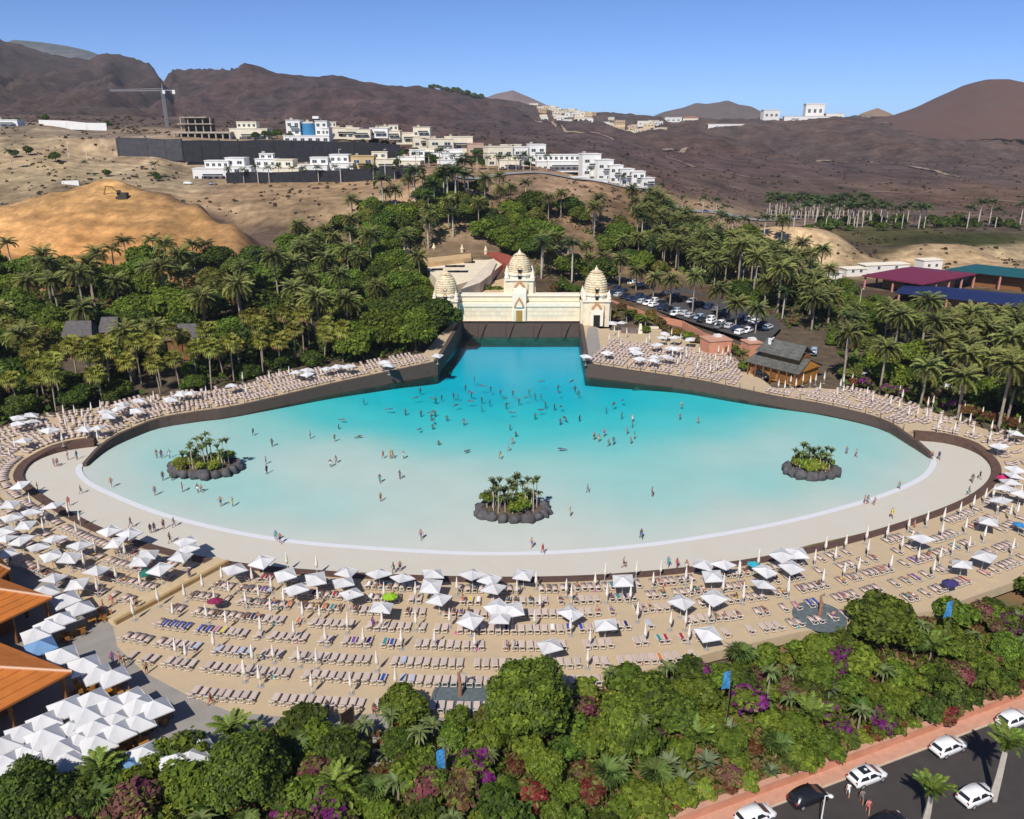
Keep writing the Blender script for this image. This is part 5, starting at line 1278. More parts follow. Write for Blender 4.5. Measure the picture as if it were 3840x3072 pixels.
# ------------------------------------------------------------------ coloured roofs of the neighbouring market halls
def hall(name, pts, z, rise, m, lb, wall_h, ridge=True, cols=8):
    c = np.mean([p[:2] for p in pts], 0); k = empty(name, (c[0], c[1], tz(c[0], c[1])))
    e = [rel((p[0], p[1], z), k) for p in pts]; ze = e[0][2]
    if len(e) == 4:
        r0 = tuple(np.add(e[0], e[3])[:2] / 2 * .55 + np.zeros(2)); r1 = tuple(np.add(e[1], e[2])[:2] / 2 * .55)
        vs = e + [(r0[0], r0[1], ze + rise), (r1[0], r1[1], ze + rise)] + [(p[0], p[1], ze - .35) for p in e]
        fs = [(0, 1, 5, 4), (1, 2, 5), (2, 3, 4, 5), (3, 0, 4), (6, 7, 1, 0), (7, 8, 2, 1), (8, 9, 3, 2), (9, 6, 0, 3), (9, 8, 7, 6)]
        mb = MB(); mb.add(vs, fs); fix_normals(mb.build('roof', m, k))
    for i in range(4):
        p, q = Vector(e[i]), Vector(e[(i + 1) % 4]); n_ = max(2, int((q - p).length / 7))
        for j in range(n_):
            w_ = (p.lerp(q, j / n_)) * .93; MB().box((w_.x, w_.y, ze / 2 - .2), (.5, .5, ze)).build('column', M_pinkcol, k)
    cc = [Vector(p) * .62 for p in e]; mb = MB(); mb.prism([(p.x, p.y) for p in cc], -.3, min(wall_h, ze - .6)); fix_normals(mb.build('hall_wall', M_terra if m is not M_teal else M_wood2, k))
    return tag(k, lb, 'market hall')
hall('market_hall', [P(3232, 1032, 9.5), P(3462, 1066, 9.5), P(3672, 1026, 9.5), P(3420, 1000, 9.5)], 9.5, 1.6, M_maroon, 'market hall with a wide maroon hip roof', 5.5)
hall('market_hall', [P(3545, 1010, 10.0), P(3860, 1042, 10.0), P(4120, 1040, 10.0), P(3660, 990, 10.0)], 10.0, 1.4, M_teal, 'market hall with a dark teal roof', 5.0)
hall('market_hall', [P(3355, 1095, 8.0), P(3860, 1150, 8.0), P(3900, 1110, 8.0), P(3395, 1062, 8.0)], 8.0, 1.0, M_navy, 'market hall with a long navy blue roof', 3.6)
for px, py, w, h, lb in [(3215, 1024, 8, .6, 'low white shed beside the maroon roof'), (3330, 1012, 18, .9, 'long white flat roofed shed behind the maroon roof'), (3130, 1040, 6, .3, 'low white shed among the plantation palms'), (3500, 1004, 8, 1.8, 'white plant room with railings between maroon and teal roofs')]:
    x, y, z = P(px, py, 6.5); k = empty('white_shed', (x, y + 4, tz(x, y + 4)), .2); MB().box((0, 0, h / 2 + 1), (w, 5, h + 2)).build('wall', M_white, k); MB().box((0, 0, h + 2.1), (w + .5, 5.5, .25)).build('roof', M_cream2, k); window(k, -w * .2, -2.53, 1.4, 1.2, 1.2); window(k, w * .2, -2.53, 1.4, 1.2, 1.2); tag(k, lb, 'shed')
# ------------------------------------------------------------------ orange roofed restaurant pavilions
def pavilion(corner, ta, tb, side_a, side_b, lb, z=4.3, rise=3.6):
    C = Vector(P(*corner, z)); a = (Vector(P(*ta, z)) - C).normalized(); b = (Vector(P(*tb, z)) - C).normalized()
    e = [C, C + a * side_a, C + a * side_a + b * side_b, C + b * side_b]; ctr = (e[0] + e[2]) / 2
    k = empty('restaurant_pavilion', (ctr.x, ctr.y, .42)); zz = z - .42
    E = [Vector((p.x - ctr.x, p.y - ctr.y, zz)) for p in e]; ap = Vector((0, 0, zz + rise)); th = Vector((0, 0, .18))
    # roof laid in separate courses on each face
    for i in range(4):
        p, q = E[i], E[(i + 1) % 4]; ns = 9
        for s_ in range(ns):
            t0, t1 = s_ / ns, (s_ + 1) / ns
            A, B, C2, D = p.lerp(ap, t0), q.lerp(ap, t0), q.lerp(ap, t1), p.lerp(ap, t1)
            up = Vector((0, 0, .07)); mb = MB(); mb.add([A + up, B + up, C2, D, A - th, B - th, C2 - th, D - th], [(0, 1, 2, 3), (7, 6, 5, 4), (0, 4, 5, 1), (1, 5, 6, 2), (2, 6, 7, 3), (3, 7, 4, 0)])
            fix_normals(mb.build('roof_course', M_orange, k))
        MB().tube([p + Vector((0, 0, .1)), ap + Vector((0, 0, .1))], .16, 6).build('ridge_cap', M_ridge, k)
        MB().box((E[i].x * .92, E[i].y * .92, zz / 2), (.4, .4, zz)).build('post', M_wood2, k)
        for t in (.33, .66):
            m_ = E[i].lerp(E[(i + 1) % 4], t) * .92; MB().box((m_.x, m_.y, zz / 2), (.3, .3, zz)).build('post', M_wood2, k)
    m_ = [p * .5 for p in E]; mb = MB(); mb.prism([(p.x, p.y) for p in m_], 0, zz - .4); fix_normals(mb.build('bar_wall', M_wood2, k))
    return tag(k, lb, 'pavilion')
pavilion((270, 2520), (0, 2663), (0, 2412), 17, 17, 'large orange hip roofed restaurant pavilion above the crowded parasols')
pavilion((196, 2241), (20, 2325), (0, 2170), 13, 14, 'middle orange hip roofed restaurant pavilion above the row of slim parasols')
pavilion((38, 2137), (0, 2170), (0, 2085), 10, 10, 'smallest orange hip roofed restaurant pavilion beside the beach parasols')
# ------------------------------------------------------------------ villas
def block_house(root, blocks, wm, rm=None):
    for bi, (dx, dy, dz, w, d_, h, nc, nr) in enumerate(blocks):
        if bi == 0 and h > 4.5: MB().box((dx + w * .12, dy - d_ / 2 - .9, dz + h * .52), (w * .6, 1.8, .18)).build('balcony', rm or wm, root); MB().box((dx + w * .12, dy - d_ / 2 - 1.75, dz + h * .52 + .5), (w * .6, .06, .8)).build('balcony_glass', M_glass, root)
        if bi % 2 == 0: MB().box((dx - w * .28, dy + d_ * .2, dz + h + .75), (1.5, 1.4, 1.1)).build('roof_tank', M_greyc, root)
        MB().box((dx, dy, dz + h / 2), (w, d_, h)).build('wall', wm, root)
        MB().box((dx, dy, dz + h + .12), (w + .5, d_ + .5, .28)).build('roof', rm or wm, root)
        for r_ in range(nr):
            for c_ in range(nc):
                ww = w / nc * .58; hh = min(1.7, h / nr * .55)
                window(root, dx - w / 2 + w * (c_ + .5) / nc, dy - d_ / 2 - .03, dz + h / nr * (r_ + .25), ww, hh)
def villa(px, py, Y, blocks, lb, wm=None, rz=0.0, rm=None, cat='house', group=None):
    x, y, z = Q(px, py, Y); k = empty('villa', (x, y, z - .15), rz, .98)
    block_house(k, [(b[0], b[1] , b[2] - (1.5 if b[2] == 0 else 0), b[3], b[4], b[5] + (1.5 if b[2] == 0 else 0), b[6], b[7]) for b in blocks], wm or M_white, rm)
    return tag(k, lb, cat, group)
# big white house with the blue glass stair drum
x, y, z = Q(1160, 530, 468); k = empty('villa', (x, y, z - .3))
block_house(k, [(-7.2, 0, 3.2, 7.6, 9, 8.0, 2, 2), (0, -1, -.5, 25, 11, 3.8, 6, 1), (8.0, 0, 3.2, 6.5, 8, 7.6, 2, 2), (10.5, -1.5, 3.2, 4.0, 9, 4.0, 2, 1), (1.6, 2.5, 3.2, 9, 4, 7.0, 1, 1)], M_white)
MB().lathe([(3.9, 3.2), (3.9, 9.6)], 20, (.8, -1.2, 0)).build('glass_drum', M_blueg, k); MB().lathe([(4.1, 9.6), (4.1, 9.9)], 20, (.8, -1.2, 0)).build('drum_cap', M_white, k)
MB().box((4.6, .5, 7.5), (3.0, 4, 9.0)).build('stair_tower', M_dstone, k); MB().box((4.6, .5, 12.6), (3.2, 3.6, 1.4)).build('tank_room', M_white, k); tag(k, 'modern white villa with a blue glass stair drum above the dark stone wall', 'house')
# unfinished concrete frame
x, y, z = Q(772, 525, 466); k = empty('concrete_frame_building', (x, y, z - .3))
for zz, w, dx in ((4.2, 32, 0), (8.6, 19, -3.0), (12.0, 14, -3.5)):
    MB().box((dx, 0, zz), (w, 11, .9 if zz < 5 else .5)).build('floor_slab', M_greyc, k)
for i in range(9): MB().box((-15 + i * 3.75, -4.8, 1.8), (.7, .7, 4.4)).build('column', M_greyc, k)
for i in range(5):
    for zz, h in ((6.4, 4.0), (10.3, 3.2)): MB().box((-11 + i * 4.0, -4.2, zz), (.5, .5, h)).build('column', M_greyc, k)
MB().box((-3, 2, 6), (15, 4, 11)).build('core_wall', mat('dark_core', (.10, .075, .06), .9), k); MB().box((0, 3, 1.8), (30, 3, 4)).build('rear_wall', mat('dark_core', (.1, .08, .06)), k)
tag(k, 'unfinished open concrete building with stacked slabs above the dark stone wall', 'building')
villa(945, 525, 470, [(0, 0, 0, 21, 10, 6.2, 5, 1), (-1.5, 1, 6.2, 11, 7, 3.6, 4, 1)], 'cream flat roofed villa with a small upper floor behind green bushes', M_cr)
for (px, py, Y, bl, lb, m_) in [
    (800, 672, 418, [(0, 0, 0, 17, 9, 5.5, 5, 1), (3, 2, 5.5, 12, 7, 3.6, 4, 1)], 'white terraced villa at the end of the row by the pale bank', M_white),
    (905, 668, 420, [(0, 0, 0, 15, 9, 6.0, 3, 2), (-2, 2, 6.0, 10, 7, 4.0, 2, 1)], 'white stepped villa with dark verandas next to the end villa', M_white),
    (990, 664, 424, [(0, 0, 0, 15, 9, 5.0, 3, 1), (2, 2, 5.0, 11, 7, 4.0, 3, 1), (2, 3, 9, 7, 5, 2.5, 2, 1)], 'three stepped white villa with a deep roof terrace', M_white),
    (1085, 662, 422, [(0, 0, 0, 14, 9, 4.6, 3, 1), (-2, 2, 4.6, 10, 7, 3.8, 2, 1)], 'cream villa with wide glazing above the black wall', M_cr),
    (1180, 655, 426, [(0, 0, 0, 15, 9, 5.0, 4, 1), (3, 2, 5.0, 9, 7, 3.6, 2, 1)], 'white low villa half hidden by garden trees', M_white),
    (1285, 650, 430, [(0, 0, 0, 14, 9, 5.4, 3, 1), (-1, 2, 5.4, 10, 7, 4.0, 3, 1)], 'white villa with a long upper veranda', M_white),
    (1365, 640, 434, [(0, 0, 0, 12, 9, 7.5, 2, 2)], 'tan blocky house between white villas', mat('tan_render', (.50, .36, .18), .85)),
    (1440, 632, 436, [(0, 0, 0, 13, 9, 5.0, 3, 1), (-2, 2, 5, 8, 6, 3.4, 2, 1)], 'cream villa with dark shaded terrace beside the tan house', M_cr),
    (1545, 628, 440, [(0, 0, 0, 14, 9, 5.6, 3, 1), (3, 2, 5.6, 8, 6, 3.4, 2, 1)], 'pale villa above the bare mound', M_white),
    (1300, 510, 488, [(0, 0, 0, 18, 9, 4.6, 4, 1)], 'low cream house on the upper terrace next to the tall trees', M_cr),
    (1350, 512, 486, [(0, 0, 0, 14, 8, 4.0, 3, 1)], 'low cream house with a flat awning on the upper terrace', M_cr),
    (1530, 530, 492, [(0, 0, 0, 14, 9, 5.0, 3, 1)], 'cream house on the upper slope beside dark trees', M_cr),
    (1590, 545, 486, [(0, 0, 0, 13, 9, 5.0, 3, 1), (2, 2, 5, 6, 5, 2.5, 1, 1)], 'cream stepped house on the upper slope', M_cr),
    (1650, 572, 470, [(0, 0, 0, 14, 9, 7.5, 2, 2)], 'tall cream house in the middle of the hillside cluster', M_cr),
    (1720, 560, 478, [(0, 0, 0, 16, 9, 7.0, 3, 1)], 'broad pale house with a straight parapet', M_cr),
    (1620, 605, 452, [(0, 0, 0, 15, 9, 5.0, 3, 1)], 'low white house under the tall cream house', M_white),
    (1695, 612, 450, [(0, 0, 0, 12, 9, 5.5, 2, 1)], 'white house with a dark garage beside palms', M_white),
    (1780, 572, 474, [(0, 0, 0, 9, 8, 5, 2, 1)], 'small pink house among dark trees', mat('pink_render', (.50, .34, .25), .85)),
    (1868, 618, 446, [(0, 0, 0, 14, 9, 9.5, 3, 2), (-5, -1, 0, 5, 8, 6.5, 1, 1)], 'large cream house with a stepped side facing the bare slope', M_cr),
    (1935, 612, 450, [(0, 0, 0, 12, 9, 8.5, 3, 2)], 'white house with a slanting dark roof terrace', M_white),
    (2010, 602, 452, [(0, 0, 0, 9, 9, 8.5, 2, 2)], 'plain white cube house before the long glazed building', M_white),
    (2095, 632, 446, [(0, 0, 0, 25, 10, 4.0, 8, 1), (1, 1, 4.0, 26, 9, 3.2, 9, 1)], 'long white glazed building with horizontal terraces', M_white),
    (2210, 650, 436, [(0, 0, 0, 10, 8, 10.0, 2, 2)], 'tallest of the stepped white cube houses beside the glazed building', M_white),
    (2258, 668, 433, [(0, 0, 0, 9, 8, 9.5, 2, 2)], 'second stepped white cube house going down the slope', M_white),
    (2303, 674, 431, [(0, 0, 0, 7, 8, 7.5, 2, 2)], 'narrow white cube house halfway down the slope', M_white),
    (2343, 684, 429, [(0, 0, 0, 7, 8, 7.0, 2, 2)], 'white cube house below the narrow one', M_white),
    (2386, 690, 427, [(0, 0, 0, 7, 8, 6.5, 2, 2)], 'small white cube house with a green roof rim', M_white),
    (2420, 692, 425, [(0, 0, 0, 7, 7, 3.5, 2, 1)], 'lowest little white house at the end of the stepped row', M_white),
    (2165, 690, 424, [(0, 0, 0, 12, 7, 3.5, 3, 1)], 'low white garage building below the stepped cube houses', M_white),
    (2240, 705, 422, [(0, 0, 0, 9, 7, 4.5, 2, 1)], 'white sloping annex below the stepped cube houses', M_white),
    (30, 470, 500, [(0, 0, 0, 16, 8, 3.2, 3, 1)], 'low white house beside the hillside fence', M_white)]:
    villa(px, py, Y, bl, lb, m_, rz=random.uniform(-.12, .12) + (.18 if px > 1500 else 0))
rt_w = random.Random(3)
for i in range(15):
    up_row = i < 6
    px = random.uniform(1180, 1620) if up_row else random.uniform(1480, 2060); py = random.uniform(498, 530) if up_row else random.uniform(575, 640) + (px - 1480) * .02
    Y = random.uniform(482, 505) if up_row else 470 - (py - 560) * .45
    ww = random.uniform(7, 12); m_ = random.choice([M_cr, M_white, M_cr])
    villa(px, py, Y, [(0, 0, 0, ww, 8, random.uniform(3.2, 5.5), 3, 1)] + ([(1, 1.5, 3.4, ww * .55, 5, 3, 2, 1)] if random.random() < .4 else []), ('cream' if m_ is M_cr else 'white') + ' little house ' + ('on the upper terrace among dark trees' if up_row else 'squeezed between the hillside houses'), m_, rz=random.uniform(-.3, .3), group=('cream' if m_ is M_cr else 'white') + (' upper' if up_row else ' hillside') + ' little houses')
# dark stone walls below the villas
def stone_wall(pts, lb, m_=None, name='stone_wall'):
    fine = []
    for p, q in zip(pts, pts[1:]):
        nn = max(1, int(abs(q[0] - p[0]) / 62))
        for j in range(nn): t = j / nn; fine.append(tuple(p[i] + (q[i] - p[i]) * t for i in range(4)))
    fine.append(pts[-1])
    pts = [Q(p[0], p[1], p[2] + (rt_w.uniform(-.25, .25) if len(fine) > 2 else 0)) + (p[3] + rt_w.uniform(-.45, .2),) for p in fine]; k = empty(name, (pts[0][0], pts[0][1], pts[0][2]))
    for p, q in zip(pts, pts[1:]):
        a = Vector(p[:3]) - k.location; b = Vector(q[:3]) - k.location; n_ = Vector((-(b - a).y, (b - a).x, 0)).normalized() * .5
        mb = MB(); mb.add([a - n_ + Vector((0, 0, -1.5)), b - n_ + Vector((0, 0, -1.5)), b + n_ + Vector((0, 0, -1.5)), a + n_ + Vector((0, 0, -1.5)), a - n_ + Vector((0, 0, p[3])), b - n_ + Vector((0, 0, q[3])), b + n_ + Vector((0, 0, q[3])), a + n_ + Vector((0, 0, p[3]))], [(0, 1, 5, 4), (1, 2, 6, 5), (2, 3, 7, 6), (3, 0, 4, 7), (4, 5, 6, 7)])
        fix_normals(mb.build('wall_bay', m_ or M_dstone, k)); MB().box((a.x, a.y - .45, p[3] / 2 - .5), (.7, .5, p[3] + .6)).build('buttress', m_ or M_dstone, k)
    return tag(k, lb, 'wall')
stone_wall([(448, 590, 447, 10), (560, 592, 447, 10), (690, 592, 446, 9.5)], 'grey stone retaining wall with a pale foot under the levelled terrace', mat('grey_stone', (.06, .06, .068), .95, var=.2, scale=.5))
stone_wall([(690, 596, 444, 9.5), (900, 605, 444, 10.5), (1100, 600, 444, 10), (1330, 590, 444, 8), (1500, 580, 450, 5)], 'long black stone retaining wall between the upper and lower villas')
stone_wall([(855, 688, 403.2, 5.0), (1100, 686, 403.2, 5.5), (1300, 680, 404, 5.5), (1480, 668, 406, 5.5), (1560, 660, 408, 4)], 'black boundary wall behind the street palms')
stone_wall([(400, 480, 490, 2.5), (250, 475, 492, 3), (150, 470, 494, 3)], 'long pale fence wall below the mountain', M_white, 'fence_wall')
stone_wall([(240, 705, 372, 3.0), (300, 702, 372, 3.2)], 'short white wall on the bank behind the golden hill', M_white, 'fence_wall')
# hillside road
hr = [(1700, 705, 388), (1900, 700, 412), (2100, 700, 418), (2300, 706, 420), (2450, 718, 420), (2600, 735, 425), (2750, 758, 440), (2900, 780, 455), (3000, 790, 462)]
hl = [Vector(Q(*p)) for p in hr]; hl = smooth_line(hl, 6); a_ = offset_line(hl, 3); b_ = offset_line(hl, -3); mb = MB(); nH = len(hl)
vs = [(p.x, p.y, tz(p.x, p.y) + .55) for p in a_] + [(p.x, p.y, tz(p.x, p.y) + .55) for p in b_]
mb.add(vs, [(i, i + 1, nH + i + 1, nH + i) for i in range(nH - 1)]); tag(fix_up(mb.build('hill_road', mat('pale_road', (.24, .235, .235), .9))), kind='structure')
# pale dirt tracks over the dry plain
M_track = mat('dirt_track', (.26, .19, .14), .95, var=.25, scale=.1)
for tr_, wd in [([(2440, 600, 800), (2560, 610, 770), (2640, 625, 730), (2760, 640, 700), (2860, 640, 705)], 3), ([(2490, 575, 900), (2520, 555, 1000), (2570, 540, 1100)], 6), ([(3040, 598, 950), (3130, 590, 980), (3230, 588, 985), (3280, 580, 1010), (3380, 585, 990)], 6), ([(3400, 610, 880), (3480, 625, 830), (3560, 640, 780), (3600, 645, 765)], 4), ([(3300, 480, 1650), (3480, 490, 1550), (3650, 510, 1400), (3840, 530, 1300)], 8), ([(3250, 690, 640), (3400, 700, 625), (3550, 715, 605), (3700, 735, 580), (3840, 750, 560)], 2.5), ([(2950, 545, 1180), (3150, 560, 1120), (3300, 560, 1120), (3450, 570, 1060)], 4), ([(1950, 470, 1450), (2050, 480, 1380), (2150, 505, 1180), (2300, 520, 1120)], 4)]:
    tl = smooth_line([Vector((Q(a, b, c)[0], c, 0)) for a, b, c in tr_], 7); qa = offset_line(tl, wd / 2); qb = offset_line(tl, -wd / 2); mb = MB(); nn = len(tl)
    up_ = lambda p: (p.x, p.y, far_full(p.x / p.y, p.y) + (.5 if p.y < 800 else 1.3))
    mb.add([up_(p) for p in qa] + [up_(p) for p in qb], [(i, i + 1, nn + i + 1, nn + i) for i in range(nn - 1)]); tag(fix_up(mb.build('dirt_track', M_track)), kind='structure')
# ------------------------------------------------------------------ far town on the ridge
cols = [M_cr, M_white, mat('sand_render', (.58, .44, .28), .9), mat('ochre_render', (.50, .33, .19), .9)]
rt = random.Random(31)
cubes = [MB().box((0, 0, .5), (1, 1, 1)).mesh('wall', c) for c in cols]; roofm = MB().box((0, 0, 0), (1.06, 1.06, .06)).mesh('roof', M_cr); roofr = MB().box((0, 0, .08), (1.15, 1.15, .3), taper=.4).mesh('roof', mat('tile_red', (.34, .12, .07), .8))
def far_house(px, py, Y, w, d_, h, ci, red, lb, grp, nm='far_house'):
    x, y, z = Q(px, py, Y); k = empty(nm, (x, y, far_full(x / y, y) - 1.5 if grp else z - 3), rt.uniform(-.3, .3)); a = link('wall', cubes[ci], k); a.scale = (w, d_, h + (1.5 if grp else 3)); r_ = link('roof', roofr if red else roofm, k, (0, 0, h + (1.5 if grp else 3))); r_.scale = (w, d_, h)
    for c_ in range(3): window(k, w * (c_ - 1) * .3, -d_ / 2 - .04, h * .45, w * .16, h * .3)
    return tag(k, lb, 'house', grp)
for i in range(70):
    px = rt.triangular(1960, 2520, 2200); t = (px - 1960) / 540; py = 372 + 52 * t ** .7 + rt.uniform(0, 40) * (.6 + .8 * t if t < .6 else .6)
    Y = 2080 - (py - 390) * 8 + rt.uniform(-30, 30)
    x, y, z = Q(px, py, Y); zz = far_full(x / y, y)
    w = rt.uniform(13, 26); ci = rt.choice([0, 0, 1, 2, 2, 3])
    far_house(px, py, Y, w, 12, rt.uniform(6, 10), ci, False, ['pale cream', 'white', 'sand coloured', 'ochre'][ci] + ' house in the far hill town on the skyline', ['cream', 'white', 'sand', 'ochre'][ci] + ' houses of the far hill town')
for px, py, Y, w, h, lb, red in [(2590, 458, 1950, 34, 10, 'pale house with a red roof on the far plateau', True), (2886, 448, 1950, 38, 20, 'white hotel block on the skyline before the twin hill', False), (3048, 443, 1950, 42, 30, 'tallest white hotel block on the skyline', False), (3040, 450, 1930, 120, 8, 'long low white wing in front of the tallest hotel', False), (3125, 447, 1950, 40, 12, 'smaller white hotel block on the skyline beside the tallest one', False), (2760, 478, 1850, 120, 7, 'long white wall building on the far plateau', False), (3290, 450, 1930, 60, 7, 'low pale building at the foot of the cone hill', False), (2520, 455, 1950, 40, 9, 'pale house between the hill town and the twin hill', False)]:
    far_house(px, py, Y, w, 18, h, 1 if not red else 0, red, lb, None)
# ------------------------------------------------------------------ crane and excavator
x, y, z = Q(628, 480, 560); k = empty('tower_crane', (x, y, tz(x, y) - .5)); h = zat(340, 560) - k.location.z
mb = MB()
for sx in (-.7, .7):
    for sy in (-.7, .7): mb.tube([(sx, sy, 0), (sx, sy, h)], .14, 4)
nS = 14
for i in range(nS):
    a, b = h * i / nS, h * (i + 1) / nS
    mb.tube([(-.7, -.7, a), (.7, -.7, b)], .08, 4); mb.tube([(.7, .7, a), (-.7, .7, b)], .08, 4); mb.tube([(-.7, .7, a), (-.7, -.7, b)], .08, 4)
mb.build('mast', M_steel, k)
mb = MB(); jl = 34
mb.tube([(1, 0, h), (-jl, 0, h - .3)], .16, 4); mb.tube([(1, .9, h), (-jl, .5, h - .3)], .16, 4); mb.tube([(0, .45, h + 1.3), (-jl, .3, h + .5)], .14, 4)
for i in range(16): mb.tube([(-jl * i / 16, 0, h - .02 * i), (-jl * (i + .5) / 16, .45, h + 1.2 - .05 * i), (-jl * (i + 1) / 16, .7, h - .02 * i)], .07, 4)
mb.build('jib', M_steel, k); MB().tube([(0, .4, h), (0, .4, h + 4.5)], [.5, .15], 4).build('tower_top', M_steel, k)
MB().box((4.2, .45, h + .2), (8, 1.2, .4)).build('counter_jib', M_steel, k); MB().box((7.2, .45, h - .8), (1.8, 1.4, 2.4)).build('counterweight', M_white, k); MB().box((1.2, -.6, h - 1.0), (1.6, 1.5, 2.0)).build('cab', M_white, k)
tag(k, 'grey lattice tower crane beside the unfinished concrete building', 'crane')
x, y, z = Q(455, 745, 318); k = empty('excavator', (x, y, tz(x, y)), 0); M_dig = mat('digger_dark', (.05, .045, .04), .7); M_dig2 = mat('digger_yellow', (.22, .14, .03), .6)
for s_ in (-1.1, 1.1): MB().box((.6, s_, .45), (4.2, .6, .9)).build('track', M_dig, k)
MB().box((.9, 0, 1.6), (3.4, 2.4, 1.3)).build('body', M_dig, k); MB().box((-.3, -.7, 2.4), (1.2, 1.0, 1.6)).build('cab', M_dig, k)
MB().tube([(-.6, .3, 1.6), (-3.2, .3, 4.4), (-5.6, .3, 4.6)], [.32, .3, .22], 5).build('boom', M_dig2, k); MB().tube([(-5.5, .3, 4.7), (-6.6, .3, 1.4)], [.22, .2], 5).build('arm', M_dig2, k); MB().box((-6.7, .3, .8), (.9, 1.1, 1.2), taper=.7).build('bucket', M_dig, k)
tag(k, 'small excavator reaching out on top of the golden hill', 'excavator')
# ================================================================== BEACH FURNITURE
M_fr = mat('lounger_frame', (.66, .60, .54), .5)
M_bed = mat('lounger_cloth', (.50, .40, .36), .85, objvar=.10)
M_canvas = mat('white_canvas', (.62, .62, .63), .85, objvar=.07, var=.05, scale=1.2, trans=.12)
M_canvas2 = mat('folded_canvas', (.70, .65, .58), .85, objvar=.06)
M_pole = mat('white_pole', (.70, .68, .65), .5)
M_cbase = mat('base_grey', (.30, .28, .26), .9)
M_rope = mat('rope_tan', (.34, .26, .17), .9)
M_post = mat('post_brown', (.12, .085, .06), .8)
def lounger_meshes():
    f = MB()
    for s_ in (-.30, .30): f.box((s_, 0, .30), (.05, 1.92, .06))
    for y in (-.94, .94): f.box((0, y, .30), (.65, .05, .06))
    for s_ in (-.29, .29):
        for y in (-.72, .72): f.box((s_, y, .14), (.05, .05, .30))
    b = MB(); b.box((0, .33, .345), (.57, 1.18, .05))
    k = MB(); a = .55; L_ = .78
    y0, z0 = -.26, .36; y1, z1 = y0 - L_ * math.cos(a), z0 + L_ * math.sin(a); t = .035
    k.add([(-.285, y0, z0), (.285, y0, z0), (.285, y1, z1), (-.285, y1, z1), (-.285, y0, z0 - t), (.285, y0, z0 - t), (.285, y1, z1 - t), (-.285, y1, z1 - t)], [(0, 1, 2, 3), (7, 6, 5, 4), (0, 4, 5, 1), (1, 5, 6, 2), (2, 6, 7, 3), (3, 7, 4, 0)])
    tp = MB(); tp.box((0, y1, z1), (.66, .06, .07))
    for s_ in (-.30, .30): tp.tube([(s_, y1, z1), (s_, -.85, .30)], .022, 4)
    return f, b, k, tp
_f, _b, _k, _t2 = lounger_meshes()
LM = [_f.mesh('frame', M_fr), _b.mesh('bed', M_bed), _k.mesh('backrest', M_bed), _t2.mesh('backrest_rail', M_fr)]
allm = MB()
for q, mi in ((_f, 0), (_b, 1), (_k, 1), (_t2, 0)):
    b0 = len(allm.v); allm.v += q.v; allm.f += [tuple(i + b0 for i in f) for f in q.f]; allm.m += [mi] * len(q.f)
def to_px(x, y, z):
    dx, dy, dz = x, y, z - CAMH; dep = dy * cT - dz * sT; up = dy * sT + dz * cT
    return 1920 + FPX * dx / dep, 1536 - FPX * up / dep
rl = random.Random(41)
LS = []          # x y z rot row
def along(line, gap_mod, keep, maxd, face, rowname, z_of=zN, dl=.80):
    acc = 0.0; cnt = 0; gl = rl.randint(8, 15); i = 0
    pts = smooth_line([Vector((p[0], p[1], 0)) for p in line[::3]], .3)
    nxt = .5
    for a, b in zip(pts, pts[1:]):
        seg = (b - a).length; acc += seg
        if acc < nxt: continue
        cnt += 1; nxt = acc + dl
        if cnt >= gl: nxt += rl.uniform(.7, 1.4); cnt = 0; gl = rl.randint(8, 15)
        if not inpoly(a.x, a.y, BEACH): continue
        if rl.random() > keep(*to_px(a.x, a.y, z_of(a.y))): continue
        t = (b - a).normalized(); nrm = Vector((-t.y, t.x, 0)) * face
        LS.append((a.x + rl.uniform(-.06, .06), a.y + rl.uniform(-.08, .08), z_of(a.y) + .02, math.atan2(-nrm.x, nrm.y) + rl.uniform(-.05, .05), rowname))
RAMP_A, RAMP_B = Vector(P(858, 2112, .5)), Vector(P(432, 2342, .5))
def near_ramp(x, y):
    d = RAMP_B - RAMP_A; t = max(0, min(1, ((x - RAMP_A.x) * d.x + (y - RAMP_A.y) * d.y) / (d.x ** 2 + d.y ** 2)))
    return math.hypot(RAMP_A.x + d.x * t - x, RAMP_A.y + d.y * t - y) < 3.0
ROWS = ['in the row along the brown kerb'] + ['in the %s row from the kerb' % k for k in ('second', 'third', 'fourth', 'fifth', 'sixth', 'seventh')] + ['in the last row by the path']
def keepf(px, py):
    if px > 3050: return .50
    if px > 2700: return .62
    if px > 2300: return .75
    return .92
for r_, dd in enumerate((1.9, 4.7, 7.5, 10.7, 13.9, 17.2, 20.3, 24.4)):
    along(offset_line(kerb_o, KS * dd), 7, keepf, 0, -KS, ROWS[r_])
for r_, dd in enumerate((2.6, 5.0, 7.4, 9.8, 12.2, 14.6, 17.0, 20.0)):
    sg = 1 if (offset_line(lwall, 1)[5] - lw_b[5]).length < 1 else -1
    along(offset_line(lwall[4:], sg * dd), 7, lambda a, b: .9, 0, -sg, 'on the terrace below the fan palms', dl=.85)
    sg2 = 1 if (offset_line(rwall, 1)[5] - rw_b[5]).length < 1 else -1
    along(offset_line(rwall[:-3], sg2 * dd), 7, lambda a, b: .88, 0, -sg2, 'on the terrace before the timber cabin', dl=.85)
KO = [(p.x, p.y) for p in kerb_o]
def clean(L):
    out = []
    cell = {}
    for q in L:
        x, y = q[0], q[1]
        if near_ramp(x, y) or inpoly(x, y, CABIN): continue
        c = (int(x // 1.6), int(y // 1.6)); ok = True
        for i in (-1, 0, 1):
            for j in (-1, 0, 1):
                for e in cell.get((c[0] + i, c[1] + j), ()):
                    dd = math.hypot(e[0] - x, e[1] - y)
                    if dd < (.66 if e[4] == q[4] else 1.75): ok = False
        if ok: out.append(q); cell.setdefault(c, []).append(q)
    return out
LS = clean(LS)
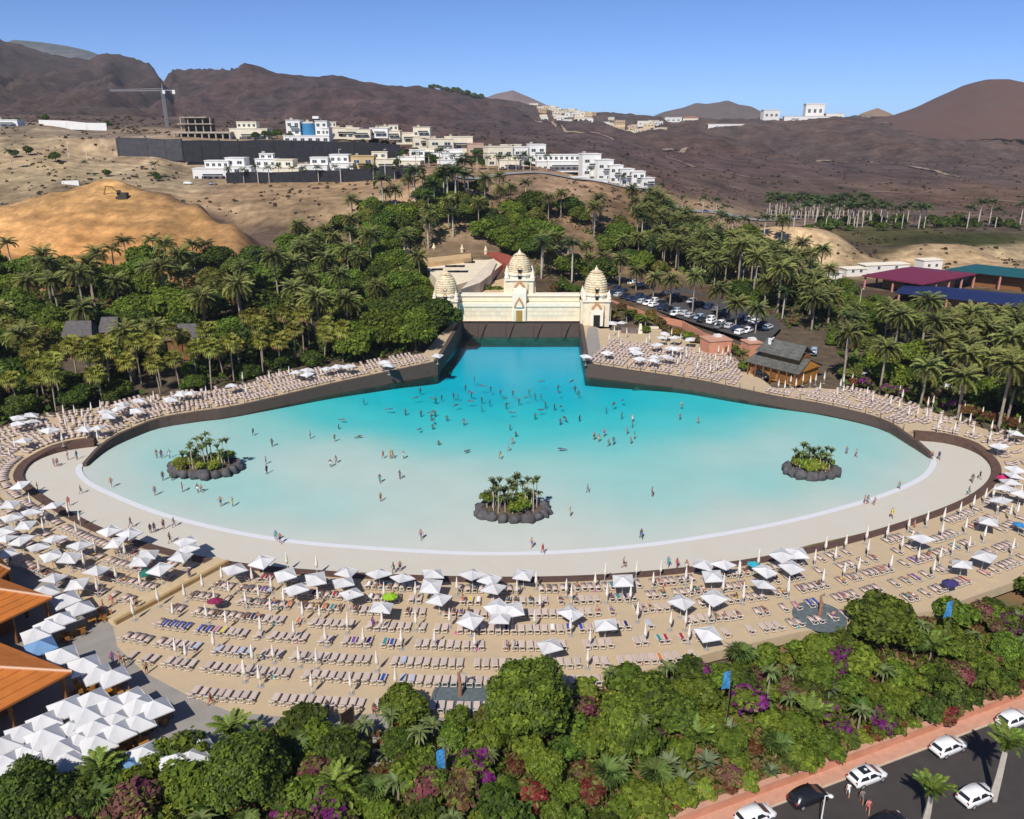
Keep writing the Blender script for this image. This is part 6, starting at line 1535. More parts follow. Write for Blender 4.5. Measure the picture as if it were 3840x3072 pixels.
LS.sort(key=lambda q: q[0] ** 2 + q[1] ** 2 + CAMH ** 2)
vis = [q for q in LS if -60 < to_px(*q[:3])[0] < 3900]
def place_lounger(q):
    o = empty('sun_lounger', q[:3], q[3])
    for nm, me in zip(('frame', 'bed', 'backrest', 'backrest_rail'), LM): link(nm, me, o)
    px, py = to_px(*q[:3])
    side = 'by the ramp' if px < 850 and inpoly(q[0], q[1], BEACH) and q[0] < RAMP_A.x - 4 and py < 2360 and px < 760 else ('on open sand' if px < 2300 else 'towards the planted bank')
    return tag(o, 'mauve lounger ' + q[4] + ' ' + side, 'sun lounger', 'sun loungers ' + q[4] + ' ' + side)
IND = vis[:300]
for q in IND: place_lounger(q)
rest = vis[300:] + [q for q in LS if q not in vis and -260 < to_px(*q[:3])[0] < 4150]
if rest:
    V0 = np.array(allm.v, float); nv = len(V0); Vs = []; Fs = []; mi = []
    for i, q in enumerate(rest):
        Vs.append(yaw(V0, q[3]) + np.array(q[:3]))
    V = np.concatenate(Vs); F0 = np.array(allm.f, int)
    F = np.concatenate([F0 + i * nv for i in range(len(rest))])
    me = np_mesh('far_sun_loungers', V, F, [M_fr, mat('lounger_cloth_far', (.50, .385, .34), .85, island=.12)]); me.polygons.foreach_set('material_index', np.tile(np.array(allm.m, np.int32), len(rest))); me.update()
    tag(link('far_sun_loungers', me), 'crowd of distant mauve sun loungers on the terraces round the pool', 'sun loungers', kind='stuff')
# ------------------------------------------------------------------ parasols
def canopy_mesh(w, rise, sag, name='canopy', m=None, n=4, thick=.02):
    mb = MB(); k = 5
    for i in range(n):
        a0 = 2 * math.pi * i / n + math.pi / n; a1 = a0 + 2 * math.pi / n; rr = w / 2 / math.cos(math.pi / n)
        p0 = Vector((math.cos(a0) * rr, math.sin(a0) * rr, 0)); p1 = Vector((math.cos(a1) * rr, math.sin(a1) * rr, 0)); ap = Vector((0, 0, rise))
        rows_ = []
        for t in range(k + 1):
            u = t / k; A = p0.lerp(ap, u); B = p1.lerp(ap, u)
            rows_.append([A.lerp(B, v / 4) - Vector((0, 0, sag * math.sin(math.pi * v / 4) * (1 - u))) for v in range(5)])
        vs = [v for r_ in rows_ for v in r_]; fs = [(a * 5 + b, a * 5 + b + 1, (a + 1) * 5 + b + 1, (a + 1) * 5 + b) for a in range(k) for b in range(4)]
        mb.add(vs, fs)
        mb.add([p0, p1, p1 - Vector((0, 0, .12)), p0 - Vector((0, 0, .12))], [(0, 1, 2, 3)])
    return mb.mesh(name, m or M_canvas)
CAN = canopy_mesh(2.45, .52, .12); CANR = canopy_mesh(2.9, .95, .10)
POLE = MB().tube([(0, 0, 0), (0, 0, 2.75)], .035, 6).mesh('pole', M_pole)
BASE = MB().lathe([(.34, 0), (.34, .06), (.10, .10), (.07, .22)], 10).mesh('base', M_cbase)
FOLD = MB().lathe([(.04, .95), (.17, 1.02), (.20, 1.35), (.17, 1.8), (.12, 2.2), (.07, 2.6), (.02, 2.85)], 9).mesh('folded_canopy', M_canvas2, True)
BAND = MB().lathe([(.195, 1.45), (.21, 1.47), (.205, 1.53), (.19, 1.55)], 9).mesh('tie_band', M_canvas2)
def parasol_at(x, y, z, can, ch, label, group, tilt=.0, rz=None, cm=None, name='parasol', sc=1.0):
    o = empty(name, (x, y, z), rl.uniform(0, 1.57) if rz is None else rz, sc)
    p = link('pole', POLE, o); p.scale = (1, 1, (ch + .5) / 2.75); link('base', BASE, o)
    c = link('canopy', can, o, (0, 0, ch)); c.rotation_euler = (rl.uniform(-tilt, tilt), rl.uniform(-tilt, tilt), 0)
    if cm: c.material_slots[0].link = 'OBJECT'; c.material_slots[0].material = cm
    return tag(o, label, 'parasol', group)
OPEN_L = [(68, 1562), (115, 1553), (65, 1584), (120, 1575), (186, 1610), (86, 1645), (317, 1603), (365, 1598), (398, 1543), (442, 1529), (458, 1511), (406, 1556), (509, 1534), (520, 1497), (639, 1493), (678, 1472), (715, 1469), (866, 1442), (1110, 1394), (1152, 1382), (1152, 1398), (1224, 1378), (1264, 1370), (1308, 1371), (1439, 1353), (1457, 1367), (1640, 1328)]
OPEN_R = [(2278, 1318), (2380, 1304), (2387, 1319), (2398, 1341), (2464, 1290), (2456, 1332), (2453, 1347), (2503, 1336), (2515, 1301), (2537, 1305), (2494, 1247), (2481, 1262), (2531, 1263), (2588, 1269), (2297, 1208), (2331, 1209), (2197, 1332)]
OPEN_B = [(74, 1813), (35, 1884), (197, 1894), (118, 1917), (42, 1935), (93, 1963), (12, 1984), (21, 2012), (79, 2021), (206, 2014), (144, 2047), (299, 2037), (431, 2028), (190, 2077), (260, 2086), (408, 1984), (485, 1996), (362, 2133), (19, 2070), (553, 2073), (525, 2098), (676, 2080), (599, 2129), (697, 2027), (708, 2050), (287, 2184), (200, 2160)]
OPEN_C = [(878, 2131), (981, 2103), (1069, 2150), (1183, 2166), (1299, 2136), (1287, 2178), (1109, 2205), (1317, 2217), (1421, 2147), (1509, 2159), (1623, 2147), (1771, 2150), (1616, 2194), (1836, 2166), (1850, 2201), (1646, 2240), (1864, 2273), (1430, 2273), (1764, 2319), (1875, 2312), (1963, 2147), (1923, 2280), (2141, 2291), (2336, 2173), (2271, 2338), (2062, 2414), (2639, 2111), (2714, 2111), (2673, 2153), (2932, 2078), (2990, 2070), (2870, 2134), (2970, 2122), (2862, 2184), (2556, 2253), (2678, 2234), (2656, 2370)]
OPEN_D = [(3458, 2014), (3708, 1950), (3693, 2081), (3610, 2108), (3748, 1666), (3811, 1620), (3808, 1757), (3804, 1778), (3790, 1805), (3764, 1826), (3827, 1845), (3753, 1872)]
def solve(px, py, h, zf=zN):
    z = .45
    for _ in range(4):
        x, y, _q = P(px, py, z + h); z = zf(y)
    return x, y, z
for L_, lb, gr in ((OPEN_L, 'open white parasol on the terrace below the fan palms', 'open parasols on the jungle terrace'), (OPEN_R, 'open white parasol on the sun terrace beside the palace tower', 'open parasols on the palace terrace'), (OPEN_B, 'open white parasol in the crowded corner between kerb and restaurant', 'open parasols in the restaurant corner'), (OPEN_C, 'open white square parasol on the open sand behind the kerb', 'open parasols on the open sand'), (OPEN_D, 'open white parasol on the narrow sand round the curved end of the deck', 'open parasols round the curved deck end')):
    for px, py in L_:
        x, y, z = solve(px, py, 2.45); parasol_at(x, y, z, CAN, 2.2, lb.replace('in the crowded corner ', '').replace('narrow sand round the ', '') + (' at the kerb' if min((Vector((x, y, 0)) - q).length for q in kerb_o[::4]) < 5 else ''), gr + (' kerb' if min((Vector((x, y, 0)) - q).length for q in kerb_o[::4]) < 5 else ''), .16, sc=rl.uniform(.95, 1.06))
REST = [(342, 2609), (245, 2643), (162, 2696), (80, 2739), (7, 2782), (484, 2603), (517, 2639), (580, 2649), (408, 2639), (434, 2686), (514, 2699), (325, 2679), (265, 2716), (355, 2725), (434, 2739), (166, 2762), (292, 2765), (361, 2779), (90, 2812), (225, 2805), (123, 2851), (252, 2842), (43, 2885), (33, 2925), (103, 2900), (17, 2848), (537, 2818), (660, 2851), (693, 2765), (727, 2772), (715, 2831)]
REST2 = [(163, 2207), (242, 2238), (299, 2269), (225, 2314), (180, 2337), (130, 2365), (231, 2449), (315, 2489), (361, 2511), (423, 2522)]
rdir = math.atan2(P(580, 2649, 2.5)[1] - P(43, 2885, 2.5)[1], P(580, 2649, 2.5)[0] - P(43, 2885, 2.5)[0])
TABLES = []
for L_, lb, gr in ((REST, 'large white restaurant parasol in the crowded block below the biggest orange roof', 'restaurant parasols in the crowded block'), (REST2, 'white restaurant parasol in the row beside the orange roofs', 'restaurant parasols beside the orange roofs')):
    for i, (px, py) in enumerate(L_):
        x, y, z = solve(px, py, 2.75, lambda y: .42); parasol_at(x, y, .42, CANR, 2.2 + .09 * (i % 4), lb, gr, .05, rz=rdir + rl.uniform(-.12, .12), sc=rl.uniform(.94, 1.05)); TABLES.append((x, y))
bl = mat('blue_canvas', (.16, .30, .52), .8, trans=.1)
for px, py, lb in [(481, 2868, 'blue restaurant parasol beside the feather palm'), (150, 2412, 'long pale blue parasol beside the biggest orange roof')]:
    x, y, z = solve(px, py, 2.7, lambda y: .42); parasol_at(x, y, .42, CANR, 2.2, lb, None, .03, rz=rdir, cm=bl)
CAN8 = canopy_mesh(2.0, .5, .05, n=8)
for px, py, col, lb in [(544, 2142, (.015, .13, .10), 'round green beach umbrella with a white rim'), (806, 2247, (.22, .02, .07), 'round crimson and navy beach umbrella'), (1462, 2230, (.23, .42, .02), 'small round lime green beach umbrella'), (3826, 1964, (.03, .20, .45), 'round blue beach umbrella near the curved deck end'), (2830, 2112, (.03, .33, .42), 'small turquoise beach umbrella beside the kerb'), (3564, 2180, (.035, .03, .12), 'round navy beach umbrella by the planted bank'), (3760, 1785, (.50, .02, .14), 'round cherry red beach umbrella at the curved kerb')]:
    x, y, z = solve(px, py, 1.6); parasol_at(x, y, z, CAN8, 1.45, lb, None, .2, cm=mat('cloth_' + lb.split()[1] + str(px), col, .8), name='beach_umbrella', sc=.95)
CL5 = [(95, 370), (235, 430), (145, 495), (325, 530), (580, 520), (50, 540), (230, 610), (465, 640), (590, 640), (805, 550), (1060, 490), (1290, 490), (1595, 440), (1045, 700), (790, 720), (1295, 700), (1540, 680), (155, 750), (400, 770), (635, 820), (910, 830), (1185, 840), (1430, 830), (1725, 850), (95, 960), (250, 940), (440, 970), (565, 985), (1010, 1000), (35, 1080), (145, 1110), (530, 1165), (820, 1165), (1145, 1130), (350, 250), (565, 280)]
CL6 = [(75, 460), (215, 400), (245, 560), (435, 460), (475, 510), (650, 400), (720, 340), (735, 500), (905, 500), (950, 320), (1075, 400), (1130, 310), (1315, 370), (1350, 460), (960, 640), (205, 690), (470, 740), (610, 830), (595, 980), (1200, 700), (1310, 700), (1485, 650), (1585, 450), (1705, 340), (1735, 510), (2065, 470), (1020, 790), (1335, 800), (1845, 250)]
CL3 = [(435, 1060), (550, 990), (890, 1000), (955, 920), (1015, 980), (1075, 900), (1200, 860), (1210, 940), (1325, 840), (1345, 1030), (1415, 910), (1470, 880), (1455, 790), (1565, 760), (1665, 740), (1655, 830), (1765, 700), (1845, 660), (1800, 800), (1820, 910), (1910, 850), (1645, 980), (1515, 980), (1720, 940), (1605, 1060), (1915, 620), (1965, 600), (1990, 680), (2065, 720), (2110, 700), (2080, 930), (1065, 1070), (940, 1120), (730, 1170), (460, 1200), (340, 1150), (1150, 1050), (2130, 600)]
CL4 = [(565, 60), (780, 140), (940, 190), (655, 230), (270, 100), (1060, 300), (895, 390), (1235, 270), (1355, 210), (1480, 150), (1530, 240), (1155, 390), (1435, 310), (1385, 410), (1510, 450), (1425, 600), (1175, 640), (1240, 670), (1685, 690), (1630, 800), (1735, 830), (1740, 500), (1640, 310)]
CL7 = [(740, 910), (720, 1080), (1260, 1130), (1300, 930), (1115, 800), (1550, 1420), (1960, 1440), (2030, 1480), (1370, 1600), (510, 660), (340, 450)]
CL = [(900 + a / 1.96, 2000 + b / 1.96, 0) for a, b in CL5] + [(1900 + a / 1.96, 2000 + b / 1.96, 1) for a, b in CL6] + [(2500 + a / 1.609, 1500 + b / 1.609, 2) for a, b in CL3] + [(a / 1.775, 2100 + b / 1.775, 3) for a, b in CL4] + [(a / 4.312, 1750 + b / 4.312, 3) for a, b in CL7]
# right hand terrace: tight rows of closed parasols
for a, b in [(40, 255), (95, 270), (145, 215), (190, 250), (235, 190), (250, 210), (315, 225), (360, 205), (395, 280), (435, 195), (575, 250), (600, 220), (675, 200), (545, 330), (600, 300), (675, 290), (800, 320), (850, 380), (1080, 315), (1105, 350), (1190, 320), (1000, 410), (1075, 440), (1160, 500), (1235, 500), (1325, 420), (1370, 400), (1430, 580), (1510, 420), (1600, 560), (1635, 470), (1685, 560), (1790, 500), (1870, 620), (1940, 590), (2100, 590), (1550, 640), (1710, 660), (1850, 720), (2010, 700), (1410, 620), (1310, 520)]: CL.append((2900 + a / 2.294, 1350 + b / 2.294, 4))
for a, b in [(640, 460), (480, 380), (1020, 370), (1250, 370), (1320, 300), (1440, 380), (1755, 490), (1695, 560), (1515, 560), (1520, 610), (2005, 580), (2080, 540), (1950, 540), (1910, 650), (1330, 590), (1400, 700), (1660, 770), (1710, 680), (1840, 800), (1930, 760), (2060, 700), (2110, 660), (550, 270), (610, 350), (720, 300), (980, 430), (1440, 640)]: CL.append((2150 + a / 3.593, 1180 + b / 3.593, 5))
for a, b in [(870, 590), (1020, 580), (1120, 640), (1240, 545), (1370, 520), (2050, 440), (2085, 380), (900, 750), (850, 960), (1170, 800), (20, 1060), (150, 1160), (215, 1040), (1330, 930)]: CL.append((a / 3.593, 1400 + b / 3.593, 6))
for a, b in [(1285, 1310), (1535, 1300), (1680, 1210), (1740, 1200), (1800, 1180), (1510, 1215), (2000, 1190)]: CL.append((a / 1.658, 700 + b / 1.658, 6))
CLB = ['closed white parasol between the lounger rows on the open sand', 'closed white parasol among loungers before the fig tree', 'closed white parasol on the sand behind the curved kerb', 'closed white parasol beside the ramp walkway', 'closed white parasol on the terrace below the plantation palms', 'closed white parasol on the sun terrace beside the palace', 'closed white parasol on the terrace below the fan palms']
for px, py, k in CL:
    z = .45
    for _ in range(4): x, y, _q = P(px, py, z + .3); z = zN(y)
    o = empty('closed_parasol', (x, y, z), rl.uniform(0, 6)); link('pole', POLE, o); link('base', BASE, o); link('folded_canopy', FOLD, o); link('tie_band', BAND, o)
    o.scale = (1, 1, rl.uniform(.92, 1.05)); o.rotation_euler.x = rl.uniform(-.03, .03); o.rotation_euler.y = rl.uniform(-.03, .03)
    tag(o, CLB[k], 'parasol', 'closed parasols: ' + CLB[k][21:])
# ------------------------------------------------------------------ towels
def towel_mesh(m, name):
    mb = MB(); nx, ny = 4, 10; vs = []; fs = []
    for j in range(ny + 1):
        for i in range(nx + 1):
            x = -.31 + .62 * i / nx; y = .85 - 1.75 * j / ny
            z = .385 if y > -.26 else .40 + (-.26 - y) * .61
            z -= .10 * (abs(x) > .29); z += .012 * math.sin(i * 2.1 + j * 1.7); vs.append((x, y, z))
    for j in range(ny):
        for i in range(nx): fs.append((j * (nx + 1) + i, j * (nx + 1) + i + 1, (j + 1) * (nx + 1) + i + 1, (j + 1) * (nx + 1) + i))
    mb.add(vs, fs); return mb.mesh(name, m)
TW = {nm: towel_mesh(mat('towel_' + nm.replace(' ', '_'), c, .9, var=.1, scale=6), 'towel') for nm, c in (('royal blue', (.02, .06, .32)), ('navy', (.015, .02, .09)), ('crimson', (.34, .02, .04)), ('orange', (.55, .17, .04)), ('pink', (.5, .16, .22)), ('yellow', (.60, .50, .05)), ('teal', (.03, .22, .24)), ('pale blue', (.36, .45, .62)), ('white', (.75, .75, .74)), ('purple', (.16, .06, .30)), ('lime', (.25, .42, .03)))}
def towel(q, nm):
    o = link('towel', TW[nm], None, q[:3], q[3]); tag(o, nm + ' towel spread over a lounger ' + q[4], 'towel', nm + ' towels ' + q[4])
used = set()
def near_lounger(px, py, nmax=1):
    c = sorted(((to_px(*q[:3])[0] - px) ** 2 + (to_px(*q[:3])[1] - py) ** 2, i) for i, q in enumerate(vis[:700]) if i not in used)[:nmax]
    for _, i in c: used.add(i)
    return [vis[i] for _, i in c]
for px, py, nm, k in [(640, 2345, 'royal blue', 3), (720, 2370, 'royal blue', 3), (765, 2375, 'pink', 1), (790, 2385, 'yellow', 1), (1450, 2545, 'royal blue', 1), (1500, 2545, 'pale blue', 3), (1110, 2300, 'orange', 3), (1190, 2310, 'orange', 2), (2150, 2345, 'royal blue', 3), (2280, 2380, 'navy', 2), (2350, 2330, 'navy', 1), (2420, 2330, 'pale blue', 2), (2325, 2230, 'teal', 1), (2350, 2240, 'navy', 1), (2525, 2395, 'crimson', 2), (2490, 2395, 'teal', 1), (2480, 2420, 'orange', 1), (2050, 2450, 'teal', 2), (1180, 2210, 'navy', 2), (1260, 2215, 'crimson', 1), (1000, 2190, 'crimson', 2), (1220, 2270, 'teal', 1), (1030, 2235, 'pale blue', 1), (1770, 2250, 'yellow', 1), (1800, 2240, 'white', 1), (1780, 2205, 'crimson', 1), (1400, 2190, 'white', 2), (1450, 2390, 'teal', 1), (1400, 2395, 'purple', 1), (1330, 2390, 'purple', 1), (640, 2265, 'crimson', 1), (3080, 2270, 'royal blue', 2), (3020, 2275, 'pink', 1), (3430, 2150, 'purple', 2), (3700, 2130, 'pink', 1), (3660, 2160, 'crimson', 1), (1390, 2270, 'white', 1), (580, 2040, 'purple', 1), (480, 2040, 'orange', 1), (200, 2050, 'crimson', 1), (60, 2040, 'crimson', 1), (930, 2190, 'crimson', 1), (2800, 2290, 'white', 1), (3600, 2060, 'teal', 1), (3650, 2010, 'crimson', 1), (770, 2420, 'pale blue', 2), (905, 2480, 'pale blue', 2)]:
    for q in near_lounger(px, py, k): towel(q, nm)
for q in rl.sample(vis[:520], 14):
    if vis.index(q) in used: continue
    used.add(vis.index(q)); towel(q, rl.choice(list(TW)))
# beach bags beside loungers
BAGC = {'red': (.35, .03, .03), 'navy': (.02, .03, .12), 'straw': (.45, .32, .15), 'pink': (.5, .12, .25), 'black': (.02, .02, .02), 'turquoise': (.05, .35, .38)}
BAGM = {}
for k, c in BAGC.items():
    mb = MB(); mb.box((0, 0, .16), (.42, .22, .32), taper=.85); mb.tube([(-.12, 0, .30), (-.08, 0, .48), (.08, 0, .48), (.12, 0, .30)], .015, 4); BAGM[k] = mb.mesh('beach_bag', mat('bag_' + k, c, .8))
for q in rl.sample(vis[:420], 24):
    k = rl.choice(list(BAGC)); sx = rl.choice([-.45, .45]); o = link('beach_bag', BAGM[k], None, (q[0] + math.cos(q[3]) * sx + math.sin(q[3]) * .6, q[1] + math.sin(q[3]) * sx - math.cos(q[3]) * .6, q[2] - .01), rl.uniform(0, 3)); tag(o, k + ' beach bag on the sand ' + q[4], 'bag', k + ' bags ' + q[4])
# ------------------------------------------------------------------ restaurant tables and chairs
TT = MB().box((0, 0, .74), (.95, .95, .05)).mesh('tabletop', M_wood); TL = MB().box((0, 0, .36), (.09, .09, .72)).mesh('leg', M_wood2)
CS = MB().box((0, 0, .45), (.44, .44, .05)).mesh('seat', M_wood); CB = MB().box((0, -.2, .72), (.44, .05, .5)).mesh('backrest', M_wood); CLg = MB().box((0, 0, .22), (.05, .05, .44)).mesh('leg', M_wood2)
extra = [P(430, 2570, .42)[:2], P(400, 2600, .42)[:2], P(520, 2740, .42)[:2], P(470, 2780, .42)[:2], P(420, 2810, .42)[:2], P(340, 2330, .42)[:2], P(300, 2360, .42)[:2], P(250, 2385, .42)[:2], P(380, 2310, .42)[:2], P(360, 2840, .42)[:2], P(600, 2690, .42)[:2], P(575, 2710, .42)[:2], P(350, 2570, .42)[:2], P(290, 2580, .42)[:2]]
for x, y in extra + TABLES[::2]:
    o = empty('dining_table', (x + .5, y - .6, .42), rdir); link('tabletop', TT, o)
    for sx in (-.38, .38):
        for sy in (-.38, .38): link('leg', TL, o, (sx, sy, 0))
    tag(o, 'square wooden dining table shaded by the restaurant parasols', 'table', 'dining tables of the restaurant')
    for a in range(4):
        if rl.random() < .25: continue
        c = empty('dining_chair', (x + .5 + math.cos(rdir + a * 1.5708) * .85, y - .6 + math.sin(rdir + a * 1.5708) * .85, .42), rdir + a * 1.5708 + 1.5708); link('seat', CS, c); link('backrest', CB, c)
        for sx in (-.19, .19):
            for sy in (-.19, .19): link('leg', CLg, c, (sx, sy, 0))
        tag(c, 'wooden chair pulled up to a restaurant table', 'chair', 'dining chairs of the restaurant')
# ------------------------------------------------------------------ rope railings on the pool walls
def railing(line, lb):
    pts = smooth_line([p for p in line], .25); acc = 0; nxt = 0; P_ = []
    for a, b in zip(pts, pts[1:]):
        if acc >= nxt: P_.append((a.x, a.y, zN(a.y) + .1)); nxt += 3.3
        acc += (b - a).length
    r = empty('rope_railing', P_[0]); o0 = Vector(P_[0]); pm = MB().tube([(0, 0, 0), (0, 0, 1.15)], .075, 6).mesh('post', M_post)
    for p in P_: link('post', pm, r, Vector(p) - o0)
    for p, q in zip(P_, P_[1:]):
        a = Vector(p) - o0 + Vector((0, 0, 1.05)); b = Vector(q) - o0 + Vector((0, 0, 1.05)); MB().tube([a, (a + b) / 2 - Vector((0, 0, .22)), b], .03, 4, cap=False).build('rope', M_rope, r)
    return tag(r, lb, 'railing')
railing(lw_b[5:], 'rope railing with brown posts along the pool wall by the jungle')
railing(rw_b[:-3], 'rope railing with brown posts along the pool wall by the cabin')
# ------------------------------------------------------------------ planted islands in the pool
M_rock = mat('island_rock', (.085, .08, .085), .9, var=.3, scale=1.2, bump=.5, objvar=.15)
def rock_mesh(seed):
    bm = bmesh.new(); bmesh.ops.create_icosphere(bm, subdivisions=2, radius=1)
    for v in bm.verts:
        nn = mnoise.noise(v.co * 1.4 + Vector((seed * 7.1, 0, 0))); v.co *= 1 + .55 * nn + .12 * mnoise.noise(v.co * 4.0); v.co.z *= .8
    me = bpy.data.meshes.new('rock'); bm.to_mesh(me); bm.free(); me.materials.append(M_rock); me.polygons.foreach_set('use_smooth', [True] * len(me.polygons)); return me
ROCK = [rock_mesh(i) for i in range(5)]
LEAFM['isl'] = LEAFM['bird']
def island(px, py, rx, ry, nplants, hmax, lb, plb, yellow):
    x, y, _ = P(px, py, 0.2); o = empty('rock_island', (x, y, -.2))
    n_ = int(2 * math.pi * (rx + ry) / 2 / 1.5)
    for i in range(n_):
        a = 2 * math.pi * i / n_; q = link('rock', ROCK[i % 5], o, (math.cos(a) * rx, math.sin(a) * ry, .55 + rl.uniform(-.1, .15))); s_ = rl.uniform(.8, 1.15); q.scale = (s_ * 1.05, s_ * 1.0, s_ * rl.uniform(1.1, 1.5)); q.rotation_euler = (rl.uniform(-.3, .3), rl.uniform(-.3, .3), rl.uniform(0, 6))
    MB().lathe([(rx * 1.0, -.2), (rx * .95, 1.0), (rx * .5, 1.5), (.1, 1.7)], 16, sq=ry / rx).build('soil', M_soil, o)
    tag(o, lb, 'island')
    for i in range(nplants):
        a = i * 2.39996; rr = math.sqrt((i + .5) / nplants) * .82; X, Y_ = x + math.cos(a) * rr * rx, y + math.sin(a) * rr * ry
        k = rl.random()
        if k < (.78 if not yellow else .6): rosette('island_plant', rl.choice(['strap', 'agave', 'agave']), X, Y_, 1.1, rl.uniform(.25, 1) * hmax, 20, rl.uniform(.95, 1.2), 'leggy dragon plant ' + plb, 'plant', 'dragon plants ' + plb, lo=.9, hi=.2, stem_r=.06, stem_m=B_pale)
        else: put_plant('island_shrub', SHRUB['lime' if yellow or k > .85 else 'green'], X, Y_, .9 + rl.uniform(-.2, .5), rl.uniform(.8, 1.3), 'leafy shrub ' + plb, 'shrub', 'shrubs ' + plb, leafname='foliage')
island(772, 1757, 5.6, 3.4, 40, 3.9, 'rock ringed island with bushy plants on the jungle side of the pool', 'on the bushy island on the jungle side', True)
island(1922, 1918, 5.2, 3.0, 44, 4.2, 'rock ringed island with tall leggy plants in the middle of the shallows', 'on the middle island', False)
island(3042, 1768, 4.1, 2.6, 34, 3.2, 'rock ringed island with dense green plants on the cabin side of the pool', 'on the dense island on the cabin side', True)
# ------------------------------------------------------------------ shower posts, banners, lamps, gate
M_mat = mat('slate_mat', (.10, .125, .135), .7, var=.2, scale=2)
for px, py, r_, lb in [(3072, 2315, 3.2, 'round blue grey shower basin with a brown post beside the bright green tree'), (1725, 2612, 3.0, 'round slate shower basin with a brown post beside the fig tree')]:
    x, y, z = P(px, py, .45); o = empty('outdoor_shower', (x, y, .46)); MB().lathe([(r_, 0), (r_, .16), (r_ - .35, .18), (r_ - .4, .08)], 28).build('basin', M_mat, o); MB().tube([(0, 0, 0), (.05, 0, 1.4), (-.1, .1, 2.9), (.25, 0, 3.3)], [.24, .2, .16, .12], 7).build('post', mat('shower_timber', (.28, .15, .09), .8, var=.2, scale=3), o); MB().tube([(.2, 0, 3.1), (.7, 0, 2.9)], .06, 6).build('shower_head', M_steel, o); tag(o, lb, 'shower')
M_ban = mat('banner_blue', (.03, .15, .36), .7, var=.2, scale=3, col2=(.05, .24, .45))
for px, py, lb in [(2728, 2540, 'blue banner hanging from a tall pole behind pink bushes'), (1655, 2835, 'blue banner hanging from a pole beside the fig tree'), (3562, 2275, 'blue banner hanging from a pole beside the bright green tree')]:
    x, y, _ = P(px, py, 4.6); z = gz(x, y); o = empty('hanging_banner', (x, y, z)); h = 5.6 - z
    MB().tube([(.35, 0, -.2), (.35, 0, h)], .06, 6).build('pole', M_post, o); mb = MB(); vs = []
    for j in range(7):
        for i in range(4): vs.append((.30 - .75 * i / 3, .12 * math.sin(j * .9 + i), h - .2 - 2.1 * j / 6 - .35 * (i / 3)))
    mb.add(vs, [(j * 4 + i, j * 4 + i + 1, (j + 1) * 4 + i + 1, (j + 1) * 4 + i) for j in range(6) for i in range(3)]); mb.build('cloth', M_ban, o); tag(o, lb, 'banner')
def lamp(px, py, zb, h, lb, grp=None):
    x, y, _ = P(px, py, zb + h); o = empty('lamp_post', (x, y, zb)); MB().tube([(0, 0, 0), (0, 0, h)], [.09, .05], 7).build('pole', M_pole, o); MB().tube([(0, 0, h), (.5, -.1, h + .12)], .04, 5).build('arm', M_pole, o); MB().lathe([(.05, .0), (.22, .02), (.26, .10), (.12, .2)], 10, (.45, -.1, h)).build('lamp_head', M_pole, o); return tag(o, lb, 'lamp post', grp)
lamp(3095, 2985, ROADZ, 4.2, 'pale street lamp beside the black hatchback on the road')
for px, py in [(3232, 1085), (3620, 1180), (3500, 1210), (2840, 1000), (2790, 1010)]: lamp(px, py, 5.2, 7.5, 'slim pale lamp post rising between the plantation palms', 'lamp posts in the plantation')
for px, py, Y in [(1270, 560, 402), (1440, 560, 404), (1560, 560, 404), (960, 600, 402), (320, 560, 430), (250, 540, 430)]:
    x, y, z = Q(px, py, Y); zb = tz(x, y); o = empty('lamp_post', (x, y, zb)); MB().tube([(0, 0, -.5), (0, 0, z - zb)], [.16, .1], 5).build('pole', M_pole, o); MB().box((.5, 0, z - zb), (1.2, .3, .15)).build('lamp_head', M_pole, o); tag(o, 'tall thin street lamp in front of the villas', 'lamp post', 'street lamps before the villas')
x, y, _ = P(1305, 2725, .42); o = empty('path_gate', (x, y, .42), .9); MB().box((0, 0, 1.0), (1.5, .12, 2.0)).build('panel', mat('gate_dark', (.045, .025, .022), .8), o); MB().box((-.8, 0, 1.1), (.16, .16, 2.2)).build('post', M_post, o); MB().box((.8, 0, 1.1), (.16, .16, 2.2)).build('post', M_post, o); tag(o, 'dark wooden gate panel at the edge of the paved path', 'gate')
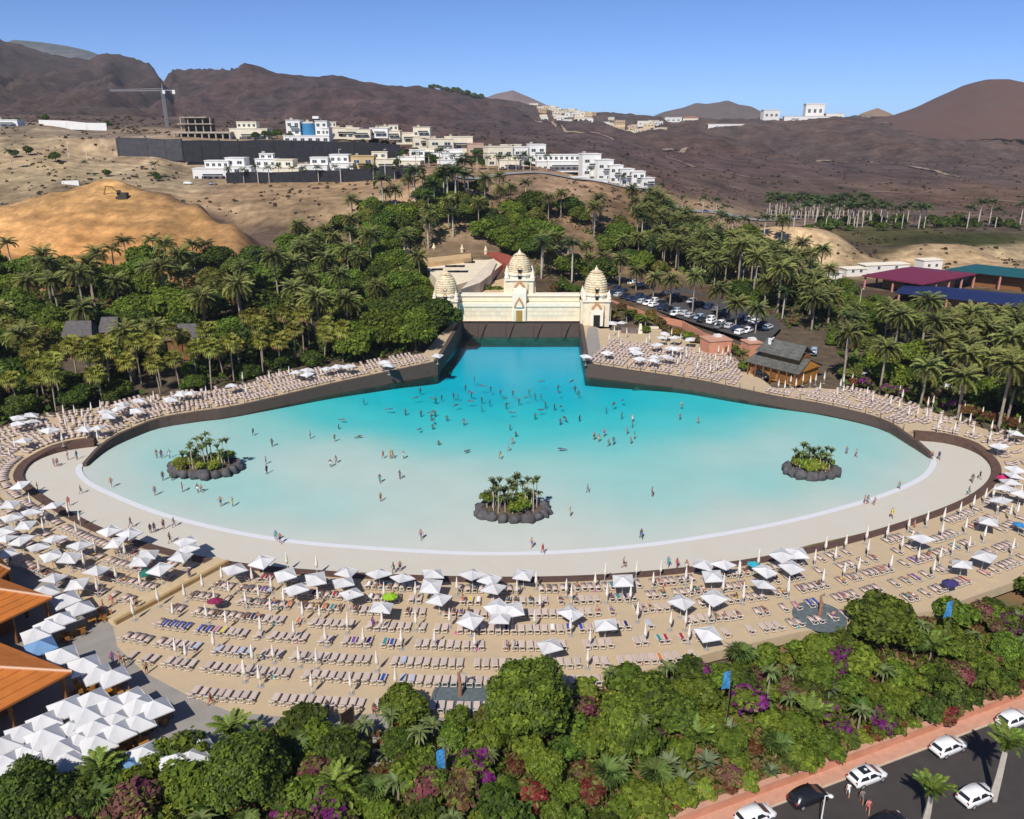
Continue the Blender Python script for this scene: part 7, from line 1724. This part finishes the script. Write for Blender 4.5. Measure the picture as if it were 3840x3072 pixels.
# ================================================================== PEOPLE
SKIN = [mat('skin_tan', (.34, .17, .105), .6), mat('skin_fair', (.45, .26, .185), .6), mat('skin_brown', (.13, .07, .05), .6)]
HAIR = [mat('hair_dark', (.02, .014, .01), .7), mat('hair_brown', (.08, .045, .02), .7), mat('hair_blond', (.30, .20, .09), .7)]
CLO = {'black': (.015, .015, .017), 'red': (.40, .03, .04), 'navy': (.02, .03, .12), 'green': (.03, .16, .06), 'white': (.72, .72, .72), 'turquoise': (.04, .30, .36), 'grey': (.16, .16, .17), 'coral': (.55, .14, .12), 'purple': (.20, .06, .28), 'blue': (.05, .13, .42), 'yellow': (.6, .48, .06)}
CLM = {k: mat('cloth_' + k, v, .85) for k, v in CLO.items()}
def person_mesh(pose, dress=False):
    """one continuous skinned figure; material slots: skin, clothing, hair"""
    J = {'pel': (0, 0, .95), 'bel': (0, 0, 1.12), 'che': (0, 0, 1.33), 'nec': (0, 0, 1.50), 'hdb': (0, -.015, 1.565), 'hed': (0, -.02, 1.645), 'hdt': (0, -.005, 1.715)}
    Rr = {'pel': .135, 'bel': .118, 'che': .142, 'nec': .056, 'hdb': .078, 'hed': .098, 'hdt': .07}
    E = [('pel', 'bel', 'c'), ('bel', 'che', 't'), ('che', 'nec', 't'), ('nec', 'hdb', 's'), ('hdb', 'hed', 'h'), ('hed', 'hdt', 'h')]
    for s_, sx in (('l', 1), ('r', -1)):
        sw = sx if pose == 'walk' else 0
        J['sh' + s_] = (.165 * sx, 0, 1.42); J['hp' + s_] = (.09 * sx, 0, .90)
        if pose == 'sit':
            J['el' + s_] = (.25 * sx, .05, 1.18); J['wr' + s_] = (.22 * sx, -.2, 1.05); J['ha' + s_] = (.2 * sx, -.28, 1.03)
            J['kn' + s_] = (.13 * sx, -.42, .95); J['an' + s_] = (.13 * sx, -.75, .70); J['to' + s_] = (.14 * sx, -.86, .76)
        else:
            up = .45 if pose == 'wade' else 0
            J['el' + s_] = (.24 * sx + up * .25 * sx, .03 + .10 * sw, 1.15 + up * .1); J['wr' + s_] = (.26 * sx + up * .45 * sx, -.06 + .16 * sw, .92 + up * .35); J['ha' + s_] = (.265 * sx + up * .55 * sx, -.09 + .18 * sw, .83 + up * .45)
            J['kn' + s_] = (.105 * sx, -.03 - .16 * sw, .50 + (.02 if sw else 0)); J['an' + s_] = (.11 * sx, .03 - .22 * sw + (.14 if sw < 0 else 0), .085 + (.03 if sw < 0 else 0)); J['to' + s_] = (.12 * sx, J['an' + s_][1] - .16, .035 + (.02 if sw < 0 else 0))
        for k, v in (('sh', .062), ('el', .045), ('wr', .031), ('ha', .036), ('hp', .10), ('kn', .062), ('an', .042), ('to', .036)): Rr[k + s_] = v
        E += [('che', 'sh' + s_, 't'), ('sh' + s_, 'el' + s_, 's'), ('el' + s_, 'wr' + s_, 's'), ('wr' + s_, 'ha' + s_, 's'), ('pel', 'hp' + s_, 'c'), ('hp' + s_, 'kn' + s_, 'u'), ('kn' + s_, 'an' + s_, 's'), ('an' + s_, 'to' + s_, 's')]
    names = list(J); idx = {k: i for i, k in enumerate(names)}
    me = bpy.data.meshes.new('skel'); me.from_pydata([J[k] for k in names], [(idx[a], idx[b]) for a, b, _ in E], []); ob = bpy.data.objects.new('skel', me); COL.objects.link(ob)
    md = ob.modifiers.new('s', 'SKIN')
    for k in names:
        r_ = Rr[k]; fl = 1.0
        me.skin_vertices[0].data[idx[k]].radius = (r_ * (1.18 if k in ('che', 'pel', 'bel') else 1), r_ * (.82 if k in ('che', 'bel') else 1)); me.skin_vertices[0].data[idx[k]].use_root = (k == 'pel')
    sb_ = ob.modifiers.new('d', 'SUBSURF'); sb_.levels = 1; sb_.render_levels = 1
    dg = bpy.context.evaluated_depsgraph_get(); out = bpy.data.meshes.new_from_object(ob.evaluated_get(dg)); bpy.data.objects.remove(ob)
    # fingers, nose and ears joined into the same surface mesh
    mb = MB(); mb.v = [tuple(v.co) for v in out.vertices]; mb.f = [tuple(p.vertices) for p in out.polygons]
    seg = [(Vector(J[a]), Vector(J[b]), z) for a, b, z in E]; mm = []
    for f in mb.f:
        c = sum((Vector(mb.v[i]) for i in f), Vector()) / len(f); best = 9; z = 's'
        for a, b, zz in seg:
            d = b - a; t = max(0, min(1, (c - a).dot(d) / d.length_squared)); q = (a + d * t - c).length
            if q < best: best = q; z = zz; tt = t; cc = c
        m_ = 0
        if z == 'c' or (z == 'u' and tt < (.85 if dress else .38)): m_ = 1
        elif z == 't' and dress: m_ = 1
        elif z == 'h' and (cc.y > -.02 or cc.z > J['hed'][2] + .055): m_ = 2
        mm.append(m_)
    mb.m = mm
    for s_, sx in (('l', 1), ('r', -1)):
        w = Vector(J['wr' + s_]); h = Vector(J['ha' + s_]); d = (h - w).normalized(); sd = d.cross(Vector((0, 1, 0))).normalized() if abs(d.y) < .9 else Vector((1, 0, 0)); fw = sd.cross(d)
        for i in range(4):
            b = h + fw * (.024 * (i - 1.5)) + d * .015; L_ = (.062, .075, .07, .055)[i]; mb.tube([b, b + d * L_ * .6, b + d * L_ + fw * .0 - sd * .015 * sx], [.010, .009, .007], 5)
        b = w.lerp(h, .6); mb.tube([b, b - fw * .05 + d * .02, b - fw * .06 + d * .05], [.012, .011, .008], 5)
    hz = J['hed']; mb.tube([(0, hz[1] - .09, hz[2] + .01), (0, hz[1] - .122, hz[2] - .025)], [.010, .016], 5)
    for sx in (-1, 1): mb.box((sx * .098, hz[1] + .012, hz[2] - .01), (.02, .035, .05)); mb.box((sx * .035, hz[1] - .088, hz[2] + .012), (.022, .02, .012), mi=2)
    mb.box((0, hz[1] - .086, hz[2] - .052), (.045, .02, .010), mi=1 if dress else 2)
    return mb.mesh('person', [SKIN[0], CLM['black'], HAIR[0]], True)
PM = {(p, d): person_mesh(p, d) for p in ('stand', 'walk', 'wade', 'sit') for d in (False, True)}
rp = random.Random(77)
def person(x, y, z, pose, label, group=None, col=None, dress=None, rz=None, sc=None, rot=None, skin=None):
    dress = rp.random() < .35 if dress is None else dress
    o = link('person', PM[(pose, dress)], None, (x, y, z), rp.uniform(0, 6.28) if rz is None else rz)
    s_ = sc or rp.uniform(.93, 1.06); o.scale = (s_, s_, s_)
    if rot: o.rotation_euler = rot
    for i, m_ in enumerate((SKIN[rp.choice([0, 0, 0, 1, 2]) if skin is None else skin], CLM[col], HAIR[rp.choice([0, 0, 1, 2])])): o.material_slots[i].link = 'OBJECT'; o.material_slots[i].material = m_
    tag(o, label, 'person', group); return o
cl_names = list(CLO)
def outfit(col, dress): return ('a ' + col + ' top') if dress else (col + ' swimwear')
WADE = [(588, 1714), (606, 1714), (636, 1714), (612, 1798), (645, 1798), (582, 1855), (685, 1840), (742, 1843), (755, 1843), (829, 1895), (873, 1895), (950, 1629), (1021, 1671), (1164, 1641), (1255, 1653), (998, 1738), (1001, 1774), (1261, 1735), (1240, 1750), (1437, 1717), (1464, 1717), (1473, 1717), (1514, 1717), (1425, 1809), (1500, 1795), (1428, 1879), (2204, 1843), (2138, 1934), (1876, 1717), (1907, 1684), (1921, 1656), (2228, 1640), (2246, 1648), (2266, 1626), (2282, 1665), (2301, 1659), (2352, 1617), (2371, 1590), (2366, 1656), (2380, 1637), (2372, 1567), (2332, 1556), (1740, 1581), (3174, 1699), (3209, 1711), (3370, 1836), (3240, 1892), (3252, 1892), (3277, 1898), (2556, 1519), (2550, 1562), (2618, 1578), (2404, 2020), (2445, 1857), (1579, 2023), (1994, 2054)]
def wzone(px, py):
    if px < 1000 and py > 1690: return 'beside the bushy island'
    if px > 2900: return 'in the shallows on the cabin side'
    if py < 1600: return 'at the edge of the deep blue water'
    if px < 1560: return 'on the pale sandbank in the pool'
    if py > 1820: return 'near the middle island'
    return 'in the middle of the turquoise water'
for px, py in WADE:
    x, y, _ = P(px, py, 0); d = depth(x, y); c = rp.choice(cl_names); dr = rp.random() < .15
    person(x, y, -min(d, 1.0), rp.choice(['stand', 'wade', 'walk']), ('person in ' + outfit(c, dr) + ' wading ').replace(' top and shorts', ' top') + wzone(px, py), 'waders in ' + c + (' tops ' if dr else ' ') + wzone(px, py), c, dr)
SW = [(125, 665), (125, 715), (230, 790), (435, 600), (575, 610), (680, 620), (720, 625), (775, 620), (855, 650), (755, 665), (750, 640), (800, 825), (680, 725), (760, 710), (1010, 870), (895, 580), (1090, 580), (1090, 520), (1040, 490), (1020, 490), (930, 500), (740, 520), (780, 525), (820, 505), (620, 525), (980, 440), (1150, 450), (1120, 445), (1145, 540), (1255, 560), (1260, 520), (1340, 530), (1300, 475), (1320, 620), (1280, 715), (1320, 760), (1410, 515), (1450, 500), (1410, 470), (1515, 600), (1520, 555), (1580, 568), (1625, 572), (1450, 635), (1620, 675), (1665, 670), (1750, 650), (1930, 595), (1970, 575), (1665, 868), (1605, 440), (1680, 420), (1720, 450), (1745, 480), (1470, 410), (1040, 385), (1490, 500), (2040, 530), (1215, 470), (675, 460), (1040, 545), (295, 540), (900, 495), (1605, 475)]
for i, (a, b) in enumerate(SW):
    px, py = 1200 + a / 1.797, 1200 + b / 1.797; x, y, _ = P(px, py, .1); c = rp.choice(['black', 'navy', 'grey', 'green', 'blue', 'black', 'purple']); d = depth(x, y)  # darkest skin and dark clothes imitate wet, shaded bodies in the water
    if i % 3 == 0 or (c and d < .5): person(x, y, .0, 'wade', 'swimmer in ' + c + ' stretched out face down on the water', 'swimmers in ' + c + ' stretched out', c, False, rot=(R(82), 0, rp.uniform(0, 6.28)), skin=2)
    else: person(x, y, -max(1.22, min(d, 1.38)), 'wade', 'swimmer with head and shoulders above the deep turquoise water in ' + c, 'swimmers upright in ' + c, c, False, skin=2)
DECK = [(205, 1750), (217, 1750), (256, 1726), (290, 1723), (305, 1852), (259, 1898), (142, 1840), (492, 1979), (566, 2000), (581, 1997), (615, 1985), (654, 1976), (639, 2036), (1036, 2027), (1052, 2039), (3342, 1944), (3404, 1985), (3426, 1988), (3493, 1724), (3519, 1724), (3644, 1811), (3631, 1857), (3672, 1798), (2035, 2077), (2339, 2130), (2505, 2128), (2538, 2133), (2573, 2140), (1477, 2150), (1501, 2143), (419, 1825)]
DC = {(305, 1852): ('green', True), (2538, 2133): ('red', True), (2035, 2077): ('red', True), (566, 2000): ('black', True), (639, 2036): ('black', True), (3672, 1798): ('black', True), (3519, 1724): ('navy', True), (3493, 1724): ('navy', False)}
for px, py in DECK:
    x, y, _ = P(px, py, .09); c, dr = DC.get((px, py), (rp.choice(cl_names), rp.random() < .35))
    wz = 'by the jungle wall' if px < 330 and py < 1780 else 'near the restaurant corner' if px < 700 else 'by the curved cabin end' if px > 3300 else 'beside the brown kerb' if py > 2100 else 'at the white drain line'
    person(x, y, .09, rp.choice(['stand', 'walk', 'walk']), 'person in ' + outfit(c, dr) + ' on the pale deck ' + wz, 'people in ' + c + (' tops' if dr else '') + ' on the deck ' + wz, c, dr)
for px, py, c, dr, lb in [(389, 2291, 'red', True, 'person in red top and shorts standing where the ramp meets the paved path'), (423, 2272, 'coral', True, 'person in coral top beside the one in red at the ramp foot'), (499, 2280, 'white', True, 'person in white top on the ramp walkway'), (515, 2286, 'black', False, 'person in black swimwear on the ramp walkway'), (713, 2173, 'navy', True, 'person in navy top halfway up the ramp walkway'), (425, 2489, 'purple', True, 'person in purple top waiting on the paved path by the parasols'), (451, 2489, 'coral', False, 'person in coral swimwear on the paved path'), (470, 2505, 'yellow', True, 'person in bright yellow top on the paved path'), (552, 2528, 'black', False, 'person in black swimwear stepping onto the sand from the path'), (792, 2646, 'red', False, 'person in red swimwear walking along the paved path'), (1229, 2673, 'navy', False, 'person in navy swimwear walking along the paved path edge'), (1405, 2682, 'coral', False, 'person in coral swimwear near the dark gate panel'), (1900, 2444, 'coral', True, 'person in coral top standing between lounger rows'), (1930, 2444, 'turquoise', True, 'person in turquoise top standing between lounger rows'), (43, 2120, 'black', True, 'person in black top beside the smallest orange roof'), (1400, 2360, 'purple', True, 'person in purple top among the lounger rows'), (3480, 2090, 'turquoise', True, 'person in turquoise top near the curved kerb parasols')]:
    x, y, _ = P(px, py, .45); person(x, y, .44, rp.choice(['stand', 'walk']), lb, None, c, dr)
for px, py, c, lb in [(3178, 2985, 'white', 'person in white top walking on the road beside the black hatchback'), (3229, 3012, 'grey', 'person in grey top walking on the road behind the one in white'), (3252, 3050, 'coral', 'person in coral top walking last along the road')]:
    x, y, _ = P(px, py, ROADZ); person(x, y, ROADZ + .0, 'walk', lb, None, c, True, rz=R(160))
# sunbathers lying and sitting on loungers
cand = [q for q in vis[:600] if to_px(*q[:3])[1] < 2330]
for q in rp.sample(cand, min(105, len(cand))):
    c = rp.choice(cl_names); fx, fy = -math.sin(q[3]), math.cos(q[3])
    if rp.random() < .7:
        x, y = q[0] + fx * .86, q[1] + fy * .86
        person(x, y, q[2] + .47, 'stand', 'sunbather in ' + c + ' swimwear lying on a lounger ' + q[4], 'sunbathers in ' + c + ' ' + q[4], c, False, rot=(R(-83), 0, q[3] + math.pi), sc=.98)
    else:
        person(q[0] - fx * .1, q[1] - fy * .1, q[2] - .46, 'sit', 'person in ' + c + ' swimwear sitting up on a lounger ' + q[4], 'seated people in ' + c + ' ' + q[4], c, False, rz=q[3] + math.pi)
# ================================================================== CARS
M_tyre = mat('tyre', (.02, .02, .02), .9); M_rim = mat('rim', (.45, .45, .46), .4, metal=.5); M_cglass = mat('car_glass', (.018, .022, .028), .08, spec=.7); M_lampw = mat('headlight', (.75, .76, .78), .2); M_lampr = mat('tail_light', (.35, .02, .02), .3); M_trim = mat('black_trim', (.02, .02, .022), .6)
PAINT = {'white': (.78, .78, .78), 'silver': (.42, .43, .45), 'black': (.012, .012, .016), 'dark blue': (.02, .035, .085), 'red': (.30, .015, .02), 'grey': (.13, .135, .145), 'pale blue': (.28, .38, .48)}
PAM = {k: mat('car_paint_' + k.replace(' ', '_'), v, .28, spec=.6) for k, v in PAINT.items()}
def car_meshes():
    X = [-2.05, -1.98, -1.6, -1.2, -.4, .5, 1.05, 1.55, 1.9, 2.04]; BT = [.74, .93, .98, .98, .96, .95, .92, .84, .74, .58]; BO = [.40, .27, .22, .21, .21, .21, .21, .22, .27, .36]; HW = [.66, .80, .86, .875, .88, .88, .875, .86, .80, .62]
    mb = MB(); vs = []
    for x, t, b, w in zip(X, BT, BO, HW):
        s_ = [(w * .86, b), (w * .97, b + .12), (w, b + (t - b) * .55), (w * .97, t - .10), (w * .88, t - .01), (0, t + .03)]
        ring = s_ + [(-a, c) for a, c in reversed(s_[:-1])]
        vs += [(x, a, c) for a, c in ring]
    k = 11; fs = [(i * k + j, i * k + (j + 1) % k, (i + 1) * k + (j + 1) % k, (i + 1) * k + j) for i in range(len(X) - 1) for j in range(k)] + [tuple(range(k - 1, -1, -1)), tuple((len(X) - 1) * k + j for j in range(k))]
    mb.add(vs, fs)
    # greenhouse
    gb = [(-1.97, .74, .92), (-1.2, .845, .97), (-.3, .855, .96), (.6, .845, .95), (1.38, .74, .885)]; gt_ = [(-1.62, .60, 1.36), (-1.1, .67, 1.45), (-.4, .69, 1.49), (.1, .68, 1.47), (.45, .61, 1.41)]
    vs = []
    for (x, w, z), (x2, w2, z2) in zip(gb, gt_): vs += [(x, w, z - .04), (x2, w2, z2), (x2 * .97, 0, z2 + .035), (x2, -w2, z2), (x, -w, z - .04)]
    mb.add(vs, [(i * 5 + j, i * 5 + j + 1, (i + 1) * 5 + j + 1, (i + 1) * 5 + j) for i in range(4) for j in range(4)] + [(0, 4, 3, 2, 1), (20, 21, 22, 23, 24)])
    body = mb
    def quad(p, o_): return MB().add([tuple(np.add(q, o_)) for q in p], [(0, 1, 2, 3)])
    def lp(a, b, t): return tuple(np.array(a) * (1 - t) + np.array(b) * t)
    wins = []
    for s_ in (1, -1):
        for (i, j) in ((.12, 1.0), (1.08, 2.0), (2.06, 2.95)):
            pass
        def at(u, v):
            i = min(3, int(u)); t = u - i; b = lp(gb[i], gb[i + 1], t); g = lp(gt_[i], gt_[i + 1], t); q = lp((b[0], b[1], b[2] + .02), (g[0], g[1], g[2] - .03), v); return (q[0], q[1] * s_ + .014 * s_, q[2])
        for u0, u1 in ((.35, 1.75), (1.85, 3.25)): wins.append(('side_window', [at(u0, .08), at(u1, .08), at(u1 - .25, .90), at(u0 + .15, .90)]))
    wins.append(('windscreen', [(1.30, .63, .935), (1.30, -.63, .935), (.53, -.55, 1.375), (.53, .55, 1.375)])); wins.append(('rear_window', [(-1.90, -.62, 1.03), (-1.90, .62, 1.03), (-1.68, .53, 1.31), (-1.68, -.53, 1.31)]))
    return body, wins
_cb, _cw = car_meshes()
CARBODY = {}
for k in PAINT:
    me = _cb.mesh('body', PAM[k], True); bm = bmesh.new(); bm.from_mesh(me); bmesh.ops.recalc_face_normals(bm, faces=bm.faces); bm.to_mesh(me); bm.free(); CARBODY[k] = me
def _solid(p, t=.012):
    p = [Vector(q) for q in p]; n_ = (p[1] - p[0]).cross(p[3] - p[0]).normalized(); c = sum(p, Vector()) / 4
    if n_.dot(c - Vector((-.3, 0, .9))) < 0: n_ = -n_
    mb = MB(); mb.add([q + n_ * t for q in p] + [q - n_ * .03 for q in p], [(0, 1, 2, 3), (7, 6, 5, 4), (0, 4, 5, 1), (1, 5, 6, 2), (2, 6, 7, 3), (3, 7, 4, 0)]); return mb
CARWIN = []
for nm, p in _cw:
    me = _solid(p).mesh(nm, M_cglass); bm = bmesh.new(); bm.from_mesh(me); bmesh.ops.recalc_face_normals(bm, faces=bm.faces); bm.to_mesh(me); bm.free(); CARWIN.append((nm, me))
def _wheel(prof, m, nm, n=16):
    mb = MB(); mb.lathe(prof, n); mb.v = [(x, z, y) for x, y, z in mb.v]; me = mb.mesh(nm, m, True); bm = bmesh.new(); bm.from_mesh(me); bmesh.ops.recalc_face_normals(bm, faces=bm.faces); bm.to_mesh(me); bm.free(); return me
TYRE = _wheel([(.20, -.10), (.30, -.10), (.32, -.06), (.32, .06), (.30, .10), (.20, .10)], M_tyre, 'tyre'); RIM = _wheel([(.05, -.105), (.20, -.108), (.21, -.09), (.21, .09), (.20, .108), (.05, .105)], M_rim, 'rim')
HL = MB().box((0, 0, 0), (.12, .34, .14)).mesh('headlight', M_lampw); TL2 = MB().box((0, 0, 0), (.10, .24, .26)).mesh('tail_light', M_lampr); BMP = MB().box((0, 0, 0), (.14, 1.25, .16)).mesh('bumper', M_trim); SUNR = MB().box((-.55, 0, 1.505), (1.0, .95, .02)).mesh('sunroof', M_cglass); MIR = MB().box((0, 0, 0), (.14, .20, .13)).mesh('mirror', M_trim)
def car(x, y, z, rz, col, label, group=None, detail=True, sunroof=False, sc=1.0, tall=1.0):
    o = empty('parked_car', (x, y, z), rz, (sc, sc, sc * tall)); link('body', CARBODY[col], o)
    for nm, me in CARWIN: link(nm, me, o)
    for wx in (-1.28, 1.30):
        for wy in (-.80, .80):
            w = link('wheel', TYRE, o, (wx, wy, .32)); link('rim', RIM, w)
    if detail:
        for s_ in (-1, 1):
            link('headlight', HL, o, (1.90, s_ * .55, .66)); link('tail_light', TL2, o, (-1.98, s_ * .62, .80)); link('mirror', MIR, o, (.75, s_ * .92, 1.0))
        link('bumper', BMP, o, (2.0, 0, .40)); link('bumper', BMP, o, (-2.02, 0, .42))
    if sunroof: link('sunroof', SUNR, o)
    return tag(o, label, 'car', group)
ra = math.atan2(RDIR[1], RDIR[0])
for px, py, col, lb, sr, dz in [(3802, 2692, 'white', 'white hatchback parked highest up the road below the salmon wall', False, 0), (3557, 2795, 'white', 'white hatchback parked alone in the middle of the row below the salmon wall', False, 0), (3252, 2905, 'white', 'white car with a black sunroof parked next to the black hatchback', True, 0), (3030, 2982, 'black', 'black hatchback parked under the street lamp', False, 0), (2832, 3055, 'white', 'white hatchback parked behind the black hatchback at the salmon wall', False, 0), (3662, 2978, 'white', 'white hatchback parked across the road beside the whitewashed palm', False, 0), (3330, 3085, 'black', 'black car with a pale roof reflection at the near kerb', False, 0)]:
    x, y, _ = P(px, py, ROADZ + .7); car(x, y, ROADZ, ra + random.uniform(-.04, .04), col, lb, None, True, sr)
CP = []
for (a, b, n_) in [((2300, 1098), (2800, 1240), 24), ((2255, 1062), (2480, 1135), 9), ((2050, 992), (2150, 985), 5), ((2060, 1008), (2185, 1040), 7), ((2300, 1040), (2440, 1075), 5), ((2500, 1098), (2720, 1168), 8), ((2790, 1185), (2880, 1225), 5)]:
    for i in range(n_):
        if rp.random() < .08: continue
        t = i / max(1, n_ - 1); CP.append((a[0] + (b[0] - a[0]) * t, a[1] + (b[1] - a[1]) * t, rp.choice(['white', 'white', 'white', 'silver', 'black', 'dark blue', 'dark blue', 'grey', 'pale blue', 'silver'])))
CP.append((2428, 1062, 'red'))
ld = Vector(P(2800, 1275, 5.3)) - Vector(P(2440, 1160, 5.3)); la = math.atan2(ld.y, ld.x)
lotz = lambda y: float(np.interp(y, [228, 300, 330], [4.9, 5.6, 6.4])) + .25
seen = []
for i, (px, py, col) in enumerate(CP):
    z = 5.6
    for _ in range(3): x, y, _q = P(px, py, z + .7); z = lotz(y)
    for _ in range(20):
        near = [s_ for s_ in seen if math.hypot(s_[0] - x, s_[1] - y) < 2.6]
        if not near: break
        x += .5 * (x - near[0][0] + .01); y += .5 * (y - near[0][1] + .6)
    seen.append((x, y))
    car(x, y, lotz(y), la + math.pi / 2 * (1 if i % 2 else -1) + .35 + rp.uniform(-.06, .06), col, col + ' car parked in the car park behind the palace', col + ' cars in the car park', False)
for px, py, col, lb in [(3240, 1400, 'white', 'white car half hidden under the palms beside the cabin'), (3506, 1432, 'black', 'black car glimpsed under the plantation palms'), (3558, 1440, 'white', 'white car parked under the plantation palms behind the red shrubs'), (3785, 1525, 'black', 'black car parked behind the rusty hedge'), (3052, 1325, 'pale blue', 'pale blue van parked behind the timber cabin')]:
    x, y, _ = P(px, py, 3.6); car(x, y, tz(x, y) - .05, rp.uniform(.8, 1.2), col, lb, None, False, tall=1.3 if 'van' in lb else 1)
x, y, _ = P(2856, 1408, 3.0); car(x, y, zN(y) + .02, la, 'black', 'black utility car parked in front of the timber cabin', None, True, tall=1.15)
for px, py, Y, col, lb in [(795, 678, 398, 'grey', 'grey car parked on the street at the foot of the end villa'), (705, 682, 398, 'white', 'white car on the street beside the pale bank')]:
    x, y, z = Q(px, py, Y); car(x, y, tz(x, y), .1, col, lb, None, False)
# ================================================================== HAZE
mh = bpy.data.materials.new('haze'); mh.use_nodes = True
n = mh.node_tree.nodes; l = mh.node_tree.links; n.clear()
o_ = n.new('ShaderNodeOutputMaterial'); pv = n.new('ShaderNodeVolumePrincipled')
pv.inputs['Color'].default_value = (.80, .88, 1.0, 1); pv.inputs['Density'].default_value = .00006; pv.inputs['Anisotropy'].default_value = 0.0
l.new(pv.outputs[0], o_.inputs['Volume'])
hb = MB(); hb.box((0, 2900, 176), (9000, 6200, 367)); ho = hb.build('haze', mh); tag(ho, 'thin pale haze in the air over the whole valley', 'haze', kind='stuff')
